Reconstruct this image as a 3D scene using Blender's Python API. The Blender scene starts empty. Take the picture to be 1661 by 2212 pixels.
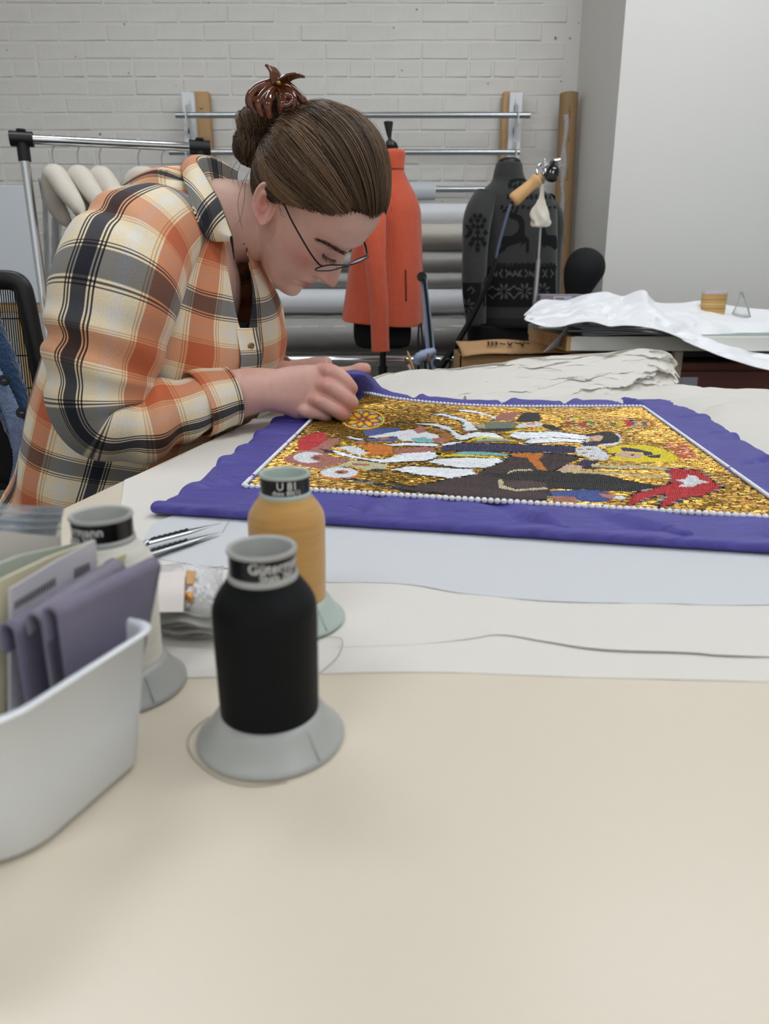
import bpy, math, random
import numpy as np
from mathutils import Vector, Matrix
from mathutils.bvhtree import BVHTree

rng = np.random.default_rng(7)
random.seed(7)
scene = bpy.context.scene
COL = scene.collection

# ------------------------------------------------------------------ camera
F_PX = 1600.0
TILT = math.radians(17.2)
TABLE_Z = 0.75
CAM_Z = TABLE_Z + 0.1987
cam_data = bpy.data.cameras.new('camera')
cam = bpy.data.objects.new('camera', cam_data)
COL.objects.link(cam)
cam.location = (0, 0, CAM_Z)
cam.rotation_euler = (math.radians(90) - TILT, 0, 0)
cam_data.sensor_fit = 'VERTICAL'
cam_data.sensor_height = 36.0
cam_data.lens = F_PX / 2212 * 36.0
cam_data.clip_start = 0.02
cam_data.dof.use_dof = True
cam_data.dof.focus_distance = 0.92
cam_data.dof.aperture_fstop = 9.0
scene.camera = cam

# ------------------------------------------------------------------ world and exposure
world = bpy.data.worlds.new('world')
scene.world = world
world.use_nodes = True
world.node_tree.nodes['Background'].inputs[0].default_value = (0.93, 0.97, 1.0, 1)
world.node_tree.nodes['Background'].inputs[1].default_value = 0.72
scene.view_settings.view_transform = 'Standard'
scene.view_settings.look = 'None'
scene.view_settings.gamma = 1.0
scene.view_settings.use_curve_mapping = False
scene.view_settings.exposure = 0.0
CEILING_LAMP = 12.8          # emission of the ceiling light diffusers
scene.cycles.use_denoising = True
scene.cycles.max_bounces = 10
scene.cycles.transparent_max_bounces = 16
scene.cycles.caustics_reflective = False
scene.cycles.caustics_refractive = False

# ------------------------------------------------------------------ photograph geometry
UPV = np.array([0, math.sin(TILT), math.cos(TILT)])
FWV = np.array([0, math.cos(TILT), -math.sin(TILT)])
CAMP = np.array([0, 0, CAM_Z])
def ray(px, py): return np.array([(px - 830.5) / F_PX, 0, 0]) + FWV - UPV * ((py - 1106) / F_PX)
def U(px, py, z=TABLE_Z):
    r = ray(px, py); return CAMP + r * ((z - CAM_Z) / r[2])
def PD(px, py, Y):
    r = ray(px, py); return CAMP + r * (Y / r[1])
def PV(px, py, p0, n):
    r = ray(px, py); return CAMP + r * (np.dot(np.asarray(p0) - CAMP, n) / np.dot(r, n))
def proj(P):
    P = np.asarray(P, float) - CAMP
    d = P @ FWV
    return 830.5 + F_PX * P[..., 0] / d, 1106 - F_PX * (P @ UPV) / d

# ------------------------------------------------------------------ mesh helpers
def nrm(v):
    v = np.asarray(v, float); return v / (np.linalg.norm(v, axis=-1, keepdims=True) + 1e-12)
def mesh_np(name, V, Fs, smooth=True, uv=None, col=None, midx=None):
    me = bpy.data.meshes.new(name)
    V = np.asarray(V, np.float32)
    if isinstance(Fs, np.ndarray): Fs = [Fs]
    Fs = [np.asarray(f, np.int32) for f in Fs if len(f)]
    loops = np.concatenate([f.ravel() for f in Fs])
    sizes = np.concatenate([np.full(len(f), f.shape[1], np.int32) for f in Fs])
    starts = np.concatenate([[0], np.cumsum(sizes)[:-1]]).astype(np.int32)
    me.vertices.add(len(V)); me.vertices.foreach_set('co', V.ravel())
    me.loops.add(len(loops)); me.loops.foreach_set('vertex_index', loops)
    me.polygons.add(len(sizes)); me.polygons.foreach_set('loop_start', starts)
    me.update(calc_edges=True)
    me.polygons.foreach_set('use_smooth', np.full(len(sizes), smooth))
    if midx is not None: me.polygons.foreach_set('material_index', np.asarray(midx, np.int32))
    if uv is not None:
        l = me.uv_layers.new(name='UVMap')
        l.data.foreach_set('uv', np.asarray(uv, np.float32)[loops].ravel())
    if col is not None:
        a = me.color_attributes.new('Col', 'FLOAT_COLOR', 'POINT')
        c = np.ones((len(V), 4), np.float32); c[:, :col.shape[1]] = col
        a.data.foreach_set('color', c.ravel())
    me.validate(); me.update()
    return me
def link(name, me, mat=None, parent=None, loc=None):
    o = bpy.data.objects.new(name, me); COL.objects.link(o)
    if mat is not None:
        for m in (mat if isinstance(mat, (list, tuple)) else [mat]): me.materials.append(m)
    if parent is not None:
        o.parent = parent
        if loc is None and parent.get('_world'):
            o.matrix_parent_inverse = Matrix.Translation(parent.location).inverted()
    if loc is not None: o.location = loc
    return o
def mk(name, VF, mat, parent=None, smooth=True, uv=None, col=None, loc=None, sharp=None):
    V, Fs = VF[0], VF[1]
    if uv is None and len(VF) > 2: uv = VF[2]
    me = mesh_np(name, V, Fs, smooth, uv, col)
    if sharp is not None:
        me.set_sharp_from_angle(angle=math.radians(sharp))
    return link(name, me, mat, parent, loc)
def tag(o, label, cat, group=None, kind=None):
    o['label'] = label; o['category'] = cat
    if group: o['group'] = group
    if kind: o['kind'] = kind
    return o
def root(name, loc, label, cat, group=None, world=True):
    o = bpy.data.objects.new(name, None); COL.objects.link(o)
    o.location = loc; o.empty_display_size = 0.05
    if world: o['_world'] = 1
    return tag(o, label, cat, group)
def structure(o):
    o['kind'] = 'structure'; return o
def copy_tree(o, loc, rotz=None):
    c = o.copy(); COL.objects.link(c); c.location = loc
    if rotz is not None: c.rotation_euler[2] = rotz
    for ch in o.children:
        d = ch.copy(); COL.objects.link(d); d.parent = c
        for g in ch.children:
            e = g.copy(); COL.objects.link(e); e.parent = d
    return c
def cat(parts):
    Vs, Fq, Ft, off = [], [], [], 0
    for P in parts:
        V, Fs = P[0], P[1]
        if isinstance(Fs, np.ndarray): Fs = [Fs]
        for f in Fs:
            if len(f) == 0: continue
            (Fq if f.shape[1] == 4 else Ft).append(np.asarray(f) + off)
        Vs.append(V); off += len(V)
    out = []
    if Fq: out.append(np.concatenate(Fq))
    if Ft: out.append(np.concatenate(Ft))
    return np.concatenate(Vs), out
def gfaces(nr, nc, closed=False, flip=False):
    r = np.arange(nr - 1)[:, None]; c = np.arange(nc if closed else nc - 1)[None, :]
    c2 = (c + 1) % nc
    f = np.stack([r * nc + c, r * nc + c2, (r + 1) * nc + c2, (r + 1) * nc + c], -1).reshape(-1, 4)
    return f[:, ::-1].copy() if flip else f
def cr(P, n):
    """Catmull-Rom through the control rows, n samples."""
    P = np.asarray(P, float)
    if P.ndim == 1: return cr(P[:, None], n)[:, 0]
    m = len(P); E = np.vstack([2 * P[0] - P[1], P, 2 * P[-1] - P[-2]])
    t = np.linspace(0, m - 1, n); i = np.clip(t.astype(int), 0, m - 2); u = (t - i)[:, None]
    p0, p1, p2, p3 = E[i], E[i + 1], E[i + 2], E[i + 3]
    return .5 * (2 * p1 + (p2 - p0) * u + (2 * p0 - 5 * p1 + 4 * p2 - p3) * u ** 2 + (3 * p1 - p0 - 3 * p2 + p3) * u ** 3)
def frames(P, ref=None):
    P = np.asarray(P, float)
    T = nrm(np.gradient(P, axis=0))
    a = np.asarray(ref if ref is not None else ([0, 0, 1] if abs(T[0, 2]) < .9 else [1, 0, 0]), float)
    N = np.zeros_like(P)
    n = a - T[0] * (a @ T[0]); N[0] = n / np.linalg.norm(n)
    for k in range(1, len(P)):
        n = N[k - 1] - T[k] * (N[k - 1] @ T[k]); N[k] = n / (np.linalg.norm(n) + 1e-12)
    return T, N, np.cross(T, N)
def tube(P, R, n=12, flat=1.0, ref=None, caps=True, roundcap=False, R2=None):
    """Tube along the rows of P; returns V, faces, uv in metres."""
    P = np.asarray(P, float); m = len(P)
    R = np.broadcast_to(np.asarray(R, float), (m,)).copy()
    Rb = R * flat if R2 is None else np.broadcast_to(np.asarray(R2, float), (m,)).copy()
    T, N, B = frames(P, ref)
    if roundcap:
        k = np.array([.98, .85, .6, .3]); c = np.sqrt(1 - k ** 2)
        P = np.vstack([P[0] - T[0] * (R[0] * k)[:, None], P, P[-1] + T[-1] * (R[-1] * k[::-1])[:, None]])
        N = np.vstack([np.repeat(N[:1], 4, 0), N, np.repeat(N[-1:], 4, 0)]); B = np.vstack([np.repeat(B[:1], 4, 0), B, np.repeat(B[-1:], 4, 0)])
        R = np.concatenate([R[0] * c, R, R[-1] * c[::-1]]); Rb = np.concatenate([Rb[0] * c, Rb, Rb[-1] * c[::-1]]); m += 8
    a = np.linspace(0, 2 * math.pi, n, endpoint=False)
    V = P[:, None] + N[:, None] * (np.cos(a)[None, :, None] * R[:, None, None]) + B[:, None] * (np.sin(a)[None, :, None] * Rb[:, None, None])
    V = V.reshape(-1, 3); Fs = [gfaces(m, n, True)]
    if caps:
        V = np.vstack([V, P[0], P[-1]]); i = np.arange(n); j = (i + 1) % n
        Fs.append(np.concatenate([np.stack([j, i, np.full(n, m * n)], 1), np.stack([(m - 1) * n + i, (m - 1) * n + j, np.full(n, m * n + 1)], 1)]))
    return V, Fs
def lathe(prof, n=48, cx=0, cy=0):
    prof = np.asarray(prof, float); a = np.linspace(0, 2 * math.pi, n, endpoint=False)
    V = np.stack([cx + prof[:, :1] * np.cos(a), cy + prof[:, :1] * np.sin(a), np.repeat(prof[:, 1:], n, 1)], -1).reshape(-1, 3)
    return V, [gfaces(len(prof), n, True)]
def box(lo, hi, b=0.0):
    """Box, with bevelled edges when b > 0 (each edge cut once)."""
    lo = np.minimum(lo, hi).astype(float); hi = np.maximum(lo, np.asarray(hi, float))
    if b <= 0:
        V = np.array([[x, y, z] for z in (lo[2], hi[2]) for y in (lo[1], hi[1]) for x in (lo[0], hi[0])])
        return V, [np.array([[0, 2, 3, 1], [4, 5, 7, 6], [0, 1, 5, 4], [2, 6, 7, 3], [0, 4, 6, 2], [1, 3, 7, 5]])]
    V, idx = [], {}
    for sx in (0, 1):
        for sy in (0, 1):
            for sz in (0, 1):
                s = (sx, sy, sz)
                for ax in range(3):
                    p = [(hi[k] if s[k] else lo[k]) - (0 if k == ax else (b if s[k] else -b)) for k in range(3)]
                    idx[(s, ax)] = len(V); V.append(p)
    q, t = [], []
    for ax in range(3):
        u, v = [(1, 2), (0, 2), (0, 1)][ax]
        for s in (0, 1):
            ring = []
            for a, c in ((0, 0), (1, 0), (1, 1), (0, 1)):
                k = [0, 0, 0]; k[ax] = s; k[u] = a; k[v] = c; ring.append(idx[(tuple(k), ax)])
            q.append(ring)
        for a in (0, 1):
            for c in (0, 1):
                k0 = [0, 0, 0]; k0[u] = a; k0[v] = c; k1 = list(k0); k1[ax] = 1
                q.append([idx[(tuple(k0), u)], idx[(tuple(k1), u)], idx[(tuple(k1), v)], idx[(tuple(k0), v)]])
    for sx in (0, 1):
        for sy in (0, 1):
            for sz in (0, 1):
                t.append([idx[((sx, sy, sz), k)] for k in range(3)])
    V = np.array(V); c = V.mean(0)
    def fix(f):
        out = []
        for r in f:
            p = V[r]; n = np.cross(p[1] - p[0], p[2] - p[0])
            out.append(r if n @ (p.mean(0) - c) > 0 else r[::-1])
        return np.array(out)
    return V, [fix(q), fix(t)]
def rotz(V, a, c=(0, 0, 0)):
    V = np.asarray(V) - c; s, k = math.sin(a), math.cos(a)
    return np.stack([V[:, 0] * k - V[:, 1] * s, V[:, 0] * s + V[:, 1] * k, V[:, 2]], 1) + c
def obox(p0, p1, w, d, ref=(0, 0, 1), b=0.0):
    """Bar from p0 to p1, w along ref, d across."""
    p0, p1 = np.asarray(p0, float), np.asarray(p1, float); L = np.linalg.norm(p1 - p0)
    V, Fs = box((0, -d / 2, -w / 2), (L, d / 2, w / 2), b)
    x = (p1 - p0) / L; y = nrm(np.cross(ref, x)); z = np.cross(x, y)
    return p0 + V[:, :1] * x + V[:, 1:2] * y + V[:, 2:] * z, Fs
def plate(P, thick, n=None):
    """Closed flat polygon (rows of P, in a plane) given a thickness."""
    P = np.asarray(P, float); m = len(P)
    if n is None: n = nrm(np.cross(P[1] - P[0], P[2] - P[0]))
    n = np.asarray(n) * thick / 2
    V = np.vstack([P + n, P - n, P.mean(0) + n, P.mean(0) - n]); i = np.arange(m); j = (i + 1) % m
    return V, [np.stack([i, i + m, j + m, j], 1), np.concatenate([np.stack([i, j, np.full(m, 2 * m)], 1), np.stack([j + m, i + m, np.full(m, 2 * m + 1)], 1)])]
def shell(G, t, closed=False):
    """Sheet of grid points G (nr, nc, 3) with thickness t."""
    nr, nc = G.shape[:2]
    du = np.gradient(G, axis=1); dv = np.gradient(G, axis=0)
    N = nrm(np.cross(du, dv)) * t / 2
    A = (G + N).reshape(-1, 3); B = (G - N).reshape(-1, 3); f = gfaces(nr, nc, closed); o = nr * nc
    e = []
    def rim(ids, flip):
        a, b = ids[:-1], ids[1:]
        q = np.stack([a, b, b + o, a + o], 1); e.append(q[:, ::-1] if flip else q)
    k = np.arange(nc)
    rr = np.concatenate([k, k[:1]]) if closed else k
    rim(rr, True); rim(rr + (nr - 1) * nc, False)
    if not closed:
        k = np.arange(nr) * nc; rim(k, False); rim(k + nc - 1, True)
    return np.vstack([A, B]), [np.concatenate([f, f[:, ::-1] + o] + e)]
def vnoise(P, scale, seed=0, octaves=3):
    """Cheap smooth noise: sums of sines in fixed random directions."""
    r = np.random.default_rng(seed); P = np.asarray(P, float); out = np.zeros(P.shape[:-1]); amp = 1.0
    for o in range(octaves):
        for k in range(5):
            d = r.normal(size=P.shape[-1]); d /= np.linalg.norm(d)
            out += amp * np.sin((P @ d) * scale * (2 ** o) * r.uniform(.7, 1.4) + r.uniform(0, 6.28)) / 5
        amp *= .5
    return out
def crumple(P2, scale, seed=0, n=4):
    """Folded-paper relief: triangle waves in random directions."""
    r = np.random.default_rng(seed); out = np.zeros(P2.shape[:-1])
    for o in range(n):
        for k in range(4):
            d = r.normal(size=2); d /= np.linalg.norm(d); sc = scale * 1.8 ** o
            w = (P2 @ d) * sc * r.uniform(.6, 1.5) + r.uniform(0, 6) + .8 * np.sin((P2 @ np.array([-d[1], d[0]])) * sc * .7 + r.uniform(0, 6))
            out += np.abs((w / math.pi) % 2 - 1) / 1.8 ** o / 4
    return out
def worley(P2, density, seed=0, stretch=(1, 1)):
    """Faceted relief: distance to the nearest of random points, creased where cells meet."""
    r = np.random.default_rng(seed); P = P2.reshape(-1, 2) * np.asarray(stretch); lo, hi = P.min(0), P.max(0); n = max(6, int(density * np.prod(hi - lo)))
    C = lo + r.random((n, 2)) * (hi - lo); w = r.uniform(.6, 1.4, n); d = np.full(len(P), 9e9)
    for k in range(n): d = np.minimum(d, np.hypot(P[:, 0] - C[k, 0], P[:, 1] - C[k, 1]) * w[k])
    return d.reshape(P2.shape[:-1]) * math.sqrt(density)
def in_poly(X, Y, poly):
    poly = np.asarray(poly, float); inside = np.zeros(X.shape, bool); j = len(poly) - 1
    for i in range(len(poly)):
        xi, yi = poly[i]; xj, yj = poly[j]
        c = ((yi > Y) != (yj > Y)) & (X < (xj - xi) * (Y - yi) / (yj - yi + 1e-12) + xi)
        inside ^= c; j = i
    return inside

# ------------------------------------------------------------------ materials
def s2l(c):
    c = np.asarray(c, float) / 255; return np.where(c <= .04045, c / 12.92, ((c + .055) / 1.055) ** 2.4)
def rgba(c): return tuple(s2l(c)) + (1,)
MATS = {}
def mat(name, color, rough=.5, metal=0., spec=.5, noise=None, bump=None, trans=0., alpha=1., attr=None, sheen=0., coat=0., sss=0., ior=1.45):
    """Principled; noise=(scale, strength, stretch) varies the colour, bump=(scale, strength, distance)."""
    m = bpy.data.materials.new(name); m.use_nodes = True; MATS[name] = m
    nt = m.node_tree; b = nt.nodes['Principled BSDF']; N = nt.nodes.new; L = nt.links.new
    b.inputs['Base Color'].default_value = rgba(color); b.inputs['Roughness'].default_value = rough
    b.inputs['Metallic'].default_value = metal; b.inputs['Specular IOR Level'].default_value = spec
    b.inputs['Transmission Weight'].default_value = trans; b.inputs['Alpha'].default_value = alpha
    b.inputs['Sheen Weight'].default_value = sheen; b.inputs['Coat Weight'].default_value = coat
    b.inputs['IOR'].default_value = ior
    if sss: b.inputs['Subsurface Weight'].default_value = sss; b.inputs['Subsurface Radius'].default_value = (.012, .004, .002); b.inputs['Subsurface Scale'].default_value = .6
    src = None
    if attr:
        a = N('ShaderNodeVertexColor'); a.layer_name = attr; src = a.outputs[0]; L(src, b.inputs['Base Color'])
    tc = None
    def coords(stretch=(1, 1, 1)):
        nonlocal tc
        if tc is None: tc = N('ShaderNodeTexCoord')
        mp = N('ShaderNodeMapping'); mp.inputs['Scale'].default_value = stretch; L(tc.outputs['Object'], mp.inputs[0]); return mp.outputs[0]
    if noise:
        sc, st = noise[0], noise[1]; stretch = noise[2] if len(noise) > 2 else (1, 1, 1)
        n = N('ShaderNodeTexNoise'); n.inputs['Scale'].default_value = sc; n.inputs['Detail'].default_value = 5; L(coords(stretch), n.inputs['Vector'])
        r = N('ShaderNodeMapRange'); r.inputs[1].default_value = .25; r.inputs[2].default_value = .75; r.inputs[3].default_value = 1 - st; r.inputs[4].default_value = 1 + st
        L(n.outputs[0], r.inputs[0])
        mx = N('ShaderNodeVectorMath'); mx.operation = 'SCALE'
        if src is not None: L(src, mx.inputs[0])
        else: mx.inputs[0].default_value = tuple(s2l(color))
        L(r.outputs[0], mx.inputs['Scale']); L(mx.outputs[0], b.inputs['Base Color'])
    if bump:
        sc, st = bump[0], bump[1]; stretch = bump[3] if len(bump) > 3 else (1, 1, 1)
        n = N('ShaderNodeTexNoise'); n.inputs['Scale'].default_value = sc; n.inputs['Detail'].default_value = 4; L(coords(stretch), n.inputs['Vector'])
        bp = N('ShaderNodeBump'); bp.inputs['Strength'].default_value = st; bp.inputs['Distance'].default_value = bump[2]
        L(n.outputs[0], bp.inputs['Height']); L(bp.outputs[0], b.inputs['Normal'])
    return m
def emit(name, color, strength):
    m = bpy.data.materials.new(name); m.use_nodes = True; nt = m.node_tree
    b = nt.nodes['Principled BSDF']; b.inputs['Emission Color'].default_value = rgba(color); b.inputs['Emission Strength'].default_value = strength
    return m
def film(name, tint=(235, 238, 240), haze=.25, rough=.15):
    """Thin clear plastic: mostly see-through, glossy, a little milky."""
    m = bpy.data.materials.new(name); m.use_nodes = True; nt = m.node_tree; N = nt.nodes.new; L = nt.links.new
    out = nt.nodes['Material Output']; b = nt.nodes['Principled BSDF']
    b.inputs['Base Color'].default_value = rgba(tint); b.inputs['Roughness'].default_value = rough; b.inputs['Specular IOR Level'].default_value = .8
    t = N('ShaderNodeBsdfTransparent'); t.inputs[0].default_value = (.98, .98, .98, 1)
    mx = N('ShaderNodeMixShader'); fr = N('ShaderNodeFresnel'); fr.inputs[0].default_value = 1.4
    ad = N('ShaderNodeMath'); ad.operation = 'ADD'; ad.use_clamp = True; ad.inputs[1].default_value = haze; L(fr.outputs[0], ad.inputs[0])
    L(ad.outputs[0], mx.inputs[0]); L(t.outputs[0], mx.inputs[1]); L(b.outputs[0], mx.inputs[2]); L(mx.outputs[0], out.inputs[0])
    return m
def tissue(name, color, transl=.35, haze=.93, rough=.6):
    """Tissue paper: diffuse plus light passing through."""
    m = bpy.data.materials.new(name); m.use_nodes = True; nt = m.node_tree; N = nt.nodes.new; L = nt.links.new
    out = nt.nodes['Material Output']; b = nt.nodes['Principled BSDF']; b.inputs['Base Color'].default_value = rgba(color); b.inputs['Roughness'].default_value = rough
    b.inputs['Specular IOR Level'].default_value = .3
    n = N('ShaderNodeTexNoise'); n.inputs['Scale'].default_value = 260; n.inputs['Detail'].default_value = 4
    tc = N('ShaderNodeTexCoord'); L(tc.outputs['Object'], n.inputs['Vector'])
    bp = N('ShaderNodeBump'); bp.inputs['Strength'].default_value = .15; bp.inputs['Distance'].default_value = .001; L(n.outputs[0], bp.inputs['Height']); L(bp.outputs[0], b.inputs['Normal'])
    tl = N('ShaderNodeBsdfTranslucent'); tl.inputs[0].default_value = rgba(color)
    mx = N('ShaderNodeMixShader'); mx.inputs[0].default_value = transl; L(b.outputs[0], mx.inputs[1]); L(tl.outputs[0], mx.inputs[2])
    t = N('ShaderNodeBsdfTransparent'); m2 = N('ShaderNodeMixShader'); m2.inputs[0].default_value = haze
    L(t.outputs[0], m2.inputs[1]); L(mx.outputs[0], m2.inputs[2]); L(m2.outputs[0], out.inputs[0])
    return m
M_paint = mat('white_wall_paint', (222, 219, 213), .55, noise=(3, .03), bump=(60, .25, .003))
M_brick = mat('painted_brick', (220, 217, 210), .5, noise=(9, .05), bump=(45, .5, .004))
M_plaster = mat('smooth_plaster', (226, 224, 218), .7, bump=(120, .1, .001))
M_floor = mat('grey_floor', (120, 115, 108), .5, noise=(6, .1))
M_wood = mat('pale_wood', (196, 158, 110), .55, noise=(14, .18, (1, 1, .12)))
M_whitemetal = mat('white_metal', (232, 234, 236), .35)
M_steel = mat('galvanised_steel', (178, 182, 184), .32, 1.0, noise=(30, .08, (.1, 1, 1)))
M_chrome = mat('chrome', (215, 217, 220), .08, 1.0)
M_blackplastic = mat('black_plastic', (18, 18, 19), .4)
M_black_cloth = mat('black_jersey', (9, 9, 11), .85, noise=(200, .2))
M_card = mat('brown_cardboard', (176, 138, 96), .8, noise=(25, .06))
M_film = film('clear_plastic_film')
M_whiteplastic = mat('white_plastic', (226, 227, 228), .4)

# ================================================================== room
WALL_Y = 3.56
def plane_box(name, lo, hi, m, b=0.0):
    return structure(mk(name, box(lo, hi, b), m, smooth=False))
plane_box('floor', (-3.4, -3.0, -0.1), (3.4, 3.9, 0.0), M_floor)
plane_box('ceiling', (-3.4, -3.0, 3.0), (3.4, 3.9, 3.1), M_plaster)
wall_back = plane_box('wall_back', (-3.4, WALL_Y, 0.0), (0.95, WALL_Y + .3, 3.0), M_paint)
plane_box('wall_left', (-3.4, -3.0, 0.0), (-3.3, WALL_Y, 3.0), M_plaster)
plane_box('wall_right', (3.3, -3.0, 0.0), (3.4, 3.0, 3.0), M_plaster)
COLX = PD(1252, 100, WALL_Y)[0]
plane_box('wall_column', (COLX, 2.92, 0.0), (3.4, WALL_Y + .3, 3.0), M_plaster)

# bricks: every brick in view an object, the rest of the wall one joined part
def brick_mesh(w, h, seed):
    V, Fs = box((-w / 2, -.0034, -h / 2), (w / 2, .02, h / 2), .0035)
    r = np.random.default_rng(seed); V = V + r.normal(size=V.shape) * [.0012, .0011, .0010]
    return V, Fs
CH = .0677
stretch = [brick_mesh(.196, .0605, 10 + k) for k in range(5)]
heads = [brick_mesh(.093, .0605, 30 + k) for k in range(3)]
stretch_me = [mesh_np('brick', *b, smooth=False) for b in stretch]
head_me = [mesh_np('brick', *b, smooth=False) for b in heads]
for me in stretch_me + head_me: me.materials.append(M_brick)
rest, nbrick = [], 0
wall_back['_world'] = 1
for row in range(0, 44):
    z = .02 + CH * (row + .5)
    header = row % 6 == 2
    pitch = .1016 if header else .2032
    x = -3.3 + (row % 2) * .1016 + (.05 if header else 0)
    while x < COLX - pitch * .55:
        px, py = proj((x, WALL_Y, z)); v = random.randrange(3 if header else 5)
        if -60 < px < 1290 and -30 < py < 640 and nbrick < 300 and not (py > 460 and 380 < px < 1010):
            o = bpy.data.objects.new('brick', (head_me if header else stretch_me)[v]); COL.objects.link(o)
            o.location = (x, WALL_Y + random.uniform(-.001, .0012), z + random.uniform(-.001, .001)); o.rotation_euler[1] = random.uniform(-.006, .006)
            o.parent = wall_back; nbrick += 1
        else:
            V, Fs = (heads if header else stretch)[v]; rest.append((V + [x, WALL_Y, z], Fs))
        x += pitch
o = mk('brick_field', cat(rest), M_brick, wall_back, smooth=False); o['kind'] = 'stuff'
# chipped spots where the paint is missing
M_chip = mat('bare_chip', (118, 104, 92), .9)
chips = []
for (px, py, s) in [(216, 290, 5), (268, 52, 4), (278, 158, 3), (163, 122, 3), (15, 108, 3), (900, 20, 4), (1200, 82, 5), (1231, 82, 4), (850, 60, 3), (1250, 50, 3), (868, 152, 3), (1054, 180, 3), (450, 6, 3), (1147, 276, 2), (1212, 176, 3), (380, 185, 2), (62, 235, 2)]:
    c = PD(px, py, WALL_Y - .0052); a = np.linspace(0, 6.28, 7, endpoint=False); r = s * .0011 * rng.uniform(.4, 1.2, 7)
    chips.append(plate(np.stack([c[0] + r * np.cos(a), np.full(7, c[1]), c[2] + r * np.sin(a)], 1), .001, (0, -1, 0)))
o = mk('paint_chips', cat(chips), M_chip, wall_back, smooth=False); o['kind'] = 'stuff'

# ceiling lights, each a steel tray and a glowing diffuser
M_diff = emit('lamp_diffuser', (243, 248, 255), CEILING_LAMP)
for (x, y, w) in [(.75, .7, 'above the work table'), (1.6, -1.1, 'behind the table'), (-.9, -.9, 'above the foreground'), (1.1, 2.0, 'near the white column'), (-1.0, 1.7, 'above the garment rack, added to brighten the back wall')]:  # the panel over the garment rack is added to brighten the back wall
    r = root('ceiling_light', (x, y, 2.9), 'long ceiling light panel ' + w, 'light', 'ceiling lights')
    mk('tray', box((x - .65, y - .2, 2.93), (x + .65, y + .2, 3.0), .005), M_whitemetal, r, False)
    mk('diffuser', box((x - .6, y - .16, 2.905), (x + .6, y + .16, 2.928), .004), M_diff, r, False)

# ================================================================== wall rack
RY = 3.40
def zat(py, Y): return PD(830, py, Y)[2]
def xat(px, py, Y): return PD(px, py, Y)[0]
rr = root('wall_rack', (xat(760, 500, 3.5), 3.5, zat(800, 3.5)), 'wall rack of two wooden uprights with white brackets and grey rods', 'rack')
for (px0, px1) in ((413, 455), (1084, 1124)):
    x0, x1 = xat(px0, 240, 3.52), xat(px1, 240, 3.52)
    mk('upright', box((x0, 3.50, .35), (x1, 3.545, zat(197, 3.5)), .004), M_wood, rr, False)
    xa = x0 + (-.028 if px0 < 800 else .025)
    mk('bracket_channel', box((xa, 3.475, .4), (xa + .055, 3.505, zat(199, 3.48)), .003), M_whitemetal, rr, False)
    for k in range(14):
        zz = zat(215, 3.48) - .045 - k * .085
        mk('slot', box((xa + .02, 3.4735, zz), (xa + .026, 3.476, zz + .022)), M_blackplastic, rr, False)
RODS = [(249, 380, 1145), (329, 366, 1122), (409, 372, 1130)]
for (py, pa, pb) in RODS:
    z = zat(py, RY); xa, xb = xat(pa, py, RY), xat(pb, py, RY)
    mk('rod', tube([[xa, RY, z], [xb, RY, z]], .0115, 20), M_steel, rr, sharp=40)
    for px in ((404, 1118) if py < 300 else (404, 1114)):
        x = xat(px, py, RY)
        P = [[x, 3.49, z + .09], [x, 3.44, z + .05], [x, RY - .03, z + .03], [x, RY - .03, z - .035], [x, RY + .02, z - .04], [x, 3.49, z - .11]]
        mk('bracket_arm', plate(P, .003, (1, 0, 0)), M_whitemetal, rr, False)
for k, (px, py) in enumerate(((435, 232), (1103, 258), (1103, 330))):
    c = PD(px, py, 3.498); mk('screw', tube([c, c + [0, -.004, 0]], .005, 10), M_steel, rr)

# rolls carried by the rack
def roll(py, rad, Y, pa, pb, m, label, wrap=False, name='material_roll', seed=1, core=True):
    z = zat(py, Y); xa, xb = xat(pa, py, Y), xat(pb, py, Y)
    r = root(name, ((xa + xb) / 2, Y, z), label, 'roll', 'rolls on the wall rack')
    n = 60; P = np.stack([np.linspace(xa, xb, n), np.full(n, Y), np.full(n, z)], 1)
    V, Fs = tube(P, rad, 40); ang = np.arctan2(V[:, 2] - z, V[:, 1] - Y)
    d = .02 * vnoise(np.stack([V[:, 0] * 2, np.cos(ang), np.sin(ang)], 1), 3, seed)
    C = np.array([0, Y, z]); V[:, 1:] = C[1:] + (V[:, 1:] - C[1:]) * (1 + d)[:, None]
    mk('roll_body', (V, Fs), m, r, sharp=50)
    if core: mk('core', tube([[xa - .03, Y, z], [xb + .03, Y, z]], rad * .35, 16), M_card, r, sharp=50)
    if wrap:
        V, Fs = tube(P, rad * 1.1, 64, caps=False); ang = np.arctan2(V[:, 2] - z, V[:, 1] - Y)
        d = .10 * crumple(np.stack([V[:, 0], ang * rad], 1), 45, seed + 9, 3)
        V[:, 1:] = C[1:] + (V[:, 1:] - C[1:]) * (1 + d - .05)[:, None]
        mk('plastic_wrap', (V, Fs), M_wrap, r)
    return r
M_wrap = film('roll_wrap_film', (236, 236, 232), .18, .07)
M_cream = mat('cream_cloth_roll', (205, 198, 184), .7, noise=(20, .05))
M_greyroll = mat('grey_cloth_roll', (168, 165, 158), .7, noise=(20, .05))
M_whiteroll = mat('white_tube', (224, 226, 228), .4)
M_bubble = mat('bubble_film', (214, 218, 222), .25, bump=(160, .6, .004), alpha=.85)
roll(413, .036, RY, 640, 940, M_bubble, 'short bubble-wrap roll on the third rod, above the cloth rolls', core=False, name='bubble_wrap_roll', seed=2)
roll(463, .043, 3.36, 385, 1120, M_whiteroll, 'pale roll of material, topmost of the thick rolls on the rack', seed=3)
roll(512, .053, 3.33, 380, 1126, M_cream, 'thick roll in shiny plastic, second of the thick rolls from the top', True, seed=4)
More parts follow.
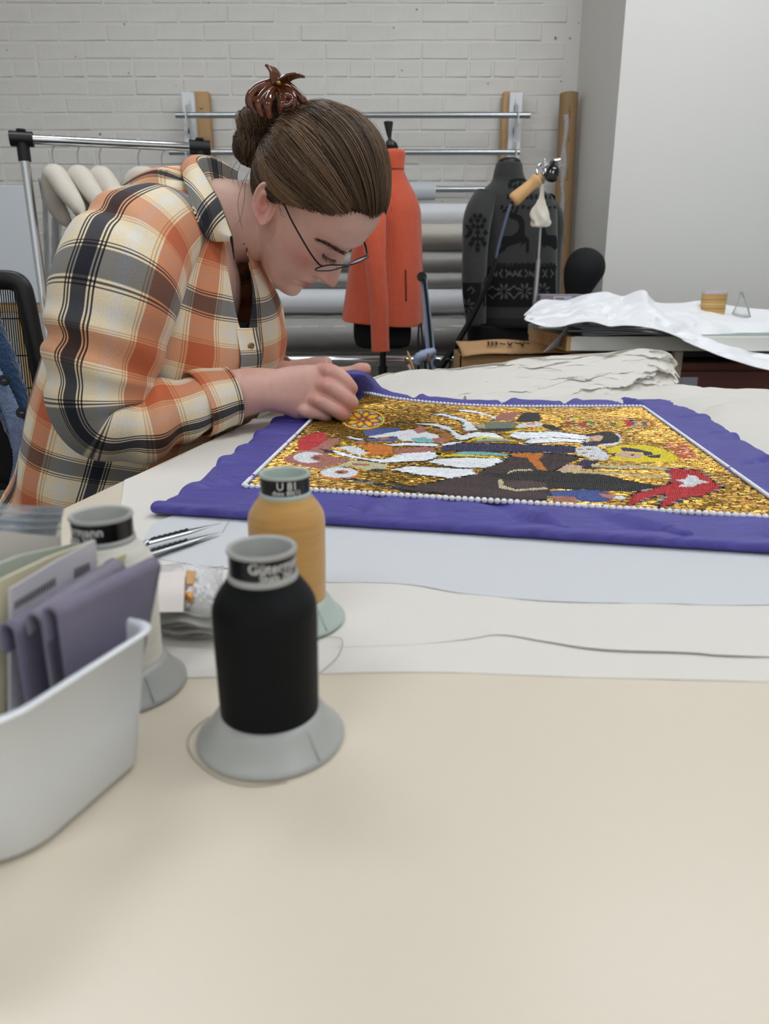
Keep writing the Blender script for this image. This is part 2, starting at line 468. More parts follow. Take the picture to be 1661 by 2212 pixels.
roll(566, .042, 3.33, 378, 1118, M_greyroll, 'grey roll in crinkled plastic, third of the thick rolls from the top', True, seed=5)
roll(607, .031, 3.31, 384, 1122, M_greyroll, 'thin grey roll in plastic resting just above the white tube roll', True, seed=6)
roll(650, .050, 3.30, 372, 1128, M_whiteroll, 'smooth white tube roll low on the wall rack', seed=7)
roll(722, .066, 3.28, 376, 1120, M_greyroll, 'large grey roll in plastic below the white tube roll', True, seed=8)
z = zat(778, 3.2)
po = mk('metal_pipe', tube([[xat(380, 778, 3.2), 3.2, z], [xat(1132, 778, 3.2), 3.2, z]], .024, 28), M_chrome, sharp=50)
tag(po, 'shiny metal pipe running low under the rolls', 'pipe')

# ================================================================== paper tube in the corner
tp, bt = PD(1229, 203, 3.46), PD(1196, 900, 3.36)
d = nrm(bt - tp); bt = tp + d * ((tp[2] - .002) / -d[2])
tb = root('paper_tube', bt, 'tall brown cardboard tube wrapped in clear plastic in the corner', 'tube')
M_kraft = mat('kraft_tube', (158, 128, 92), .65, noise=(12, .08))
mk('tube_body', tube(cr([tp, (tp + bt) / 2, bt], 10), .038, 36), M_kraft, tb, sharp=50)
marks = []
for k, (px, py, s) in enumerate([(1226, 236, 10), (1224, 250, 8), (1230, 300, 7), (1222, 385, 9), (1228, 372, 8), (1218, 440, 7), (1216, 520, 7), (1212, 585, 7), (1210, 610, 6)]):
    a = np.linspace(.2, 5.2, 16); q = np.array([PD(px + s * math.cos(t + k) * (.5 if k > 1 else 1), py + s * .7 * math.sin(t), 3.40 + .02) for t in a])
    ax = tp + d * ((q - tp) @ d)[:, None]; q = ax + nrm(q - ax - [0, .2, 0] * np.ones_like(q)) * .0384
    marks.append(tube(q, .0012, 4))
o = mk('printed_mark', cat(marks), mat('tube_print', (110, 88, 66), .8), tb); o['kind'] = 'stuff'
G = []
for k, t in enumerate(np.linspace(.05, .62, 120)):
    c = tp + (bt - tp) * t; row = []
    for j, a in enumerate(np.linspace(-2.3 + .15 * math.sin(k * .2), -1.75 + .12 * math.sin(k * .33), 8)):
        row.append(c + np.array([math.cos(a), math.sin(a), 0]) * (.0395 + .006 * rng.random() * math.sin((j + .5) / 8 * math.pi)))
    G.append(row)
mk('plastic_wrap', shell(np.array(G), .0006), film('tube_glint_film', (245, 245, 245), .22, .06), tb)  # narrow milky strip of the wrap, its highlight put into shape and haze

# ================================================================== garment rack with padded hangers
gr = root('garment_rack', PD(105, 900, 2.25), 'chrome garment rack with black corner joints on the left', 'rack')
A, B = PD(48, 303, 2.2), PD(432, 316, 2.33)
A[2] = B[2] = (A[2] + B[2]) / 2
dirb = nrm(B - A)
mk('top_bar', tube([A, B], .0125, 20), M_chrome, gr, sharp=40)
def joint(P, sgn):
    parts = [tube([P - dirb * .03, P + dirb * .028], .0195, 18), tube([P + [0, 0, .019], P + [0, 0, .024]], .012, 14), tube([P, P + [0, 0, -.055]], .0165, 18)]
    mk('corner_joint', cat(parts), M_blackplastic, gr, sharp=40)
joint(A, 1); joint(B, -1)
footA = PD(112, 760, 2.15); footA[2] = 0.06
La = A + nrm(footA - A) * .72
mk('post', tube([A, La], .0125, 20), M_chrome, gr, sharp=40)
mk('lower_post', tube([La, footA], .016, 20), M_blackplastic, gr, sharp=40)
footB = np.array([B[0] + .02, B[1], .06]); mk('post', tube([B, footB], .0125, 20), M_chrome, gr, sharp=40)
for ft in (footA, footB):
    mk('foot_bar', tube([ft + [0, -.22, -.03], ft + [0, .22, -.03]], .0125, 16), M_blackplastic, gr, sharp=40)
    for s in (-.2, .2):
        mk('caster', tube([ft + [-.012, s, -.037], ft + [.012, s, -.037]], .023, 16), M_blackplastic, gr, sharp=40)
mk('shelf_bar', tube([footA + [0, 0, .05], footB + [0, 0, .05]], .0125, 14), M_chrome, gr, sharp=40)

M_muslin = mat('cream_muslin', (216, 208, 194), .85, noise=(40, .04), bump=(300, .2, .001))
def make_hanger(loc, label, variant):
    h = root('padded_hanger', loc, label, 'hanger', 'padded hangers on the garment rack', world=False)
    hook = [[0, -.006, -.05], [0, -.004, -.02], [0, .004, .0], [0, .0105, .006], [0, .0135, .013], [0, .009, .0225], [0, 0, .0265], [0, -.009, .0225], [0, -.0135, .013]]
    hook = np.array(hook)[:, [1, 0, 2]]
    hk = np.vstack([[0, 0, -.062], hook[1:]]); hk[:, 2] -= .0135
    mk('hook', tube(cr(hk, 40), .0019, 8, roundcap=True), M_steel, h, loc=(0, 0, 0))
    c = np.array([0, 0, -.085])
    if variant == 2: ctrl = [(c + [-.10, .05, -.085]), (c + [-.05, .025, -.035]), c + [0, 0, .0], (c + [.07, -.03, -.03]), (c + [.12, -.05, -.09])]
    else: ctrl = [(c + [-.002, .050, -.128]), (c + [-.026, .030, -.066]), c + [-.008, .006, -.002], (c + [.036, -.03, -.045]), (c + [.085, -.065, -.105])]
    path = cr(ctrl, 40); t = np.linspace(0, 1, 40)
    R = .030 * np.sin(np.clip(t, .0, 1) * math.pi) ** .28 + .0
    R = np.clip(R, .008, None)
    mk('padding', tube(path, R, 24, roundcap=True), M_muslin, h, loc=(0, 0, 0))
    e = nrm(path[-1] - path[-4])
    for (p, dd) in ((path[-1], e), (path[0], nrm(path[0] - path[3]))):
        q = p + dd * .006
        mk('tie_knot', tube([q, q + dd * .006, q + dd * .012 + [0, 0, -.004], q + dd * .016 + [.002, 0, -.018]], [.006, .0065, .004, .0055], 10), M_muslin, h, loc=(0, 0, 0))
    return h
names = ['leftmost', 'second from the left', 'third from the left', 'fourth from the left', 'fifth from the left', 'rightmost']
for k, px in enumerate((122, 170, 213, 290, 338, 395)):
    t = (xat(px, 306, 2.25) - A[0]) / (B[0] - A[0]); p = A + (B - A) * t
    make_hanger(p, names[k] + ' cream padded hanger hanging on the chrome rack', [0, 0, 0, 2, 0, 2][k])
# tall clear dust cover hanging beside the rack's post
G = []
for v in np.linspace(0, 1, 50):
    row = []
    for u in np.linspace(0, 1, 26):
        px, py = 82 + 42 * u + 18 * v, 385 + 330 * v
        p = PD(px, py, 2.42); row.append(p + np.array([0, .03 * math.sin(u * 9 + 2 * v) + .012 * math.sin(u * 23 + v * 8), 0]))
    G.append(row)
ds = mk('dust_cover', shell(np.array(G), .0006), film('cover_film', (235, 238, 240), .12, .12))
tag(ds, 'clear plastic dust cover hanging behind the chrome rack post', 'dust cover')

# white panel leaning at the far left
wp = root('leaning_board', PD(20, 700, 3.0), 'large white panel on a wooden batten at the left edge', 'panel')
x1, zb, zt = xat(79, 500, 3.0), zat(655, 3.0), zat(402, 3.0)
mk('panel_board', box((x1 - 1.0, 2.98, zb), (x1, 3.01, zt), .003), mat('panel_white', (214, 219, 224), .5), wp, False)
mk('batten', box((x1 - 1.0, 2.985, zb - .035), (x1 - .006, 3.05, zb), .003), M_wood, wp, False)
for s in (.9, .12): mk('leg', box((x1 - s, 2.99, 0), (x1 - s + .05, 3.03, zb - .034), .003), M_wood, wp, False)

# ================================================================== dress forms
def px_loft(secs, n=56, m=80, sub=8, closed_top=True):
    """Rows (py, px_left, px_right, Y, depth ratio) to a lofted upright shape."""
    S = np.array(secs, float); rows = cr(S, (len(S) - 1) * sub + 1); G = []
    a = np.linspace(0, 2 * math.pi, n, endpoint=False)
    for (py, pl, pr, Y, k) in rows:
        L, R = PD(pl, py, Y), PD(pr, py, Y); c = (L + R) / 2; w = (R[0] - L[0]) / 2
        G.append(np.stack([c[0] + w * np.cos(a), Y + w * k * np.sin(a), np.full(n, c[2])], 1))
    return np.array(G)
def grid_mesh(G, cap0=True, cap1=True):
    nr, nc = G.shape[:2]; V = G.reshape(-1, 3); Fs = [gfaces(nr, nc, True)]; t = []
    i = np.arange(nc); j = (i + 1) % nc
    if cap0: V = np.vstack([V, G[0].mean(0)]); t.append(np.stack([j, i, np.full(nc, len(V) - 1)], 1))
    if cap1: V = np.vstack([V, G[-1].mean(0)]); o = (nr - 1) * nc; t.append(np.stack([o + i, o + j, np.full(nc, len(V) - 1)], 1))
    if t: Fs.append(np.concatenate(t))
    return V, Fs
def form_stand(r, px, py, Y, foot=.0):
    p = PD(px, py, Y)
    mk('pole', tube([p, [p[0], Y, .03]], .011, 16), M_blackplastic, r, sharp=40)
    q = p + [0, 0, -.06]; mk('collar', tube([q, q + [0, 0, -.14]], .0155, 16), M_blackplastic, r, sharp=40)
    for k in range(4):
        a = k * math.pi / 2 + .4; e = np.array([p[0] + .24 * math.cos(a), Y + .24 * math.sin(a), .012])
        mk('foot', tube([[p[0], Y, .07], (np.array([p[0], Y, .05]) + e) / 2, e], .011, 10, roundcap=True), M_blackplastic, r)
# orange sweater form
OY = 2.6
r1 = root('dress_form', PD(827, 800, OY) * [1, 1, 0], 'black dress form on a thin pole wearing the orange cardigan', 'dress form')
body = px_loft([(752, 782, 870, OY, .5), (742, 768, 885, OY, .55), (700, 764, 888, OY, .52), (600, 778, 882, OY, .5), (470, 790, 884, OY, .48), (400, 815, 866, OY, .55), (360, 832, 862, OY, .75), (320, 832, 860, OY, .9), (308, 836, 856, OY, .9)])
mk('torso', grid_mesh(body), M_black_cloth, r1)
mk('neck_knob', grid_mesh(px_loft([(316, 832, 858, OY, 1), (306, 834, 853, OY, 1), (300, 838, 846, OY, 1), (290, 835, 846, OY, 1), (266, 829, 849, OY, 1), (263, 830, 848, OY, 1)], 28)), mat('black_knob', (34, 36, 35), .35), r1)
form_stand(r1, 827, 752, OY)
M_orange = bpy.data.materials.new('orange_rib_knit'); M_orange.use_nodes = True
def rib(m, color, scale, strength=.5, stretch=(1, 1, 0), nz=.10):
    nt = m.node_tree; b = nt.nodes['Principled BSDF']; b.inputs['Roughness'].default_value = .9; b.inputs['Sheen Weight'].default_value = .25
    N = nt.nodes.new; L = nt.links.new; uv = N('ShaderNodeUVMap'); w = N('ShaderNodeTexWave'); w.inputs['Scale'].default_value = scale; w.bands_direction = 'X'
    w.inputs['Distortion'].default_value = .3
    L(uv.outputs[0], w.inputs['Vector']); bp = N('ShaderNodeBump'); bp.inputs['Strength'].default_value = strength; bp.inputs['Distance'].default_value = .003
    L(w.outputs[0], bp.inputs['Height']); L(bp.outputs[0], b.inputs['Normal'])
    n = N('ShaderNodeTexNoise'); n.inputs['Scale'].default_value = 60; tc = N('ShaderNodeTexCoord'); L(tc.outputs['Object'], n.inputs['Vector'])
    mr = N('ShaderNodeMapRange'); mr.inputs[3].default_value = 1 - nz; mr.inputs[4].default_value = 1 + nz; L(n.outputs[0], mr.inputs[0])
    sc = N('ShaderNodeVectorMath'); sc.operation = 'SCALE'; sc.inputs[0].default_value = tuple(s2l(color)); L(mr.outputs[0], sc.inputs['Scale']); L(sc.outputs[0], b.inputs['Base Color'])
rib(M_orange, (210, 90, 58), 26)
def uv_loft(G, su=1.0):
    nr, nc = G.shape[:2]; u = np.linspace(0, 1, nc, endpoint=False)[None, :].repeat(nr, 0); v = np.linspace(0, 1, nr)[:, None].repeat(nc, 1)
    return np.stack([u * su, v], -1).reshape(-1, 2)
sw = root('orange_cardigan', PD(825, 700, OY), 'orange ribbed high-collar cardigan on the dress form behind the person', 'cardigan')
G = px_loft([(697, 738, 910, OY, .62), (690, 738, 911, OY, .62), (640, 745, 912, OY, .62), (560, 756, 911, OY, .62), (480, 772, 909, OY, .62), (450, 778, 907, OY, .62), (420, 786, 897, OY, .62), (395, 800, 884, OY, .62), (370, 822, 873, OY, .75), (360, 826, 871, OY, .8), (345, 826, 872, OY, .85), (330, 827, 874, OY, .85), (325, 830, 872, OY, .85)], 96)
# soft vertical folds and a dipping hem
ang = np.linspace(0, 2 * math.pi, 96, endpoint=False)
for k in range(len(G)):
    t = k / (len(G) - 1); fade = max(0, 1 - t * 1.6)
    c = G[k].mean(0); f = 1 + fade * (.035 * np.sin(5 * ang + 1.0) + .02 * np.sin(9 * ang))
    G[k] = c + (G[k] - c) * f[:, None]
    G[k, :, 2] += -.012 * fade ** 3 * np.sin(ang * 1 + 2.2)
mk('cardigan_body', grid_mesh(G, False, False), M_orange, sw, uv=uv_loft(G, 1.0))
path = cr([PD(812, 424, OY - .10), PD(806, 480, OY - .15), PD(810, 560, OY - .17), PD(818, 650, OY - .17), PD(822, 758, OY - .16)], 40)
V, Fs = tube(path, cr([.030, .040, .033, .029, .029], 40), 36, flat=.75, caps=False, ref=(1, 0, 0))
u = np.tile(np.linspace(0, .32, 36, endpoint=False), 40); v = np.repeat(np.linspace(0, 1, 40), 36)
mk('sleeve', (V, Fs), M_orange, sw, uv=np.stack([u, v], 1))
path2 = path * [1, 0, 1] + [0, 2 * OY, 0] - path * [0, 1, 0]
V2, F2 = tube(path2, cr([.030, .040, .033, .029, .029], 40), 36, flat=.75, caps=False, ref=(1, 0, 0)); mk('sleeve', (V2, F2), M_orange, sw, uv=np.stack([u, v], 1))
mk('collar_fold', grid_mesh(px_loft([(366, 824, 873, OY, .86), (350, 824, 874, OY, .9), (332, 825, 876, OY, .9), (325, 829, 873, OY, .88), (323, 834, 869, OY, .86)], 64), False, False), M_orange, sw, uv=None)
sl = [PD(876 + .5 * math.sin(k), y, 1) for k, y in enumerate(range(582, 652, 7))]
bv = BVHTree.FromPolygons([tuple(p) for p in G.reshape(-1, 3)], [tuple(f) for f in gfaces(G.shape[0], G.shape[1], True)])
def hit(b, px, py, off=.0015):
    r_ = nrm(ray(px, py)); h = b.ray_cast(Vector(CAMP), Vector(r_))
    return None if h[0] is None else np.array(h[0]) - r_ * off
P = [p for p in (hit(bv, 875.5 + k * .1, y, .001) for k, y in enumerate(np.linspace(583, 650, 14))) if p is not None]
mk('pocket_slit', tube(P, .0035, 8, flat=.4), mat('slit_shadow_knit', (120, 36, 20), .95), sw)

# grey nordic sweater form
GY = 2.85
r2 = root('dress_form', PD(1100, 800, GY) * [1, 1, 0], 'black dress form wearing the grey reindeer sweater', 'dress form')
body = px_loft([(760, 1012, 1190, GY, .42), (706, 1012, 1194, GY, .42), (690, 1050, 1180, GY, .4), (560, 1052, 1176, GY, .38), (450, 1056, 1172, GY, .36), (410, 1072, 1145, GY, .4), (380, 1080, 1120, GY, .7), (352, 1078, 1122, GY, .9), (344, 1080, 1120, GY, .9)])
mk('torso', grid_mesh(body), M_black_cloth, r2)
mk('neck_cap', grid_mesh(px_loft([(362, 1074, 1125, GY, .95), (352, 1074, 1125, GY, .95), (345, 1078, 1122, GY, .95), (341, 1086, 1114, GY, .95)], 40)), M_blackplastic, r2)
form_stand(r2, 1102, 760, GY)
M_grey = bpy.data.materials.new('charcoal_knit'); M_grey.use_nodes = True; rib(M_grey, (50, 50, 49), 40, .3, nz=.22)
M_motif = mat('black_motif_yarn', (13, 13, 14), .95, noise=(150, .3))
M_motif_l = mat('grey_motif_yarn', (82, 82, 80), .95, noise=(150, .25))
s2 = root('grey_sweater', PD(1100, 700, GY), 'charcoal knit sweater with black reindeer and snowflake bands', 'sweater')
Gs = px_loft([(703, 1040, 1200, GY, .55), (690, 1040, 1203, GY, .55), (600, 1040, 1203, GY, .55), (500, 1038, 1204, GY, .55), (450, 1030, 1202, GY, .52), (425, 1030, 1192, GY, .5), (408, 1045, 1168, GY, .55), (396, 1058, 1146, GY, .65), (386, 1064, 1135, GY, .75), (372, 1067, 1130, GY, .85), (356, 1071, 1128, GY, .9), (352, 1073, 1126, GY, .9)], 88)
mk('sweater_body', grid_mesh(Gs, False, False), M_grey, s2, uv=uv_loft(Gs, 1.0))
sleeves = []
for (sd, pts, rad) in ((0, [(1050, 425, GY - .02), (1032, 470, GY - .05), (1026, 540, GY - .07), (1024, 620, GY - .08), (1028, 700, GY - .08)], [.045, .05, .045, .043, .036]), (1, [(1176, 435, GY + .03), (1192, 480, GY + .08), (1190, 540, GY + .09), (1188, 620, GY + .09), (1186, 700, GY + .08)], [.04, .045, .04, .038, .034])):
    path = cr([PD(*p) for p in pts], 40)
    V, Fs = tube(path, cr(rad, 40), 36, caps=False, ref=(1, 0, 0)); u = np.tile(np.linspace(0, .35, 36, endpoint=False), 40); v = np.repeat(np.linspace(0, 1, 40), 36)
    mk('sleeve', (V, Fs), M_grey, s2, uv=np.stack([u, v], 1)); sleeves.append((V, Fs))
VV, FF = cat([(Gs.reshape(-1, 3), [gfaces(Gs.shape[0], Gs.shape[1], True)])] + sleeves)
bvs = BVHTree.FromPolygons([tuple(p) for p in VV], [tuple(f) for f in FF[0]])
def stitch(polys, m, name, off=.0018, step=1.6, box_=None):
    """Knitted-in motif: one small stitch quad per cell of the traced shapes, laid on the sweater."""
    allp = np.vstack([np.asarray(p, float) for p in polys]); x0, y0 = allp.min(0); x1, y1 = allp.max(0)
    xs, ys = np.arange(x0, x1 + step, step), np.arange(y0, y1 + step, step); X, Y = np.meshgrid(xs, ys); ins = np.zeros(X.shape, bool)
    for p in polys: ins |= in_poly(X + .01, Y + .01, p)
    V, Q = [], []; cache = {}
    def vid(i, j):
        if (i, j) not in cache:
            h = hit(bvs, xs[0] + (j - .5) * step, ys[0] + (i - .5) * step, off); cache[(i, j)] = -1 if h is None else len(V)
            if h is not None: V.append(h)
        return cache[(i, j)]
    for i, j in zip(*np.nonzero(ins)):
        q = [vid(i, j), vid(i, j + 1), vid(i + 1, j + 1), vid(i + 1, j)]
        if min(q) >= 0 and max(abs(V[a][1] - V[b][1]) for a in q for b in q) < .05: Q.append(q[::-1])
    if Q:
        o_ = mk(name, (np.array(V), [np.array(Q)]), m, s2); o_['kind'] = 'stuff'; return o_
def Z(pts): return [(950 + x / 4.1525, 300 + y / 4.1525) for x, y in pts]       # from the enlarged crop
deer = Z([(480, 1060), (520, 1000), (560, 960), (540, 900), (580, 870), (640, 870), (700, 830), (715, 780), (700, 730), (640, 710), (610, 680), (660, 660), (730, 690), (760, 740), (760, 860), (800, 900), (800, 1000), (780, 1030), (770, 920), (740, 940), (720, 980), (740, 920), (700, 930), (640, 950), (600, 970), (580, 1000), (540, 1020), (500, 1080), (480, 1090)])
deer2 = Z([(900, 800), (940, 790), (960, 860), (1050, 870), (1052, 980), (1030, 1000), (1010, 970), (960, 950), (930, 980), (910, 930), (890, 900)])
antl = [Z([(600, 690), (630, 640), (650, 650), (625, 700)]), Z([(660, 670), (690, 620), (700, 640), (680, 680)]), Z([(560, 640), (600, 630), (600, 650), (560, 660)])]
flake = []
cx, cy = 340, 840
for (x, y) in [(0, 0), (-40, -60), (40, -60), (-40, 60), (40, 60), (-70, 0), (70, 0), (0, -110), (0, 110), (0, 150), (-60, -110), (60, -110), (60, 100), (-60, 100), (-25, -150), (25, -150), (0, -50), (0, 50)]:
    flake.append(Z([(cx + x - 24, cy + y), (cx + x, cy + y - 30), (cx + x + 24, cy + y), (cx + x, cy + y + 30)]))
flake.append(Z([(220, 770), (250, 770), (300, 830), (250, 890), (220, 880), (270, 830)]))
yoke = [Z([(610 + k * 45, 400 + 20 * (k % 2)), (640 + k * 45, 380 + 20 * (k % 2)), (650 + k * 45, 430), (620 + k * 45, 450)]) for k in range(5)]
yoke += [Z([(600 + k * 42, 500), (625 + k * 42, 495), (625 + k * 42, 540), (600 + k * 42, 540)]) for k in range(11)]
yoke += [Z([(540 + k * 48, 600 + (k % 2) * 12), (566 + k * 48, 590 + (k % 2) * 12), (570 + k * 48, 620), (545 + k * 48, 630)]) for k in range(11)]
yoke += [Z([(620, 370), (700, 350), (780, 360), (780, 385), (700, 375), (640, 400)])]
edge = [Z([(470 + k * 26, 1110 + (k % 2) * 8), (488 + k * 26, 1110 + (k % 2) * 8), (488 + k * 26, 1145), (470 + k * 26, 1145)]) for k in range(22)]
band = [Z([(440, 1145), (1045, 1140), (1040, 1260), (1040, 1500), (390, 1500), (400, 1270)]), Z([(200, 1290), (375, 1290), (350, 1470), (330, 1560), (205, 1560)])]
stitch([deer, deer2] + antl + flake + yoke + edge + band, M_motif, 'black_motif')
lt = []
for (cx, cy) in ((575, 1370), (760, 1365), (920, 1360), (240, 1500)):
    for k in range(8):
        a = k * math.pi / 4 + .39; b_ = .25
        lt.append(Z([(cx + 12 * math.cos(a), cy + 12 * math.sin(a)), (cx + 55 * math.cos(a - b_), cy + 55 * math.sin(a - b_)), (cx + 80 * math.cos(a), cy + 80 * math.sin(a)), (cx + 55 * math.cos(a + b_), cy + 55 * math.sin(a + b_))]))
for cx in (575, 750, 910, 980):
    for sx in (-1, 1):
        lt.append(Z([(cx + sx * 14, 1165), (cx + sx * 48, 1208), (cx + sx * 14, 1250), (cx + sx * 12, 1232), (cx + sx * 30, 1208), (cx + sx * 12, 1184)]))
for cx in (640, 690, 490, 825): lt.append(Z([(cx - 22, 1180), (cx - 12, 1180), (cx + 10, 1215), (cx + 22, 1180), (cx + 26, 1235), (cx + 12, 1240), (cx - 8, 1215), (cx - 22, 1235)]))
for (cx) in (470, 665): lt.append(Z([(cx - 40, 1350), (cx, 1310), (cx + 40, 1350), (cx + 28, 1355), (cx, 1330), (cx - 28, 1355)])); lt.append(Z([(cx - 40, 1400), (cx, 1440), (cx + 40, 1400), (cx + 28, 1395), (cx, 1420), (cx - 28, 1395)]))
lt.append(Z([(240, 1360), (280, 1320), (320, 1360), (280, 1400), (280, 1385), (302, 1360), (280, 1338), (258, 1360)]))
stitch(lt, M_motif_l, 'grey_motif', .0030)
hem = px_loft([(706, 1038, 1201, GY, .56), (698, 1036, 1204, GY, .57), (686, 1037, 1204, GY, .57)], 64)
mk('hem_band', grid_mesh(hem, False, False), mat('dark_hem_knit', (34, 34, 34), .95), s2)

# ================================================================== garment steamer
SY = 2.45
st = root('garment_steamer', PD(1145, 900, SY) * [1, 1, 0], 'garment steamer on a silver pole with wooden handle and black hose', 'steamer')
p0, p1, p2 = PD(1176, 350, SY), PD(1163, 560, SY), PD(1145, 735, SY)
dd = nrm(p2 - p0); pend = p0 + dd * ((p0[2] - .12) / -dd[2])
mk('upper_pole', tube([p0, p1], .0042, 12), M_steel, st, sharp=40)
mk('lower_pole', tube([p1, pend], .0075, 14), M_steel, st, sharp=40)
mk('hook', tube(cr([PD(1176, 345, SY - .02), PD(1176, 395, SY - .02), PD(1170, 400, SY - .02), PD(1163, 392, SY - .01), PD(1160, 368, SY), PD(1166, 355, SY + .01), PD(1172, 362, SY + .01), PD(1173, 385, SY)], 50), .0035, 10, roundcap=True), M_chrome, st)
a, b = PD(1107, 434, SY - .03), PD(1163, 386, SY - .03)
mk('handle', tube(cr([a, a + (b - a) * .1, a + (b - a) * .35, a + (b - a) * .7, a + (b - a) * .93, b], 40), cr([.017, .0205, .019, .0175, .020, .016], 40), 28), mat('turned_wood', (214, 168, 112), .5, noise=(20, .1, (1, 1, .2))), st, sharp=50)
c = b + nrm(b - a) * .012
mk('handle_neck', tube([b, c], .010, 16), M_wood, st, sharp=50)
n0, n1 = PD(1180, 372, SY - .02), PD(1210, 348, SY - .02)
mk('nozzle', tube(cr([c, n0, PD(1196, 356, SY - .02), n1], 24), cr([.008, .014, .019, .012], 24), 20), M_chrome, st, sharp=60)
mk('nozzle_head', tube(cr([PD(1196, 356, SY - .03), PD(1194, 372, SY - .05), PD(1190, 384, SY - .06)], 16), cr([.014, .021, .019], 16), 20), mat('dark_chrome', (70, 70, 72), .15, 1.0), st, sharp=60)
h = cr([a - nrm(b - a) * .004, PD(1095, 465, SY - .03), PD(1078, 525, SY - .02), PD(1062, 590, SY), PD(1030, 665, SY + .02), PD(985, 745, SY + .03), PD(948, 800, SY + .03), PD(930, 850, SY + .03), PD(935, 960, SY + .05)], 80)
mk('hose', tube(h, np.clip(np.interp(np.linspace(0, 1, 80), [0, .3, .55, .75, 1], [.0055, .006, .009, .0135, .0145]), .004, 1), 16), mat('black_hose', (14, 14, 15), .35), st)
mk('hose_sleeve', tube(h[2:26] + [0, -.004, .0], .0045, 10), mat('blue_grey_cable', (92, 104, 128), .4), st)
mk('base', cat([box((pend[0] - .16, SY - .14, .03), (pend[0] + .16, SY + .14, .2), .02)]), M_blackplastic, st, False)
for sx in (-.13, .13):
    for sy in (-.11, .11): mk('caster', tube([[pend[0] + sx - .01, SY + sy, .018], [pend[0] + sx + .01, SY + sy, .018]], .018, 14), M_blackplastic, st, sharp=40)
# white cloth mitt hung from the hook
G = []
rowsm = [(398, 1171, 3), (415, 1170, 4), (428, 1169, 5), (438, 1168, 9), (452, 1167, 14), (468, 1168, 18), (480, 1169, 18), (489, 1166, 15), (491, 1166, 8)]
R_ = cr(np.array(rowsm, float), 50)
for k, (py, px, w) in enumerate(R_):
    c = PD(px, py, SY - .035); wm = max(w, 1) * SY / F_PX * 1.03; a = np.linspace(0, 2 * math.pi, 28, endpoint=False)
    rr_ = 1 + .16 * np.sin(3 * a + k * .17) + .1 * np.sin(5 * a - k * .3)
    G.append(np.stack([c[0] + wm * rr_ * np.cos(a), c[1] + .6 * wm * rr_ * np.sin(a), np.full(28, c[2])], 1))
o = mk('cloth_mitt', grid_mesh(np.array(G)), mat('off_white_cloth', (222, 214, 198), .8, bump=(80, .4, .004)))
tag(o, 'crumpled off-white cloth mitt hanging from the steamer hook', 'mitt')

# ================================================================== black mannequin head
MY = 2.62
G = px_loft([(700, 1232, 1282, MY, 1), (670, 1230, 1276, MY, 1), (652, 1226, 1272, MY, 1.05), (640, 1222, 1273, MY, 1.1), (628, 1221, 1279, MY, 1.1), (612, 1219, 1290, MY, 1.1), (594, 1219, 1302, MY, 1.1), (576, 1221, 1306, MY, 1.1), (558, 1228, 1303, MY, 1.1), (545, 1238, 1293, MY, 1.1), (537, 1250, 1280, MY, 1.1), (534.5, 1262, 1268, MY, 1.1)], 56)
mh = root('mannequin_head', G[0].mean(0), 'black cloth-covered mannequin head against the white column', 'mannequin head')
mk('head', grid_mesh(G), mat('black_stretch_cloth', (13, 14, 18), .8), mh)
hb = G[0].mean(0); 
mk('neck_base', tube([hb + [0, 0, -.12], hb + [0, 0, .0]], .055, 30), mat('black_base', (12, 12, 13), .6), mh, sharp=50)

# ================================================================== cabinet, boards and box at the back right
CY = 2.0
M_cab = mat('maroon_steel', (112, 62, 50), .45, noise=(8, .05))
zc = zat(783, CY)
xl = xat(1440, 800, CY)
fc = root('flat_file_cabinet', (xl + .6, CY + .35, 0), 'maroon steel flat-file cabinet behind the work table', 'cabinet')
mk('cabinet_body', box((xl, CY + .012, .04), (xl + 1.3, CY + .75, zc), .004), M_cab, fc, False)
mk('plinth', box((xl + .02, CY + .05, 0), (xl + 1.28, CY + .72, .04)), M_blackplastic, fc, False)
mk('top_sheet', box((xl + .015, CY + .03, zc), (xl + 1.29, CY + .74, zc + .006), .001), mat('black_top_mat', (16, 15, 15), .8), fc, False)
dz = .062; zt = zc - .022
for k in range(9):
    z1 = zt - k * dz; dr = mk('drawer', box((xl + .012, CY, z1 - dz + .004), (xl + 1.288, CY + .02, z1), .003), M_cab, fc, False)
    lab = mk('label_holder', box((xl + .03, CY - .004, z1 - dz + .018), (xl + .085, CY, z1 - .016), .001), mat('label_card', (176, 180, 190), .4), dr, False)
    mk('pull', box((xl + .6, CY - .014, z1 - .042), (xl + .7, CY, z1 - .03), .003), M_steel, dr, False)
# black riser standing on the cabinet
rz = zc + .006
z_board = zat(757, CY - .02)
xr = root('riser_box', (xl + .6, CY + .4, rz), 'flat black portfolio case lying on the maroon cabinet', 'case')
mk('case_body', box((xl + .03, CY + .06, rz), (xl + 1.2, CY + .70, z_board - .001), .006), mat('black_portfolio', (14, 13, 13), .7), xr, False)
mk('spine', box((xl + .03, CY + .052, rz + .002), (xl + 1.2, CY + .061, z_board - .003), .001), M_blackplastic, xr, False)
mk('carry_handle', tube(cr([[xl + .5, CY + .055, rz + .012], [xl + .53, CY + .03, rz + .012], [xl + .6, CY + .025, rz + .012], [xl + .67, CY + .03, rz + .012], [xl + .7, CY + .055, rz + .012]], 24), .005, 10), M_blackplastic, xr)
# pale wooden upright between box and cabinet
ps = mk('pale_post', box((xat(1448, 770, CY), CY - .03, 0), (xat(1466, 770, CY), CY - .002, zat(757, CY)), .002), mat('pale_post_paint', (190, 180, 160), .6)); tag(ps, 'pale narrow upright board standing against the maroon cabinet', 'board')
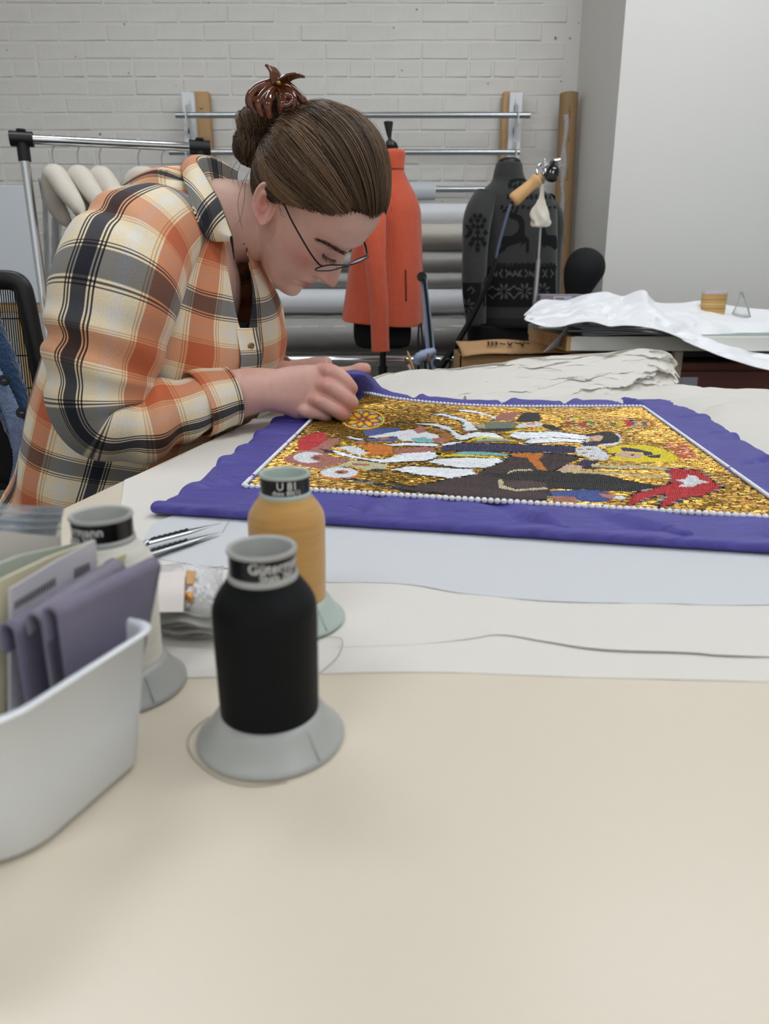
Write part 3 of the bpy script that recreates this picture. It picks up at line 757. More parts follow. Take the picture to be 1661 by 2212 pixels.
# stretched board with wooden side
x0 = xat(1232, 740, CY - .04); bt_ = z_board; zt_ = zat(727, CY - .04)
br = root('white_board', (x0 + .6, CY + .25, bt_), 'long white board with a bare wooden end lying over the cabinet', 'board')
mk('face', box((x0, CY - .04, bt_), (x0 + 1.4, CY - .025, zt_), .002), mat('white_edge_strip', (222, 222, 214), .35), br, False)
mk('core', box((x0 + .012, CY - .025, bt_), (x0 + 1.39, CY + .62, zt_ - .002), .002), mat('grey_green_board', (150, 160, 154), .6), br, False)
e0 = PD(1233, 741, CY - .04); e1 = PD(1150, 705, CY + .35)
P = np.array([[x0, CY - .04, bt_], [x0, CY - .04, zt_], [e1[0], e1[1], zt_], [e1[0], e1[1], bt_]])
mk('wooden_end', plate(P, .02), M_wood, br, False)
# stacked plastic sleeves on the board
sr = root('plastic_sleeves', (x0 + .2, CY + .1, zt_), 'stack of clear plastic sleeves lying on the white board under the paper', 'sleeves')
M_sleeve = mat("frosted_sleeve", (222, 225, 230), .2, alpha=.9)
for k in range(6):
    w = rng.uniform(-.02, .02)
    G = []
    for v in np.linspace(0, 1, 8):
        G.append([[x0 + .02 + w + .21 * u + .02 * v, CY - .02 + .02 * k * .3 + .3 * v, zt_ + .002 + k * .0045 + .004 * math.sin(u * 3 + k) * u] for u in np.linspace(0, 1, 24)])
    mk('sleeve_sheet', shell(np.array(G), .0012), M_sleeve, sr)
G = []
for v in np.linspace(0, 1, 24):
    row = []
    for u in np.linspace(0, 1, 14):
        px = 1180 + 52 * u + (1 - v) * 40 * (1 - u) ; py = 712 + 50 * v - 22 * u * 1.0
        row.append(PD(px - 8 * v * (1 - u), py, CY - .06 + .1 * u + .01 * math.sin(7 * u + 3 * v)))
    G.append(row)
mk('hanging_flap', shell(np.array(G), .0008), film('sleeve_film', (200, 196, 200), .45, .15), sr)
# cardboard box
BY = 2.08
x0b, x1b = xat(994, 770, BY), xat(1300, 770, BY); ztb = zat(768, BY)
cb = root('cardboard_box', ((x0b + x1b) / 2, BY + .2, .42), 'brown cardboard box with torn flap below the silver pole', 'box')
mk('box_body', cat([box((x0b, BY, .42), (x0b + .004, BY + .20, ztb)), box((x1b - .004, BY, .42), (x1b, BY + .20, ztb)), box((x0b, BY, .42), (x1b, BY + .004, ztb)), box((x0b, BY + .196, .42), (x1b, BY + .20, ztb)), box((x0b, BY, .42), (x1b, BY + .20, .424))]), M_card, cb, False)
G = []
for v in np.linspace(0, 1, 10):
    G.append([[x0b + .004 + (x1b - x0b - .01) * u, BY - .012 + .20 * v, ztb + .004 + .012 * math.sin(u * 3.1) * (1 - v) + .022 * v + .003 * math.sin(11 * u + 4 * v)] for u in np.linspace(0, 1, 30)])
G = np.array(G); G[0, :, 1] -= .012 * np.abs(np.sin(np.arange(30) * 1.7)) ; G[0, :, 2] -= .006
mk('top_flap', shell(G, .004), M_card, cb)
scr = []
for (px, py, dx, dy) in [(1054, 746, 3, 4), (1062, 746, 3, 4), (1070, 746, 4, 3), (1080, 750, 12, -2), (1096, 747, 10, 3), (1110, 749, 12, -3), (1122, 747, 10, 3), (1134, 749, 10, -2)]:
    def tp_(x, y):
        q = PD(x, y, BY + .15); b_ = (PD(x, y, 1) - CAMP); u = (q[0] - x0b) / (x1b - x0b)
        zt2 = ztb + .02; t = (zt2 - CAM_Z) / b_[2]; p = CAMP + b_ * t; return p + [0, 0, .006]
    scr.append(tube([tp_(px, py - 4), tp_(px + dx * .5, py + dy), tp_(px + dx, py - 2)], .0018, 5))
mk('scrawl', cat(scr), mat('pen_ink', (60, 48, 40), .8), cb)
sb = root('low_cart', ((x0b + x1b) / 2, BY + .2, 0), 'low dark cart carrying the cardboard box', 'cart')
mk('shelf', box((x0b - .03, BY - .03, .39), (x1b + .0, BY + .21, .42), .004), M_blackplastic, sb, False)
for sx in (x0b, x1b - .06):
    for sy in (BY, BY + .17): mk('leg', box((sx, sy, 0), (sx + .03, sy + .03, .39)), M_blackplastic, sb, False)
# small lilac-grey box with a label
LY = CY + .45
bx0, bx1 = xat(1166, 650, LY), xat(1262, 650, LY)
lb = root('small_carton', ((bx0 + bx1) / 2, LY, zat(672, LY)), 'small lilac-grey carton with a white label behind the crumpled paper', 'carton')
mk('carton_body', box((bx0, LY, zt_ + .001), (bx1, LY + .1, zat(636, LY)), .002), mat('lilac_carton', (150, 140, 148), .6), lb, False)
mk('label', box((xat(1195, 650, LY), LY - .0012, zat(664, LY)), (xat(1235, 650, LY), LY, zat(640, LY))), mat('carton_label', (200, 198, 214), .5), lb, False)
mk('label_print', cat([box((xat(1199 + k * 4, 650, LY), LY - .0016, zat(655, LY)), (xat(1201 + k * 4, 650, LY), LY - .001, zat(651 , LY))) for k in range(8)] + [box((xat(1200, 645, LY), LY - .0016, zat(646, LY)), (xat(1218, 645, LY), LY - .001, zat(644, LY)))]), mat('label_ink', (70, 66, 90), .6), lb, False)
# tin, clear tub and green folder
TY = CY + .3
c = PD(1541, 655, TY); rw = (xat(1567, 640, TY) - xat(1515, 640, TY)) / 2; zt2 = zat(629, TY); zb2 = zt_ + .002
tin = root('thread_tub', (c[0], TY, zb2), 'round tan striped tub with lilac lid on the board', 'tub')
mk('tub_body', lathe([(0, zb2), (rw * .92, zb2), (rw, zt2 - .006), (0, zt2 - .006)], 36, c[0], TY), mat('tan_tub', (196, 158, 96), .5), tin, sharp=40)
for k in range(6):
    zz = zb2 + (zt2 - zb2) * (.18 + .12 * k); rk = rw * (.92 + .08 * (zz - zb2) / (zt2 - zb2))
    mk('band', lathe([(rk * 1.0, zz - .002), (rk * 1.015, zz), (rk * 1.0, zz + .002)], 36, c[0], TY), mat('band_%d' % k, (170, 128, 70) if k % 2 else (214, 186, 130), .5), tin)
mk('lid', lathe([(rw * 1.03, zt2 - .008), (rw * 1.05, zt2 - .004), (rw * 1.02, zt2), (0, zt2)], 36, c[0], TY), mat('lilac_lid', (198, 186, 194), .4), tin, sharp=40)
c2 = PD(1607, 655, TY); G = []
for k, (zf, w) in enumerate([(0, .03), (.3, .026), (.55, .018), (.75, .009), (1.0, .004)]):
    a = np.linspace(0, 2 * math.pi, 24, endpoint=False); rr_ = w * (1 + .25 * np.sin(3 * a + k))
    G.append(np.stack([c2[0] - .012 * zf + rr_ * np.cos(a), TY + rr_ * np.sin(a), np.full(24, zb2 + zf * (zat(630, TY) - zb2))], 1))
o = mk('clear_bag', grid_mesh(np.array(G)), film('bag_film', (225, 230, 228), .12, .1)); tag(o, 'small crumpled clear plastic bag beside the tan tub', 'plastic bag')
xg = xat(1640, 664, CY + .3); zg = zt_ + .030
o = mk('green_folder', box((xg, CY + .3, max(zg, zt_ + .001)), (xg + .4, CY + .5, max(zg, zt_ + .001) + .005), .001), mat('green_card', (24, 130, 84), .5), smooth=False); tag(o, 'green folder lying on the crumpled paper at the frame edge', 'folder')

# crumpled white paper over the boards
top = np.array([(1130, 678), (1165, 648), (1215, 650), (1260, 636), (1310, 631), (1345, 640), (1386, 627), (1410, 652), (1470, 655), (1520, 650), (1600, 664), (1700, 672)], float)
bot = np.array([(1136, 692), (1180, 706), (1225, 700), (1270, 694), (1310, 704), (1350, 702), (1400, 708), (1450, 722), (1500, 745), (1560, 770), (1640, 795), (1720, 806)], float)
NU, NV = 150, 46
tu, bu = cr(top, NU), cr(bot, NU); G = np.zeros((NV, NU, 3))
for j in range(NU):
    u = j / (NU - 1)
    for i in range(NV):
        v = i / (NV - 1); px = tu[j, 0] * (1 - v) + bu[j, 0] * v; py = tu[j, 1] * (1 - v) + bu[j, 1] * v
        Yb = CY + .40; Yf = CY - .055 - .09 * min(1, max(0, (u - .35) / .3)); Y = Yb * (1 - v ** .8) + Yf * v ** .8
        G[i, j] = PD(px, py, Y)
uv2 = np.stack(np.meshgrid(np.linspace(0, 1.1, NU), np.linspace(0, .55, NV)), -1)
d = (.8 * worley(uv2, 40, 3) + .45 * worley(uv2, 160, 4) + .25 * worley(uv2, 600, 5) - .8) * .045
edge = np.sin(np.linspace(0, 1, NV) * math.pi)[:, None] ** .5
G[..., 1] -= d * 1.3; G[..., 2] += d * .35 * edge
o = mk('crumpled_paper', shell(G, .0015), mat('white_tyvek', (240, 241, 243), .5), sharp=30)
tag(o, 'crumpled white paper sheet spilling over the board and cabinet', 'paper')

# ================================================================== task lamp and brushes behind the table
TLY = 2.3
tl = root('task_lamp', PD(925, 830, TLY) * [1, 1, 0], 'pale blue jointed task lamp with black cord beside the orange cardigan', 'lamp')
M_blue = mat('pale_blue_enamel', (150, 164, 190), .35)
j0 = PD(911, 598, TLY)
for (pa, pb, w) in (((913, 602), (927, 790), .012), ((917, 598), (941, 800), .011)):
    mk('arm_bar', obox(PD(*pa, TLY), PD(*pb, TLY), w, .01, (1, 0, 0), .001), M_blue, tl, False)
mk('arm_joint', tube([j0 + [0, -.015, 0], j0 + [0, .015, 0]], .014, 18), M_blackplastic, tl, sharp=40)
mk('cord', tube(cr([PD(905, 700, TLY - .02), PD(903, 740, TLY - .02), PD(904, 790, TLY - .02), PD(908, 830, TLY)], 30), .003, 8), M_blackplastic, tl)
mk('cord', tube(cr([PD(909, 697, TLY - .02), PD(913, 735, TLY - .02), PD(918, 775, TLY - .02), PD(920, 830, TLY)], 30), .003, 8), M_blackplastic, tl)
mk('spring', tube(cr([PD(916, 600, TLY - .015), PD(922, 650, TLY - .015), PD(928, 710, TLY - .015), PD(933, 765, TLY - .015)], 40), .0042, 8), M_blackplastic, tl)
mk('lamp_head', tube(cr([PD(901, 782, TLY - .02), PD(905, 773, TLY - .02), PD(920, 766, TLY - .02), PD(934, 760, TLY - .02)], 20), cr([.012, .016, .017, .012], 20), 18, roundcap=True), M_blue, tl)
mk('bracket', obox(PD(930, 768, TLY), PD(936, 830, TLY), .03, .025, (1, 0, 0), .003), M_blue, tl, False)
mk('knob', tube([PD(944, 783, TLY - .02), PD(944, 783, TLY + .01)], .012, 16), mat('dark_green_knob', (16, 40, 36), .4), tl, sharp=40)
mk('cable_loop', tube(cr([PD(963, 778, TLY), PD(970, 776, TLY), PD(973, 785, TLY), PD(968, 800, TLY)], 20), .0035, 8), M_blackplastic, tl)
pj = PD(934, 800, TLY); mk('stand', tube([pj, [pj[0], TLY, .03]], .013, 16), M_blue, tl, sharp=40)
mk('stand_base', lathe([(0, .03), (.04, .03), (.085, .015), (.09, 0), (0, 0)], 40, pj[0], TLY), M_blue, tl, sharp=40)

# ================================================================== work table
M_top = mat('cream_laminate', (218, 207, 187), .33, noise=(1.5, .015), bump=(350, .06, .0006))
ta = math.radians(12.0)
e1, e2 = np.array([math.cos(ta), -math.sin(ta), 0]), np.array([math.sin(ta), math.cos(ta), 0])
TP0 = np.array([-.285, .714, TABLE_Z])
far_left = TP0 + e2 * .83
tbl = root('work_table', (0.4, .4, 0), 'large cream-topped work table in the foreground', 'table')
V, Fs = box((0, -1.75, -.032), (1.75, 0, 0), .003)
V = far_left + V[:, :1] * e1 + V[:, 1:2] * e2 + V[:, 2:] * [0, 0, 1]
mk('tabletop', (V, Fs), M_top, tbl, False)
for a in (.08, 1.62):
    for b in (-.1, -1.65):
        p = far_left + e1 * a + e2 * b
        mk('leg', box((p[0] - .03, p[1] - .03, 0), (p[0] + .03, p[1] + .03, TABLE_Z - .033), .003), M_steel, tbl, False)
V, Fs = box((.1, -1.62, -.06), (1.6, -.12, -.033), .003); V = far_left + V[:, :1] * e1 + V[:, 1:2] * e2 + V[:, 2:] * [0, 0, 1]
mk('apron', (V, Fs), M_steel, tbl, False)

# ================================================================== tissue paper
M_tis = tissue('white_tissue', (240, 236, 228), .2, .985)
M_tis2 = tissue('cool_tissue', (226, 228, 230), .2, .985)
M_tis3 = tissue('back_tissue', (246, 243, 236), .35, .95)
def sheet(name, front, back, nu, nv, z0, label, m, amp=.0008, seed=1, lift=None, t=.0004):
    f, b = cr(np.array(front, float), nu), cr(np.array(back, float), nu)
    v = np.linspace(0, 1, nv)[:, None, None]; G2 = f[None] * (1 - v) + b[None] * v
    if G2.shape[-1] == 2: G2 = np.concatenate([G2, np.zeros(G2.shape[:2] + (1,))], -1)
    P2 = G2[..., :2]
    z = TABLE_Z + z0 + amp * np.abs(vnoise(P2, 40, seed)) + amp * .6 * crumple(P2, 30, seed, 2) + G2[..., 2]
    if lift is not None: z = z + lift(P2, np.linspace(0, 1, nu)[None, :], np.linspace(0, 1, nv)[:, None])
    G = np.concatenate([P2, z[..., None]], -1)
    o = mk(name, shell(G, t), m, sharp=35); return tag(o, label, 'paper')
u2 = lambda *a: U(*a)[:2]
sheet('tissue_sheet', [u2(300, 1470), u2(520, 1462), (.02, .352), (.1, .347), (.2, .342), (.35, .335), (.8, .31)], [(-.25, .60), (-.15, .58), (0, .55), (.2, .5), (.4, .45), (.5, .4), (.9, .4)], 120, 24, .0004,
      'lowest cream tissue sheet, its edge nearest the black spool', M_tis, .0003, 3, lambda P, u, v: -.0003 * np.exp(-v * 40))
sheet('tissue_sheet', [u2(225, 1330), u2(330, 1402), u2(520, 1406), u2(700, 1402), u2(880, 1396), u2(1000, 1386), u2(1080, 1376), u2(1180, 1392), u2(1300, 1410), u2(1480, 1416), u2(1661, 1424), (.4, .37), (.9, .33)],
      [(-.272, .75), (-.245, .85), (-.225, .96), (-.195, 1.10), (-.15, 1.25), (-.05, 1.36), (.05, 1.40), (.2, 1.38), (.35, 1.35), (.5, 1.32), (.6, 1.3), (.75, 1.28), (1.0, 1.2)], 220, 110, .0010,
      'large cream tissue sheet spread under the beaded banner', M_tis, .0006, 5, lambda P, u, v: .0015 * np.exp(-((P[..., 0] - .14) / .10) ** 2) * np.exp(-v * 34) - .0007 * np.exp(-v * 30) + .0035 * np.exp(-((P[..., 1] - .98 + .6 * P[..., 0]) / .012) ** 2) * (P[..., 0] < -.12))
sheet('tissue_sheet', [u2(296, 1205), u2(400, 1222), u2(520, 1238), u2(640, 1262), u2(860, 1266), u2(1000, 1288), u2(1200, 1306), u2(1450, 1310), u2(1661, 1313), (.45, .45), (.6, .43)],
      [u2(330, 1140), (-.16, .66), (-.1, .70), (0, .70), (.1, .70), (.2, .68), (.3, .68), (.38, .66), (.42, .66), (.5, .66), (.62, .66)], 160, 40, .0034,
      'cool white tissue sheet peeking out in front of the banner', M_tis2, .0005, 8, lambda P, u, v: -.0017 * np.exp(-v * 9))
# tissue curled up along the back edge of the table
def pix_sheet(name, bot, top, nu, nv, label, m, camp, scale, seed, t=.0004, bulge=.0, relief=.0):
    b, tp_ = cr(np.array(bot, float), nu), cr(np.array(top, float), nu); G = np.zeros((nv, nu, 3))
    for i in range(nv):
        v = i / (nv - 1)
        for j in range(nu):
            q = b[j] * (1 - v) + tp_[j] * v; G[i, j] = PD(q[0], q[1], q[2])
    L = np.stack([np.linspace(0, 1, nu)[None].repeat(nv, 0) * 1.2, np.linspace(0, .4, nv)[:, None].repeat(nu, 1)], -1)
    d = -(.8 * worley(L, scale * 3, seed, (1, 1.5)) + .4 * worley(L, scale * 14, seed + 1, (1, 1.6)) + .2 * worley(L, scale * 60, seed + 2) - .7) * camp * 1.5; ed = np.sin(np.linspace(0, 1, nv) * math.pi)[:, None] ** .6
    G[..., 1] += d + bulge * ed; G[..., 2] = np.maximum(G[..., 2] + d * .35 * ed, TABLE_Z + .003) + relief * np.maximum(0, .9 - worley(L, scale * 2.2, seed + 7, (1, 1.4)) - .25 * worley(L, scale * 12, seed + 8)) * ed
    return tag(mk(name, shell(G, t), m, sharp=22), label, 'paper')
pix_sheet('tissue_sheet', [(775, 862, 1.33), (850, 872, 1.30), (950, 878, 1.29), (1060, 878, 1.29), (1180, 874, 1.30), (1300, 868, 1.31), (1400, 852, 1.34), (1452, 838, 1.36)],
          [(777, 824, 1.44), (828, 805, 1.46), (880, 803, 1.46), (960, 797, 1.46), (1050, 785, 1.46), (1110, 778, 1.46), (1180, 768, 1.45), (1300, 762, 1.44), (1380, 755, 1.44), (1425, 756, 1.43), (1457, 777, 1.42), (1465, 804, 1.41)], 170, 60, 'crinkled tissue sheet standing up along the far table edge', M_tis3, .036, 16, 4)
sheet('tissue_sheet', [U(1010, 884)[:2], U(1200, 884)[:2], U(1400, 886)[:2], U(1490, 905)[:2], U(1570, 950)[:2], U(1680, 1020)[:2], (.50, .72), (.55, .60)],
      [U(1000, 866)[:2], U(1150, 850)[:2], (.52, 1.40), (.62, 1.40), (.72, 1.36), (.84, 1.30), (.92, 1.1), (.98, .8)], 160, 70, .0030, 'loose tissue sheet beyond the far right corner of the banner', M_tis3, .0008, 6,
      lambda P, u, v: .013 * np.sin(np.clip(v, 0, 1) * 3.0) * np.clip((u - .15) / .2, 0, 1) + .020 * np.sin(v * math.pi) ** .7 * np.maximum(0, 1.0 - worley(P, 90, 31) - .3 * worley(P, 500, 32)))

# brushes in a jar behind the raised tissue
jc = np.array([PD(886, 800, 1.50)[0], 1.50, TABLE_Z])
jr = root('brush_jar', jc, 'small glass jar standing behind the raised tissue sheet', 'jar')
V, Fs = lathe([(0, .001), (.022, .001), (.024, .004), (.024, .022), (.0225, .022), (.0225, .006), (0, .006)], 28, 0, 0)
jz = far_left[2]
mk('jar_body', (V + jc + [0, 0, .003], Fs), M_film, jr, sharp=40)
mk('jar_rim', (lathe([(.0226, .021), (.0246, .021), (.0246, .024), (.0226, .024)], 28)[0] + jc + [0, 0, .003], [gfaces(4, 28, True)]), M_whiteplastic, jr)
for nm, a, b, m1, lbl in (('paint_brush', (874, 772), (887, 806), (190, 180, 170), 'small paint brush with brown bristles leaning in the jar'), ('wooden_stick', (880, 758), (892, 806), (196, 160, 110), 'thin pointed wooden stick beside the paint brush'), ('dark_brush', (924, 762), (930, 806), (38, 36, 36), 'dark-handled brush standing behind the tissue near the lamp')):
    p, q = PD(*a, 1.49), PD(*b, 1.50); e = q + nrm(q - p) * .03
    e[2] = max(e[2], TABLE_Z + .012)
    rt = root(nm, e, lbl, 'brush')
    if nm == 'wooden_stick': mk('shaft', tube(cr([p, p + (e - p) * .2, e], 20), cr([.0008, .0025, .003], 20), 10), M_wood, rt)
    else:
        k = p + (e - p) * .3
        mk('bristles', tube(cr([p, p + (k - p) * .5, k], 16), cr([.0006, .0035, .0028], 16), 12), mat(nm + '_bristle', (120, 72, 30) if nm == 'paint_brush' else (120, 90, 60), .7), rt)
        mk('shaft', tube([k, e], .0028, 12), mat(nm + '_handle', m1, .35), rt)

# ================================================================== beaded banner
CT = np.array([[(-.201, .625), (-.142, .612), (.345, .512), (.402, .50)],
               [(-.190, .690), (-.135, .686), (.342, .582), (.405, .570)],
               [(-.152, 1.125), (-.094, 1.150), (.406, 1.164), (.487, 1.170)],
               [(-.148, 1.215), (-.085, 1.235), (.412, 1.250), (.500, 1.257)]])
PULL = PD(748, 816, 1.075)
def flat_xy(gs, gt):
    gs, gt = np.asarray(gs, float), np.asarray(gt, float)
    i = np.clip(gs.astype(int), 0, 2); j = np.clip(gt.astype(int), 0, 2); u = (gs - i)[..., None]; v = (gt - j)[..., None]
    return CT[j, i] * (1 - u) * (1 - v) + CT[j, i + 1] * u * (1 - v) + CT[j + 1, i] * (1 - u) * v + CT[j + 1, i + 1] * u * v
def surf(gs, gt, wr=0.0):
    xy = flat_xy(gs, gt); x, y = xy[..., 0], xy[..., 1]
    z = np.full(x.shape, TABLE_Z + .0105)
    c = CT[3, 0]; dx = x - (c[0] + .0); dy = y - c[1]
    w = np.exp(-((dx / .075) ** 2 + (dy / .066) ** 2) * .5)
    w2 = np.exp(-(((x + .02) / .09) ** 2 + ((y - 1.17) / .07) ** 2) * .5)
    x = x + w * (PULL[0] - c[0]); y = y + w * (PULL[1] - c[1]); z = z + w * (PULL[2] - TABLE_Z - .004) + .012 * w2
    if wr:
        n = vnoise(xy * [1, 1], 40, 21) * .0026 + vnoise(xy, 110, 22, 2) * .0010 + vnoise(xy * [1, 3], 150, 23, 2) * .0006
        z = z + wr * n
        # crisp pressed creases running across the border
        for (a, b, ang_, s_) in ((-.02, .60, 1.2, 1), (.13, .565, 1.9, 1.4), (.215, .545, 2.1, 1.4), (.02, .59, 1.35, .7), (.31, .53, 1.3, .8), (.46, .95, .2, 1.2), (.44, .80, .5, 1.4), (.47, 1.08, -.15, 1), (.20, 1.21, 1.3, 1), (.30, 1.21, 1.2, 1), (.40, 1.22, 1.8, 1), (.05, 1.2, 1.5, 1), (-.17, .80, .15, 1.2), (-.15, .95, -.2, 1.3), (-.175, .70, .6, 1.2), (-.14, 1.05, .3, 1.2), (-.17, .87, .35, 1)):
            d = (xy[..., 0] - a) * math.sin(ang_) - (xy[..., 1] - b) * math.cos(ang_); r2 = (xy[..., 0] - a) ** 2 + (xy[..., 1] - b) ** 2
            z = z + wr * s_ * .0058 * np.sin(np.clip(d / .0055, -3.14, 3.14)) * np.exp(-r2 / .045 ** 2)
    return np.stack([x, y, z], -1)
bn = root('beaded_banner', (.1, .9, TABLE_Z), 'beaded banner with gold ground, figures and purple satin border', 'banner')
# satin border
M_satin = bpy.data.materials.new('purple_shot_satin'); M_satin.use_nodes = True
nt = M_satin.node_tree; b = nt.nodes['Principled BSDF']; Nn = nt.nodes.new; Lk = nt.links.new
b.inputs['Roughness'].default_value = .5; b.inputs['Sheen Weight'].default_value = .35; b.inputs['Sheen Tint'].default_value = rgba((150, 160, 240)); b.inputs['Sheen Roughness'].default_value = .35
tc = Nn('ShaderNodeTexCoord'); mp = Nn('ShaderNodeMapping'); mp.inputs['Scale'].default_value = (3, 60, 3); n = Nn('ShaderNodeTexNoise'); n.inputs['Scale'].default_value = 9; n.inputs['Detail'].default_value = 6
Lk(tc.outputs['Object'], mp.inputs[0]); Lk(mp.outputs[0], n.inputs['Vector'])
cr_ = Nn('ShaderNodeValToRGB'); cr_.color_ramp.elements[0].position = .3; cr_.color_ramp.elements[0].color = rgba((60, 50, 132)); cr_.color_ramp.elements[1].position = .72; cr_.color_ramp.elements[1].color = rgba((80, 76, 160))
Lk(n.outputs[0], cr_.inputs[0]); Lk(cr_.outputs[0], b.inputs['Base Color'])
bp = Nn('ShaderNodeBump'); bp.inputs['Strength'].default_value = .55; bp.inputs['Distance'].default_value = .0016; Lk(n.outputs[0], bp.inputs['Height']); Lk(bp.outputs[0], b.inputs['Normal'])
NS = 260
gs = np.linspace(0, 3, NS); gt = np.linspace(0, 3, NS); GS, GT = np.meshgrid(gs, gt)
G = surf(GS, GT, 1.0)
inner = (GS > 1.0) & (GS < 2.0) & (GT > 1.0) & (GT < 2.0)
G[..., 2] -= np.where(inner, .0055, .0)
# rounded, padded outer fold of the border
dist = np.minimum.reduce([GS * .06, (3 - GS) * .08, GT * .072, (3 - GT) * .085]); fold = np.clip(dist / .010, 0, 1)
low = G[..., 2] < TABLE_Z + .03
G[..., 2] -= np.where(low, .0055 * (1 - np.sqrt(np.clip(1 - (1 - fold) ** 2, 0, 1))), 0)
jit = .0012 * vnoise(np.stack([GS, GT], -1), 3, 4); edge_ = dist < .012
G[..., 0] += np.where(edge_, jit, 0); G[..., 1] += np.where(edge_, .0014 * vnoise(np.stack([GS, GT], -1), 3, 5), 0)
G[..., 2] = np.maximum(G[..., 2], TABLE_Z + .0058)
mk('satin_border', shell(G, .0022), M_satin, bn)
hem = surf(np.linspace(0, 3, 120), np.full(120, 0.035), 0); hem[:, 2] = TABLE_Z + .0095 + .0006 * vnoise(hem[:, :2], 30, 3)
mk('front_hem', tube(hem, .0056, 14, ref=(0, 0, 1), R2=.0085, roundcap=True), M_satin, bn)
thr = []
for k in range(4):
    g = surf(np.linspace(.2 + k * .7, .8 + k * .7, 20), np.full(20, .45), 1.0); g[:, 2] += .002
# beads -------------------------------------------------------------
def A_(p): return [(680 + x / 4.1525, 860 + y / 4.1525) for x, y in p]
def B_(p): return [(1000 + x / 4.1525, 860 + y / 4.1525) for x, y in p]
def C_(p): return [(1261 + x / 4.1525, 860 + y / 4.1525) for x, y in p]
def ell(cx, cy, rx, ry, n=28, rot=0): return [(cx + rx * math.cos(t) * math.cos(rot) - ry * math.sin(t) * math.sin(rot), cy + rx * math.cos(t) * math.sin(rot) + ry * math.sin(t) * math.cos(rot)) for t in np.linspace(0, 6.283, n, endpoint=False)]
def strip(pts, w):
    P = cr(np.array(pts, float), 30); T = nrm(np.gradient(P, axis=0)); N_ = np.stack([-T[:, 1], T[:, 0]], 1) * w / 2
    return [tuple(p) for p in np.vstack([P + N_, (P - N_)[::-1]])]
WH, BK, BR = (228, 230, 232), (14, 14, 16), (58, 36, 34)
ROSE, NAVY, BLUE, TURQ = (176, 112, 98), (34, 30, 78), (58, 84, 150), (130, 190, 186)
YEL, ORG, RED, CRM, SKIN = (236, 216, 20), (214, 122, 20), (196, 26, 34), (206, 198, 158), (222, 186, 162)
REG = []      # (colour, bead kind, polygon) in painting order; kinds: s seed, b bugle
def reg(c, kind, poly, outline=0):
    if outline:
        P = np.array(poly); cN = P.mean(0)
        for dx, dy in ((outline, 0), (-outline, 0), (0, outline * .7), (0, -outline * .7)): REG.append((BK, 'b', P + [dx, dy]))
    REG.append((c, kind, np.array(poly)))
reg(RED, 's', [(646, 948), (672, 938), (697, 935), (709, 944), (700, 962), (676, 974), (640, 976)])
reg(ROSE, 's', [(684, 966), (711, 949), (740, 947), (722, 966), (705, 985), (760, 995), (722, 1008), (690, 1015), (640, 1006), (616, 1000), (612, 992), (640, 978), (668, 974)])
reg(WH, 's', ell(668, 990, 34, 12)); reg(ROSE, 's', ell(690, 991, 18, 7)); reg((120, 70, 60), 's', ell(684, 991, 7, 3))
reg(CRM, 's', A_([(330, 565), (500, 580), (655, 600), (640, 640), (480, 655), (330, 620), (160, 630)]))
reg(ROSE, 's', A_([(330, 590), (500, 600), (480, 615), (340, 612)]))
reg(ORG, 's', ell(734, 1026, 45, 13)); reg(WH, 's', ell(732, 1023, 41, 11.5)); reg(ROSE, 's', ell(738, 1022, 15, 4)); reg((70, 40, 34), 's', ell(734, 1022.5, 6, 2.5))
reg(BLUE, 's', A_([(415, 310), (500, 285), (620, 275), (760, 272), (765, 305), (640, 340), (470, 348)]))
reg(WH, 's', A_([(470, 355), (760, 300), (900, 285), (1110, 340), (1110, 400), (820, 392), (780, 395), (720, 350), (540, 365)]))
reg(TURQ, 's', A_([(860, 370), (1000, 355), (1110, 365), (1100, 412), (900, 405)])); reg(WH, 's', A_([(980, 350), (1080, 340), (1100, 370), (1010, 372)]))
reg(BLUE, 's', A_([(430, 370), (600, 375), (740, 350), (745, 395), (600, 400), (470, 390)])); reg(ROSE, 's', A_([(540, 365), (640, 362), (690, 372), (600, 385)]))
reg(ROSE, 's', A_([(880, 290), (940, 255), (1000, 268), (1005, 310), (920, 325)])); reg(ROSE, 's', A_([(1060, 280), (1180, 290), (1150, 310), (1070, 300)]))
reg(ROSE, 's', A_([(1050, 370), (1180, 360), (1190, 395), (1080, 415)])); reg((170, 104, 40), 's', A_([(1120, 340), (1190, 310), (1230, 350), (1200, 400), (1130, 360)]))
reg(WH, 'b', A_([(870, 236), (1080, 236), (1200, 262), (1300, 340), (1370, 375), (1300, 392), (1230, 325), (1180, 292), (1060, 256)]), 2)
reg(BK, 's', A_([(740, 215), (800, 215), (850, 235), (800, 240), (740, 235)]))
reg(WH, 'b', A_([(1050, 150), (1140, 145), (1340, 195), (1440, 260), (1450, 298), (1345, 305), (1330, 222), (1180, 172)]), 2)
reg(WH, 'b', A_([(300, 355), (420, 375), (430, 390), (330, 375)]), 2)
reg(WH, 'b', A_([(650, 425), (850, 410), (1110, 420), (1110, 445), (850, 435), (680, 440)]), 2)
reg(WH, 'b', A_([(150, 475), (250, 500), (480, 558), (640, 560), (800, 500), (1000, 488), (1105, 505), (1100, 535), (1060, 560), (1000, 570), (720, 586), (600, 590), (400, 556), (220, 520)]), 2)
reg(WH, 'b', [(923, 999), (957, 993), (1017, 991), (1070, 993), (1086, 994), (1083, 1003), (1056, 1012), (1036, 1013), (993, 1013), (940, 1004)], 2)
reg(WH, 'b', A_([(680, 652), (860, 622), (1100, 635), (1400, 650), (1450, 700), (1350, 735), (1200, 730), (900, 692)]), 2)
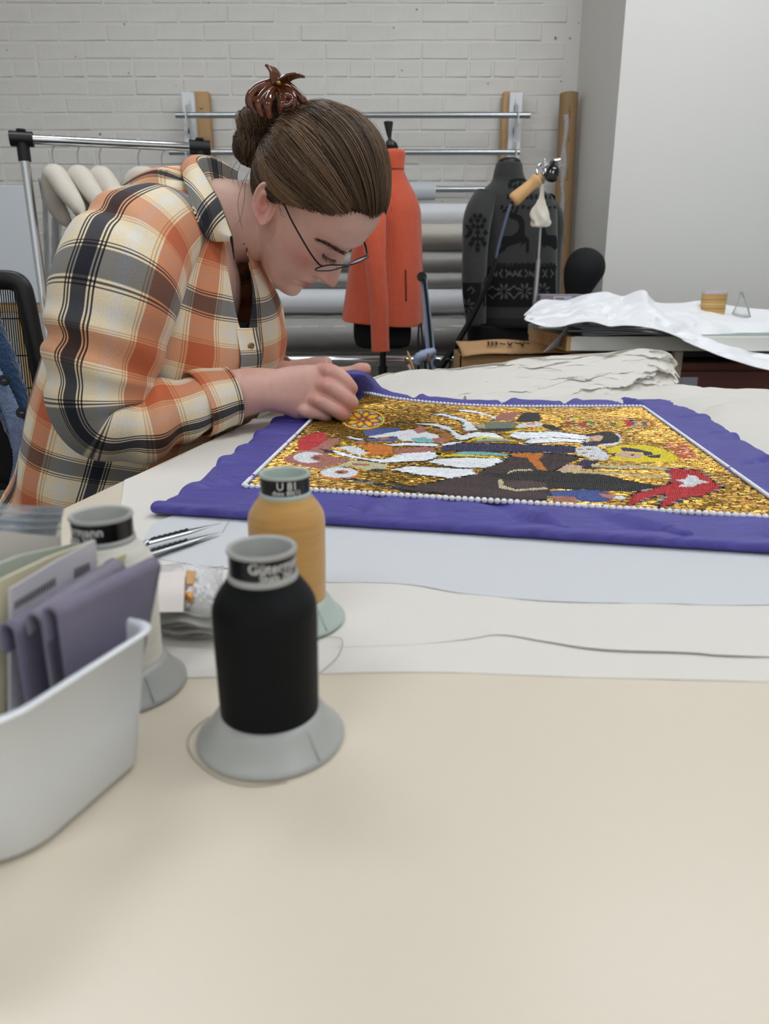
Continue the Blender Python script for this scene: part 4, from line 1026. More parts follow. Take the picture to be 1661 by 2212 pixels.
reg(BK, 's', A_([(460, 655), (560, 640), (680, 655), (560, 668)])); reg(BK, 's', A_([(40, 460), (140, 475), (180, 500), (100, 500)]))
reg(WH, 'b', A_([(1140, 432), (1240, 402), (1330, 410), (1290, 430), (1150, 442)]), 2)
reg(ORG, 's', A_([(405, 435), (500, 420), (690, 440), (703, 512), (500, 522), (470, 480)]))
reg(WH, 's', A_([(185, 450), (300, 435), (400, 450), (472, 500), (455, 522), (340, 510), (280, 475)])); reg(YEL, 's', A_([(225, 405), (270, 395), (290, 420), (250, 432)]))
reg(ROSE, 's', A_([(700, 468), (1000, 440), (1090, 465), (1060, 490), (720, 512)])); reg(ROSE, 's', A_([(370, 395), (440, 390), (470, 415), (390, 425)]))
# dark riders, blanket and bands
reg(BR, 's', [(842, 1043), (886, 1055), (968, 1038), (1031, 1028), (1055, 1012), (1085, 1000), (1103, 986), (1140, 986), (1180, 982), (1212, 983), (1256, 990), (1228, 1003), (1208, 1013), (1188, 1022), (1187, 1078), (1146, 1088), (1104, 1094), (1072, 1107), (993, 1101), (815, 1091), (796, 1094), (815, 1084), (887, 1078), (957, 1071), (900, 1066), (870, 1060)], 2.5)
reg((200, 158, 70), 'b', A_([(690, 905), (860, 885), (1100, 878), (1290, 905), (1340, 925), (1250, 915), (1100, 893), (870, 903)]))
reg(BK, 'b', strip(A_([(250, 735), (420, 755), (640, 800), (860, 850), (1150, 872)]), 5)); reg(BK, 'b', strip(A_([(470, 965), (560, 978), (900, 1000), (1400, 1020)]), 3.5))
reg(NAVY, 's', [(950, 968), (993, 959), (1072, 961), (1169, 964), (1241, 966), (1246, 980), (1096, 979), (1000, 977), (979, 975), (955, 978)], 1)
reg(TURQ, 's', [(968, 986), (990, 978), (1040, 977), (1098, 983), (1098, 988), (1048, 985), (990, 984)]); reg(YEL, 's', strip([(955, 988), (968, 986), (1010, 986), (1050, 989), (1082, 991)], 4)); reg(YEL, 's', A_([(1105, 545), (1150, 495), (1165, 505), (1120, 550)]))
reg(WH, 'b', B_([(0, 345), (100, 315), (280, 320), (380, 372), (240, 372), (100, 360), (0, 388), (-60, 375)]), 2)
reg(YEL, 's', strip(B_([(30, 408), (130, 365), (300, 372), (490, 398)]), 4)); reg(TURQ, 's', strip(B_([(120, 388), (250, 382), (420, 392)]), 5)); reg((150, 90, 30), 's', strip(B_([(140, 400), (300, 396), (500, 405)]), 3))
reg((120, 128, 110), 's', B_([(110, 250), (250, 220), (470, 215), (460, 270), (330, 300), (130, 295)])); reg(BK, 's', B_([(120, 285), (420, 275), (500, 290), (360, 310), (130, 300)]))
reg((190, 172, 130), 's', B_([(120, 245), (190, 235), (200, 275), (130, 270)]))
reg(WH, 'b', B_([(420, 350), (470, 310), (640, 318), (820, 308), (1050, 340), (1130, 350), (1080, 380), (780, 365), (560, 376), (500, 376)]), 2)
reg(WH, 'b', B_([(540, 410), (620, 372), (800, 366), (1070, 385), (1080, 410), (900, 400), (740, 410), (620, 416)]), 2)
reg(YEL, 's', B_([(380, 310), (480, 290), (560, 285), (470, 315), (390, 325)])); reg(YEL, 's', B_([(650, 295), (730, 285), (720, 305), (660, 308)]))
reg(BK, 's', B_([(470, 220), (530, 138), (690, 138), (700, 212), (560, 225)])); reg(BK, 's', B_([(700, 240), (820, 255), (900, 290), (820, 305), (720, 270)]))
reg(ROSE, 's', B_([(260, 215), (330, 140), (520, 130), (460, 205)])); reg(WH, 's', B_([(450, 282), (500, 240), (600, 222), (725, 232), (700, 262), (560, 266)])); reg((206, 160, 140), 's', B_([(560, 232), (640, 226), (650, 245), (580, 250)]))
reg(WH, 'b', strip(A_([(1300, 118), (1420, 130), (1560, 165), (1610, 185)]), 4), 1)
reg(BK, 's', B_([(1180, 322), (1300, 303), (1395, 340), (1410, 392), (1340, 425), (1240, 418), (1090, 330)])); reg(WH, 's', strip(B_([(1375, 325), (1412, 360), (1400, 405), (1320, 425), (1230, 430)]), 5))
reg(SKIN, 's', B_([(1140, 350), (1220, 338), (1262, 350), (1225, 396), (1150, 382)])); reg(WH, 's', B_([(1085, 355), (1130, 350), (1145, 395), (1100, 405)])); reg(NAVY, 's', B_([(1060, 415), (1180, 395), (1240, 400), (1200, 436), (1080, 440)]))
reg(WH, 's', B_([(1005, 455), (1080, 438), (1200, 438), (1280, 490), (1315, 530), (1280, 572), (1150, 556), (1025, 512)]))
for (x, y) in ((1050, 468), (1130, 466), (1155, 528), (1085, 500)): reg((170, 128, 80), 's', ell(*B_([(x, y)])[0], 5, 1.6))
reg((206, 120, 30), 's', B_([(430, 500), (570, 505), (600, 505), (730, 505), (680, 560), (775, 680), (720, 700), (570, 545), (430, 525)]))
reg(NAVY, 's', B_([(1000, 605), (1080, 558), (1230, 580), (1130, 645), (1060, 640)])); reg(BK, 's', B_([(1090, 640), (1160, 600), (1230, 625), (1180, 655)]))
reg(BK, 's', B_([(130, 650), (300, 682), (600, 650), (800, 660), (1060, 672), (1300, 700), (1500, 752), (1661, 780), (1700, 790), (1661, 832), (1300, 822), (1000, 832), (780, 822), (700, 752), (350, 728), (180, 690)]))
reg(BK, 's', C_([(0, 690), (300, 725), (500, 770), (700, 800), (600, 832), (400, 855), (200, 842), (0, 832)]))
reg((80, 62, 58), 's', B_([(340, 770), (560, 745), (760, 770), (750, 810), (560, 825), (400, 800)]))
reg(CRM, 's', B_([(315, 740), (352, 735), (368, 795), (480, 828), (740, 808), (765, 825), (480, 845), (325, 815)])); reg(CRM, 's', strip(B_([(395, 680), (480, 655), (620, 652)]), 3.5))
reg(SKIN, 's', B_([(850, 652), (930, 600), (1072, 618), (1062, 650), (900, 682)])); reg(YEL, 's', B_([(985, 650), (1010, 650), (1015, 688), (990, 686)]))
reg(YEL, 's', C_([(186, 462), (330, 425), (560, 428), (700, 460), (800, 505), (862, 548), (800, 582), (560, 584), (250, 568), (230, 540), (310, 520), (230, 495)]))
reg(SKIN, 's', C_([(250, 515), (330, 488), (530, 508), (520, 542), (400, 546)])); reg(NAVY, 's', C_([(325, 452), (370, 448), (460, 462), (600, 490), (625, 515), (545, 525), (520, 495), (350, 482)])); reg(BK, 's', C_([(225, 505), (290, 500), (260, 530)])); reg(BK, 's', C_([(560, 525), (690, 515), (680, 545), (600, 545)])); reg(BK, 's', ell(*C_([(436, 518)])[0], 4, 1.8))
reg(CRM, 's', strip(C_([(70, 612), (250, 625), (450, 622), (740, 640)]), 6)); reg(CRM, 's', strip(C_([(-200, 660), (0, 672), (300, 682), (500, 705), (720, 712)]), 5)); reg((90, 84, 70), 's', strip(C_([(80, 632), (300, 645), (600, 648)]), 2))
reg((186, 40, 30), 'm', C_([(735, 412), (900, 408), (985, 500), (1000, 545), (870, 556), (800, 480)]))
reg(RED, 's', C_([(750, 642), (900, 648), (1040, 662), (1140, 742), (1250, 812), (1080, 880), (900, 905), (660, 1022), (730, 862), (520, 930), (390, 982), (440, 872), (620, 822), (790, 772)]), 3.2)
reg(WH, 's', C_([(820, 742), (915, 735), (935, 695), (1020, 710), (1035, 742), (1145, 762), (1020, 780), (985, 808), (850, 802), (905, 768)]))
reg(BK, 'b', strip(C_([(728, 870), (690, 930), (640, 1030), (600, 1080)]), 7))
reg(BLUE, 's', B_([(775, 842), (1000, 832), (1200, 834), (1310, 860), (1330, 930), (1180, 946), (1030, 932), (1020, 892), (775, 892)])); reg(ROSE, 's', B_([(770, 900), (1010, 894), (1032, 940), (850, 942)]))
reg((196, 120, 100), 's', B_([(1220, 866), (1330, 872), (1380, 888), (1340, 915), (1240, 892)])); reg(WH, 's', B_([(1380, 880), (1480, 900), (1400, 925), (1340, 905)]))
reg(BK, 'b', strip(B_([(775, 840), (775, 905), (640, 935), (420, 985), (300, 1022)]), 3))
# small flowers
for (P_, cc) in ((B_([(975, 180), (1050, 178), (1040, 205), (990, 210)]), YEL), (B_([(1015, 232), (1080, 225), (1120, 245), (1090, 262), (1030, 255)]), RED), (B_([(1080, 205), (1160, 215), (1175, 240), (1120, 230)]), (90, 150, 60)), (B_([(900, 235), (960, 215), (1000, 240), (930, 245)]), (180, 40, 40)), (C_([(230, 235), (280, 222), (300, 245), (250, 250)]), (60, 120, 60)), (C_([(280, 225), (350, 205), (370, 245), (320, 265)]), (230, 190, 40)), (C_([(350, 205), (430, 200), (450, 250), (390, 260)]), RED), (C_([(510, 225), (570, 225), (575, 255), (520, 250)]), BLUE), (C_([(480, 195), (560, 195), (640, 250), (675, 285), (630, 265), (560, 215)]), ORG)):
    reg(cc, 's', P_)
reg(BK, 'b', strip(B_([(960, 172), (1000, 230), (1030, 262), (1130, 262), (1185, 238)]), 2)); reg(BK, 'b', strip(C_([(400, 190), (470, 240), (430, 290)]), 2))
# round medallion
mx_, my_ = A_([(432, 196)])[0]
reg((176, 60, 20), 's', ell(mx_, my_, 51, 24)); reg(YEL, 's', ell(mx_, my_, 47, 22)); reg((92, 140, 60), 's', ell(mx_, my_, 43, 19.6)); reg((196, 194, 180), 's', ell(mx_, my_, 40.5, 18))
for k in range(8):
    a = k * math.pi / 4 + .25; cx, cy = mx_ + 24 * math.cos(a), my_ + 10.8 * math.sin(a)
    lx, ly = (15 if k % 2 else 13), 5
    for (c_, f_) in (((150, 40, 18), 1.25), ((226, 130, 20), .95), (YEL, .6)):
        pts = [(cx + lx * f_ * math.cos(t) * math.cos(a) - ly * f_ * 1.4 * math.sin(t) * math.sin(a), cy + (lx * f_ * math.cos(t) * math.sin(a)) * .5 + ly * f_ * 1.0 * math.sin(t) * math.cos(a)) for t in np.linspace(0, 6.28, 14, endpoint=False)]
        reg(c_, 's', pts)
reg((92, 140, 60), 's', ell(mx_, my_, 5, 2.6)); reg(YEL, 's', ell(mx_, my_, 2.5, 1.4))
RX0, RY0, RS = 480, 830, 2
LM = np.zeros((360 * RS, 1300 * RS), np.int16)
for k, (c_, kd, poly) in enumerate(REG):
    x0, y0 = np.floor((poly.min(0) - [RX0, RY0]) * RS).astype(int) - 1; x1, y1 = np.ceil((poly.max(0) - [RX0, RY0]) * RS).astype(int) + 2
    x0, y0 = max(x0, 0), max(y0, 0); x1, y1 = min(x1, LM.shape[1]), min(y1, LM.shape[0])
    if x1 <= x0 or y1 <= y0: continue
    X, Y = np.meshgrid((np.arange(x0, x1) + .5) / RS + RX0, (np.arange(y0, y1) + .5) / RS + RY0)
    s_ = LM[y0:y1, x0:x1]; s_[in_poly(X, Y, poly)] = k + 1
def label_at(P):
    x, y = proj(P); i = ((y - RY0) * RS).astype(int); j = ((x - RX0) * RS).astype(int)
    ok = (i >= 0) & (i < LM.shape[0]) & (j >= 0) & (j < LM.shape[1]); out = np.zeros(len(P), int)
    out[ok] = LM[i[ok], j[ok]]; return out
regcol = np.array([(196, 150, 62)] + [r_[0] for r_ in REG], float); regkind = np.array(['b'] + [r_[1] for r_ in REG])
PW, PH = .50, .52
def bead_field(du, dv, seed, warp):
    r = np.random.default_rng(seed); rows = np.arange(.003, PH - .003, dv); S_, T_ = [], []
    for k, t in enumerate(rows):
        s = np.arange(.003 + r.uniform(0, du), PW - .003, du); s = s + r.normal(size=len(s)) * du * .05; S_.append(s); T_.append(np.full(len(s), t))
    s, t = np.concatenate(S_), np.concatenate(T_)
    wv = lambda a, b: warp * (vnoise(np.stack([a, b], -1), 16, seed, 2))
    edge = np.minimum.reduce([s, PW - s, t, PH - t]); wf = np.clip(edge / .05, 0, 1)
    t2 = np.clip(t + wv(s, t) * wf, .002, PH - .002)
    e = 1e-4; t3 = np.clip(t + wv(s + e, t) * wf, .002, PH - .002); slope = (t3 - t2) / e
    return s, t2, slope
def on_panel(s, t): return surf(1 + s / PW, 1 + t / PH)
def place_beads(C, D, Nn_, tv, tf, sx, sy, sz, col):
    """Copy template tv/tf to every centre C with axis D and normal Nn_."""
    Bv = np.cross(Nn_, D); n = len(C); m = len(tv)
    V = C[:, None] + D[:, None] * (tv[None, :, 0:1] * sx[:, None, None]) + Bv[:, None] * (tv[None, :, 1:2] * sy[:, None, None]) + Nn_[:, None] * (tv[None, :, 2:3] * sz[:, None, None])
    Fs = [(f[None] + (np.arange(n) * m)[:, None, None]).reshape(-1, f.shape[1]) for f in tf]
    return V.reshape(-1, 3), Fs, np.repeat(col, m, 0)
def basis(s, t, slope, jit=.0, seed=0):
    e = 1e-3; P = on_panel(s, t); Ps = on_panel(s + e, t); Pt = on_panel(s, t + e)
    a, b_ = (Ps - P) / e, (Pt - P) / e; D = nrm(a + b_ * slope[:, None]); Nv = nrm(np.cross(a, b_))
    if jit:
        r = np.random.default_rng(seed); Nv = nrm(Nv + r.normal(size=Nv.shape) * jit); D = nrm(D - Nv * (D * Nv).sum(1)[:, None])
    return P, D, Nv
hexa = np.linspace(0, 2 * math.pi, 6, endpoint=False) + math.pi / 6
bug_v = np.array([[x, math.cos(a), math.sin(a)] for x in (-.5, .5) for a in hexa]); i6 = np.arange(6); j6 = (i6 + 1) % 6
bug_f = [np.stack([i6, j6, j6 + 6, i6 + 6], 1)[:, ::-1], np.array([[0, 1, 2, 3], [0, 3, 4, 5], [6, 9, 8, 7], [6, 11, 10, 9]])]
oc = np.linspace(0, 2 * math.pi, 6, endpoint=False)
sd_v = np.array([[math.cos(a), math.sin(a), -.1] for a in oc] + [[.72 * math.cos(a), .72 * math.sin(a), .72] for a in oc] + [[0, 0, .95]])
sd_f = [np.stack([i6, j6, j6 + 6, i6 + 6], 1), np.stack([i6 + 6, j6 + 6, np.full(6, 12)], 1)]
# bugle beads
s, t, sl_ = bead_field(.0056, .00165, 3, .016)
P, D, Nv = basis(s, t, sl_, .085, 1); lab = label_at(P)
isb = (regkind[lab] == 'b') | ((regkind[lab] == 'm'))
col = regcol[lab].copy(); r_ = np.random.default_rng(9); mixr = (regkind[lab] == 'm') & (r_.random(len(lab)) < .5); col[mixr] = regcol[0]
gold = isb & ((lab == 0) | mixr)
big = vnoise(np.stack([s, t], -1), 18, 33, 2)
gcol = s2l((np.array([188, 144, 62]) + r_.normal(size=(len(s), 1)) * [26, 24, 18] + r_.normal(size=(len(s), 3)) * 5).clip(20, 250)) * np.where(big > .1, .45, .74)[:, None]
M_gold = mat('gold_foil_glass', (200, 150, 60), .24, .78, attr='Col'); M_glass = mat('glass_bead', (200, 200, 200), .22, attr='Col', coat=.3)
M_goldcloth = mat('gold_bead_ground', (118, 82, 30), .6)
def seln(k): return np.flatnonzero(k)
g = seln(gold); ln = np.full(len(g), .0050) * r_.uniform(.8, 1.05, len(g)); w = np.full(len(g), .00088)
o = mk('gold_bugle_beads', (lambda a: (a[0], a[1]))(place_beads(P[g] + Nv[g] * .0006, D[g], Nv[g], bug_v, bug_f, ln, w, w, gcol[g])), M_gold, bn, False, col=np.repeat(gcol[g], 12, 0)); o['kind'] = 'stuff'
g = seln(isb & ~gold); lc = s2l(col[g]) * r_.uniform(.85, 1.1, (len(g), 1)); ln = np.full(len(g), .0054); w = np.full(len(g), .00092)
o = mk('coloured_bugle_beads', (lambda a: (a[0], a[1]))(place_beads(P[g] + Nv[g] * .0008, D[g], Nv[g], bug_v, bug_f, ln, w, w, lc)), M_glass, bn, False, col=np.repeat(lc, 12, 0)); o['kind'] = 'stuff'
s, t, sl_ = bead_field(.0021, .0020, 5, .012)
P, D, Nv = basis(s, t, sl_, .10, 2); lab = label_at(P); g = seln((regkind[lab] == 's'))
lc = s2l(regcol[lab[g]]) * r_.uniform(.75, 1.15, (len(g), 1)); w = np.full(len(g), .00112)
o = mk('seed_beads', (lambda a: (a[0], a[1]))(place_beads(P[g] + Nv[g] * .0003, D[g], Nv[g], sd_v, sd_f, w, w, w * 1.15, lc)), M_glass, bn, True, col=np.repeat(lc, 13, 0)); o['kind'] = 'stuff'
gs = np.linspace(1, 2, 90); A1, B1 = np.meshgrid(gs, gs); mk('bead_ground', shell(surf(A1, B1) - [0, 0, .0008], .0012), M_goldcloth, bn)
# pearls along the four sides: three sides one by one, the far side joined
def ico(n=1):
    import bmesh
    bm = bmesh.new(); bmesh.ops.create_icosphere(bm, subdivisions=n, radius=1); V = np.array([v.co[:] for v in bm.verts]); Fc = np.array([[v.index for v in f.verts] for f in bm.faces]); bm.free(); return V, Fc
iv, if_ = ico(2)
M_pearl = mat('white_pearl', (236, 236, 238), .18, coat=.5)
pme = mesh_np('pearl', iv * .0029, if_); pme.materials.append(M_pearl); pme_s = mesh_np('pearl', iv * .0024, if_); pme_s.materials.append(M_pearl)
def edge_pts(f, pitch=.0058):
    u = np.linspace(0, 1, 400); P = f(u); L = np.concatenate([[0], np.cumsum(np.linalg.norm(np.diff(P, axis=0), axis=1))]); k = int(L[-1] / pitch)
    ui = np.interp((np.arange(k) + .5) / k * L[-1], L, u); return f(ui)
for f_ in (lambda u: surf(1 + u, np.full_like(u, .988)), lambda u: surf(np.full_like(u, .988), 1 + u * .97), lambda u: surf(np.full_like(u, 2.012), 1 + u)):
    side_ = f_(np.array([.5]))[0][1] > .7
    for p in edge_pts(f_, .0048 if side_ else .0058):
        q = bpy.data.objects.new('pearl', pme_s if side_ else pme); COL.objects.link(q); q.parent = bn; q.matrix_parent_inverse = Matrix.Translation(bn.location).inverted(); q.location = p + [0, 0, .0022]
bp_ = edge_pts(lambda u: surf(1 + u, np.full_like(u, 2.012)))
o = mk('pearl_row', cat([(iv * .0029 + p + [0, 0, .0022], [if_]) for p in bp_]), M_pearl, bn); o['kind'] = 'stuff'

# ================================================================== thread cones
M_cone = mat('grey_cone_plastic', (170, 171, 166), .36)
M_cone_in = M_cone
M_band = mat('black_label_band', (12, 12, 13), .25)
M_print = mat('silver_print', (214, 214, 210), .4)
def thread_mat(name, color, rough=.55, sheen=.3):
    m = mat(name, color, rough, sheen=sheen, spec=.2); nt = m.node_tree; N = nt.nodes.new; L = nt.links.new; b = nt.nodes['Principled BSDF']
    tc = N('ShaderNodeTexCoord'); mp = N('ShaderNodeMapping'); mp.inputs['Rotation'].default_value = (.06, .04, 0); L(tc.outputs['Object'], mp.inputs[0])
    w = N('ShaderNodeTexWave'); w.bands_direction = 'Z'; w.inputs['Scale'].default_value = 620; w.inputs['Distortion'].default_value = 1.2; w.inputs['Detail'].default_value = 2; L(mp.outputs[0], w.inputs['Vector'])
    bp = N('ShaderNodeBump'); bp.inputs['Strength'].default_value = .45; bp.inputs['Distance'].default_value = .0004; L(w.outputs[0], bp.inputs['Height']); L(bp.outputs[0], b.inputs['Normal'])
    n = N('ShaderNodeTexNoise'); n.inputs['Scale'].default_value = 60; mp2 = N('ShaderNodeMapping'); mp2.inputs['Scale'].default_value = (.4, .4, 8); L(tc.outputs['Object'], mp2.inputs[0]); L(mp2.outputs[0], n.inputs['Vector'])
    mr = N('ShaderNodeMapRange'); mr.inputs[3].default_value = .86; mr.inputs[4].default_value = 1.14; L(n.outputs[0], mr.inputs[0])
    sc = N('ShaderNodeVectorMath'); sc.operation = 'SCALE'; sc.inputs[0].default_value = tuple(s2l(color)); L(mr.outputs[0], sc.inputs['Scale']); L(sc.outputs[0], b.inputs['Base Color'])
    return m
def text_mesh(body, size):
    cu = bpy.data.curves.new('lettering', 'FONT'); cu.body = body; cu.size = size; cu.resolution_u = 3; cu.offset = size * .012
    o = bpy.data.objects.new('lettering', cu); COL.objects.link(o); dg = bpy.context.evaluated_depsgraph_get(); me = o.evaluated_get(dg).to_mesh()
    V = np.array([v.co[:] for v in me.vertices]); Fc = [tuple(p.vertices) for p in me.polygons]; o.evaluated_get(dg).to_mesh_clear(); bpy.data.objects.remove(o); bpy.data.curves.remove(cu)
    T = []
    for f in Fc:
        for k in range(1, len(f) - 1): T.append((f[0], f[k], f[k + 1]))
    return V, np.array(T)
def bend_text(body, size, rad, z, a0, align='C', stretchx=1.0):
    V, T = text_mesh(body, size); x = V[:, 0] * stretchx; w0, w1 = x.min(), x.max()
    x = x - {'C': (w0 + w1) / 2, 'L': w0, 'R': w1}[align]; a = a0 + x / rad; zc = z + V[:, 1] - size * .35
    return np.stack([rad * np.cos(a), rad * np.sin(a), zc], 1), [T]
def thread_cone(name, top_px, tmat, label, lines, band_h=(.0815, .0905), r_th=.0222, core_mat=None, taper=0):
    p = U(*top_px, TABLE_Z + .0925); p[2] = TABLE_Z + .0003
    if name == 'gold': p[2] = TABLE_Z + .0020
    r = root('thread_cone', p, label, 'thread cone', 'thread cones', world=False)
    cm = core_mat or M_cone; lo = (0, 0, 0)
    mk('foot', lathe([(.0205, .001), (.0320, .0), (.0331, .0008), (.0331, .0022), (.0318, .0034), (.0285, .0068), (.0250, .0125), (.0232, .0152), (.0205, .0155), (.0205, .001)], 72), cm, r, loc=lo, sharp=50)
    mk('seam_rib', tube([[.0330 * math.cos(-.75), .0330 * math.sin(-.75), .003], [.0288 * math.cos(-.72), .0288 * math.sin(-.72), .0069], [.0251 * math.cos(-.70), .0251 * math.sin(-.70), .0128]], .0004, 6), cm, r, loc=lo)
    prof = [(.0120, .0118), (r_th - .0035, .0112), (r_th - .0012, .0125), (r_th - .0004, .0150), (r_th, .030), (r_th + .0003, .050), (r_th + .0004, .062), (r_th, .0665), (r_th - .0012, .0700), (r_th - .0040, .0744), (.0146, .0790), (.0120, .0795)]
    P = cr(np.array(prof), 120); V, Fs = lathe(P, 96); V[:, :2] *= (1 + .0012 * np.sin(V[:, 2] * 9000))[:, None]
    mk('thread', (V, Fs), tmat, r, loc=lo)
    mk('core', lathe([(.0125, .0600), (.0143, .0775), (.0149, .0790), (.0150, .0803), (.0147, .0813), (.0139, .0815), (.0139, .0906), (.0147, .0907), (.0150, .0915), (.0146, .0925), (.0132, .0924), (.0126, .0915), (.0122, .055), (0, .055)], 64), cm, r, loc=lo, sharp=60)
    mk('label_band', lathe([(.0138, band_h[0]), (.01415, band_h[0] + .0001), (.01418, band_h[1] - .0001), (.0138, band_h[1])], 64), M_band, r, loc=lo, sharp=60)
    af = math.atan2(-p[1], -p[0]); parts = []
    for (txt, size, z, off, al) in lines: parts.append(bend_text(txt, size, .01424, z, af + off, al))
    if parts: mk('lettering', cat(parts), M_print, r, False, loc=lo)
    return r, p
black, pb = thread_cone('black', (565, 1181), thread_mat('black_thread', (10, 11, 13), .55, .0), 'cone of black thread with a black label band, nearest the camera', [('Gütermann', .0062, .0874, -.42, 'L'), ('Skala 360', .0042, .0833, -.10, 'L')])
gold_, pg = thread_cone('gold', (615, 1027), thread_mat('gold_thread', (200, 152, 84), .5, .4), 'cone of golden-tan thread standing behind the black one', [('U 81', .0062, .0876, .04, 'C'), ('dtex 80(1)', .0040, .0836, .04, 'C')], core_mat=mat('pale_green_cone_plastic', (176, 188, 180), .38))
white_, pw = thread_cone('white', (218, 1110), thread_mat('white_thread', (226, 222, 210), .6, .3), 'cone of white thread half hidden by the grey-white bin', [('Gütermann', .0062, .0874, -.02, 'R'), ('Skala 360', .0042, .0833, -.32, 'R')])
# loose thread ends lying about
def strand(pts, label, r=.00018, m=None):
    P = np.array([U(x, y, TABLE_Z + z) for x, y, z in pts]); o = mk('loose_thread', tube(cr(P, 70), r, 6), m or mat('loose_thread_grey', (112, 104, 96), .6)); tag(o, label, 'thread', 'loose threads')
strand([(452, 1548, .0008), (420, 1575, .0005), (405, 1605, .0005), (420, 1640, .0005), (470, 1680, .0005), (540, 1698, .0005), (620, 1690, .0005)], 'dark thread end curling round the foot of the black cone')
strand([(688, 1378, .0025), (720, 1376, .003), (740, 1385, .004), (728, 1420, .003), (690, 1455, .0008)], 'thin thread loop on the tissue edge right of the black cone')
strand([(540, 1060, .012), (515, 1095, .010), (495, 1125, .006), (480, 1150, .005)], 'fine thread running from the gold cone toward the tweezers', .00014)

# ================================================================== storage bin and its contents
C1 = U(318, 1640)[:2]; d1 = nrm(U(110, 1822)[:2] - C1); nL = np.array([d1[1], -d1[0]])
LF, WF, BH = .078, .175, .063
def bin_outline(grow, n=10):
    """Rounded rectangle in table coordinates, counter-clockwise."""
    c = [(-grow, -grow, .010), (LF + grow, -grow, .026), (LF + grow, WF + grow, .022), (-grow, WF + grow, .012)]
    cen = [(1, 1), (-1, 1), (-1, -1), (1, -1)]; out = []
    for (a, b, r), (sa, sb), st_ in zip(c, cen, (math.pi, 1.5 * math.pi, 0, .5 * math.pi)):
        # corner centre and the quarter arc round it
        ca, cb = a + sa * r, b + sb * r
        for t in np.linspace(0, math.pi / 2, n):
            ang = {(1, 1): math.pi + t, (-1, 1): 1.5 * math.pi + t, (-1, -1): t, (1, -1): .5 * math.pi + t}[(sa, sb)]
            out.append((ca + r * math.cos(ang), cb + r * math.sin(ang)))
    return np.array(out)
def bin_ring(grow, z): 
    o = bin_outline(grow); xy = C1 + o[:, :1] * d1 + o[:, 1:] * nL; return np.concatenate([xy, np.full((len(xy), 1), TABLE_Z + z)], 1)
levels = [(-.004, .0006), (-.0015, .0010), (.0, .003), (.0030, .03), (.0062, .0600), (.0078, .0612), (.0080, .0626), (.0070, .0634), (.0054, .0630), (.0046, .0612), (.0012, .03), (-.0018, .0045), (-.006, .0035)]
bn2 = root('storage_bin', (C1[0] - .08, C1[1], TABLE_Z), 'open grey-white plastic bin holding cards and folders', 'bin')
G = np.array([bin_ring(*l) for l in levels]); Gf = G.copy()
V, Fs = grid_mesh(G); 
mk('bin_shell', (V, Fs), mat('pale_grey_plastic', (222, 225, 228), .32), bn2, sharp=55)
def vplane(off): return np.array([*(C1 + nL * off), TABLE_Z]), np.array([*nL, 0.0])
def card(name, off, pts, thick, m, label, catg, group=None, fold=False):
    p0, n = vplane(off); P = np.array([PV(x, y, p0, n) for x, y in pts]); P[:, 2] = np.maximum(P[:, 2], TABLE_Z + .006)
    for k, (x, y) in enumerate(pts):          # the lower corners stand on the bin floor, between its walls
        al = np.clip((P[k, :2] - C1) @ d1, .006, LF - .010)
        if y >= 1290: P[k] = [*(C1 + d1 * al + nL * off), TABLE_Z + .006]
        elif P[k, 2] < TABLE_Z + .066: P[k, :2] = C1 + d1 * al + nL * off
    r = root(name, P[-1], label, catg, group)
    mk('sheet', plate(P, thick, n), m, r, False)
    return r, P, n
M_felt = mat('lilac_grey_felt', (122, 116, 134), .9, noise=(50, .08), bump=(250, .3, .001))
M_felt2 = mat('grey_felt', (132, 126, 138), .9, noise=(50, .08), bump=(250, .3, .001))
grp = 'folded cloth swatches in the bin'
def swatch(off, p_tl, p_tr, zb, lip, label, m, back=.007):
    """Folded cloth: a front leaf and a back leaf meeting in a rounded fold at the top."""
    p0, n = vplane(off); TL, TR = PV(*p_tl, p0, n), PV(*p_tr, p0, n); G = []
    prof = [(0, zb)] + [(0, None)] 
    for s in np.linspace(0, 1, 16):
        top = TL * (1 - s) + TR * s; h = top[2] - back * .5; col_ = []
        inn = np.array([*d1, 0]) * .034 * s
        for t in np.linspace(0, 1, 10): col_.append(np.array([top[0], top[1], TABLE_Z + zb + (h - TABLE_Z - zb) * t]) + inn * (1 - t))
        for a in np.linspace(.15, math.pi - .15, 9): col_.append(np.array([top[0], top[1], h + back * .5 * math.sin(a)]) + n * (back * .5 * (1 - math.cos(a))))
        hb = h - lip
        for t in np.linspace(0, 1, 6): col_.append(np.array([top[0], top[1], h + (hb - h) * t]) + n * back)
        G.append(col_)
    r = root('cloth_swatch', G[0][0], label, 'cloth', grp)
    mk('folded_cloth', shell(np.array(G), .0013), m, r); return r
swatch(.008, (122, 1316), (344, 1208), .0065, .012, 'lilac-grey folded cloth swatch, nearest the bin wall', M_felt)
swatch(.020, (88, 1330), (268, 1212), .0065, .006, 'lilac-grey folded cloth swatch, second from the bin wall', M_felt2, .008)
swatch(.031, (30, 1352), (262, 1210), .0065, .010, 'darker lilac folded cloth swatch behind the second one', M_felt, .008)
M_paperc = mat('pale_card', (206, 202, 206), .5); M_yel = mat('yellowed_card_edge', (206, 198, 150), .6)
cd, P, n = card('index_card', .041, [(205, 1166), (212, 1245), (190, 1400), (-60, 1480), (-40, 1330), (20, 1272), (120, 1212)], .0008, M_paperc, 'white card with a printed barcode standing in the bin', 'card')
p0, n = vplane(.0402); bars = []
for k in range(15):
    x = 33 + k * 6; y = 1308 - k * 3.6; P_ = np.array([PV(*q, p0, n) for q in ((x, y - 9), (x + 2.2, y - 10), (x + 2.2, y + 7), (x, y + 8))]); bars.append(plate(P_, .0002, n))
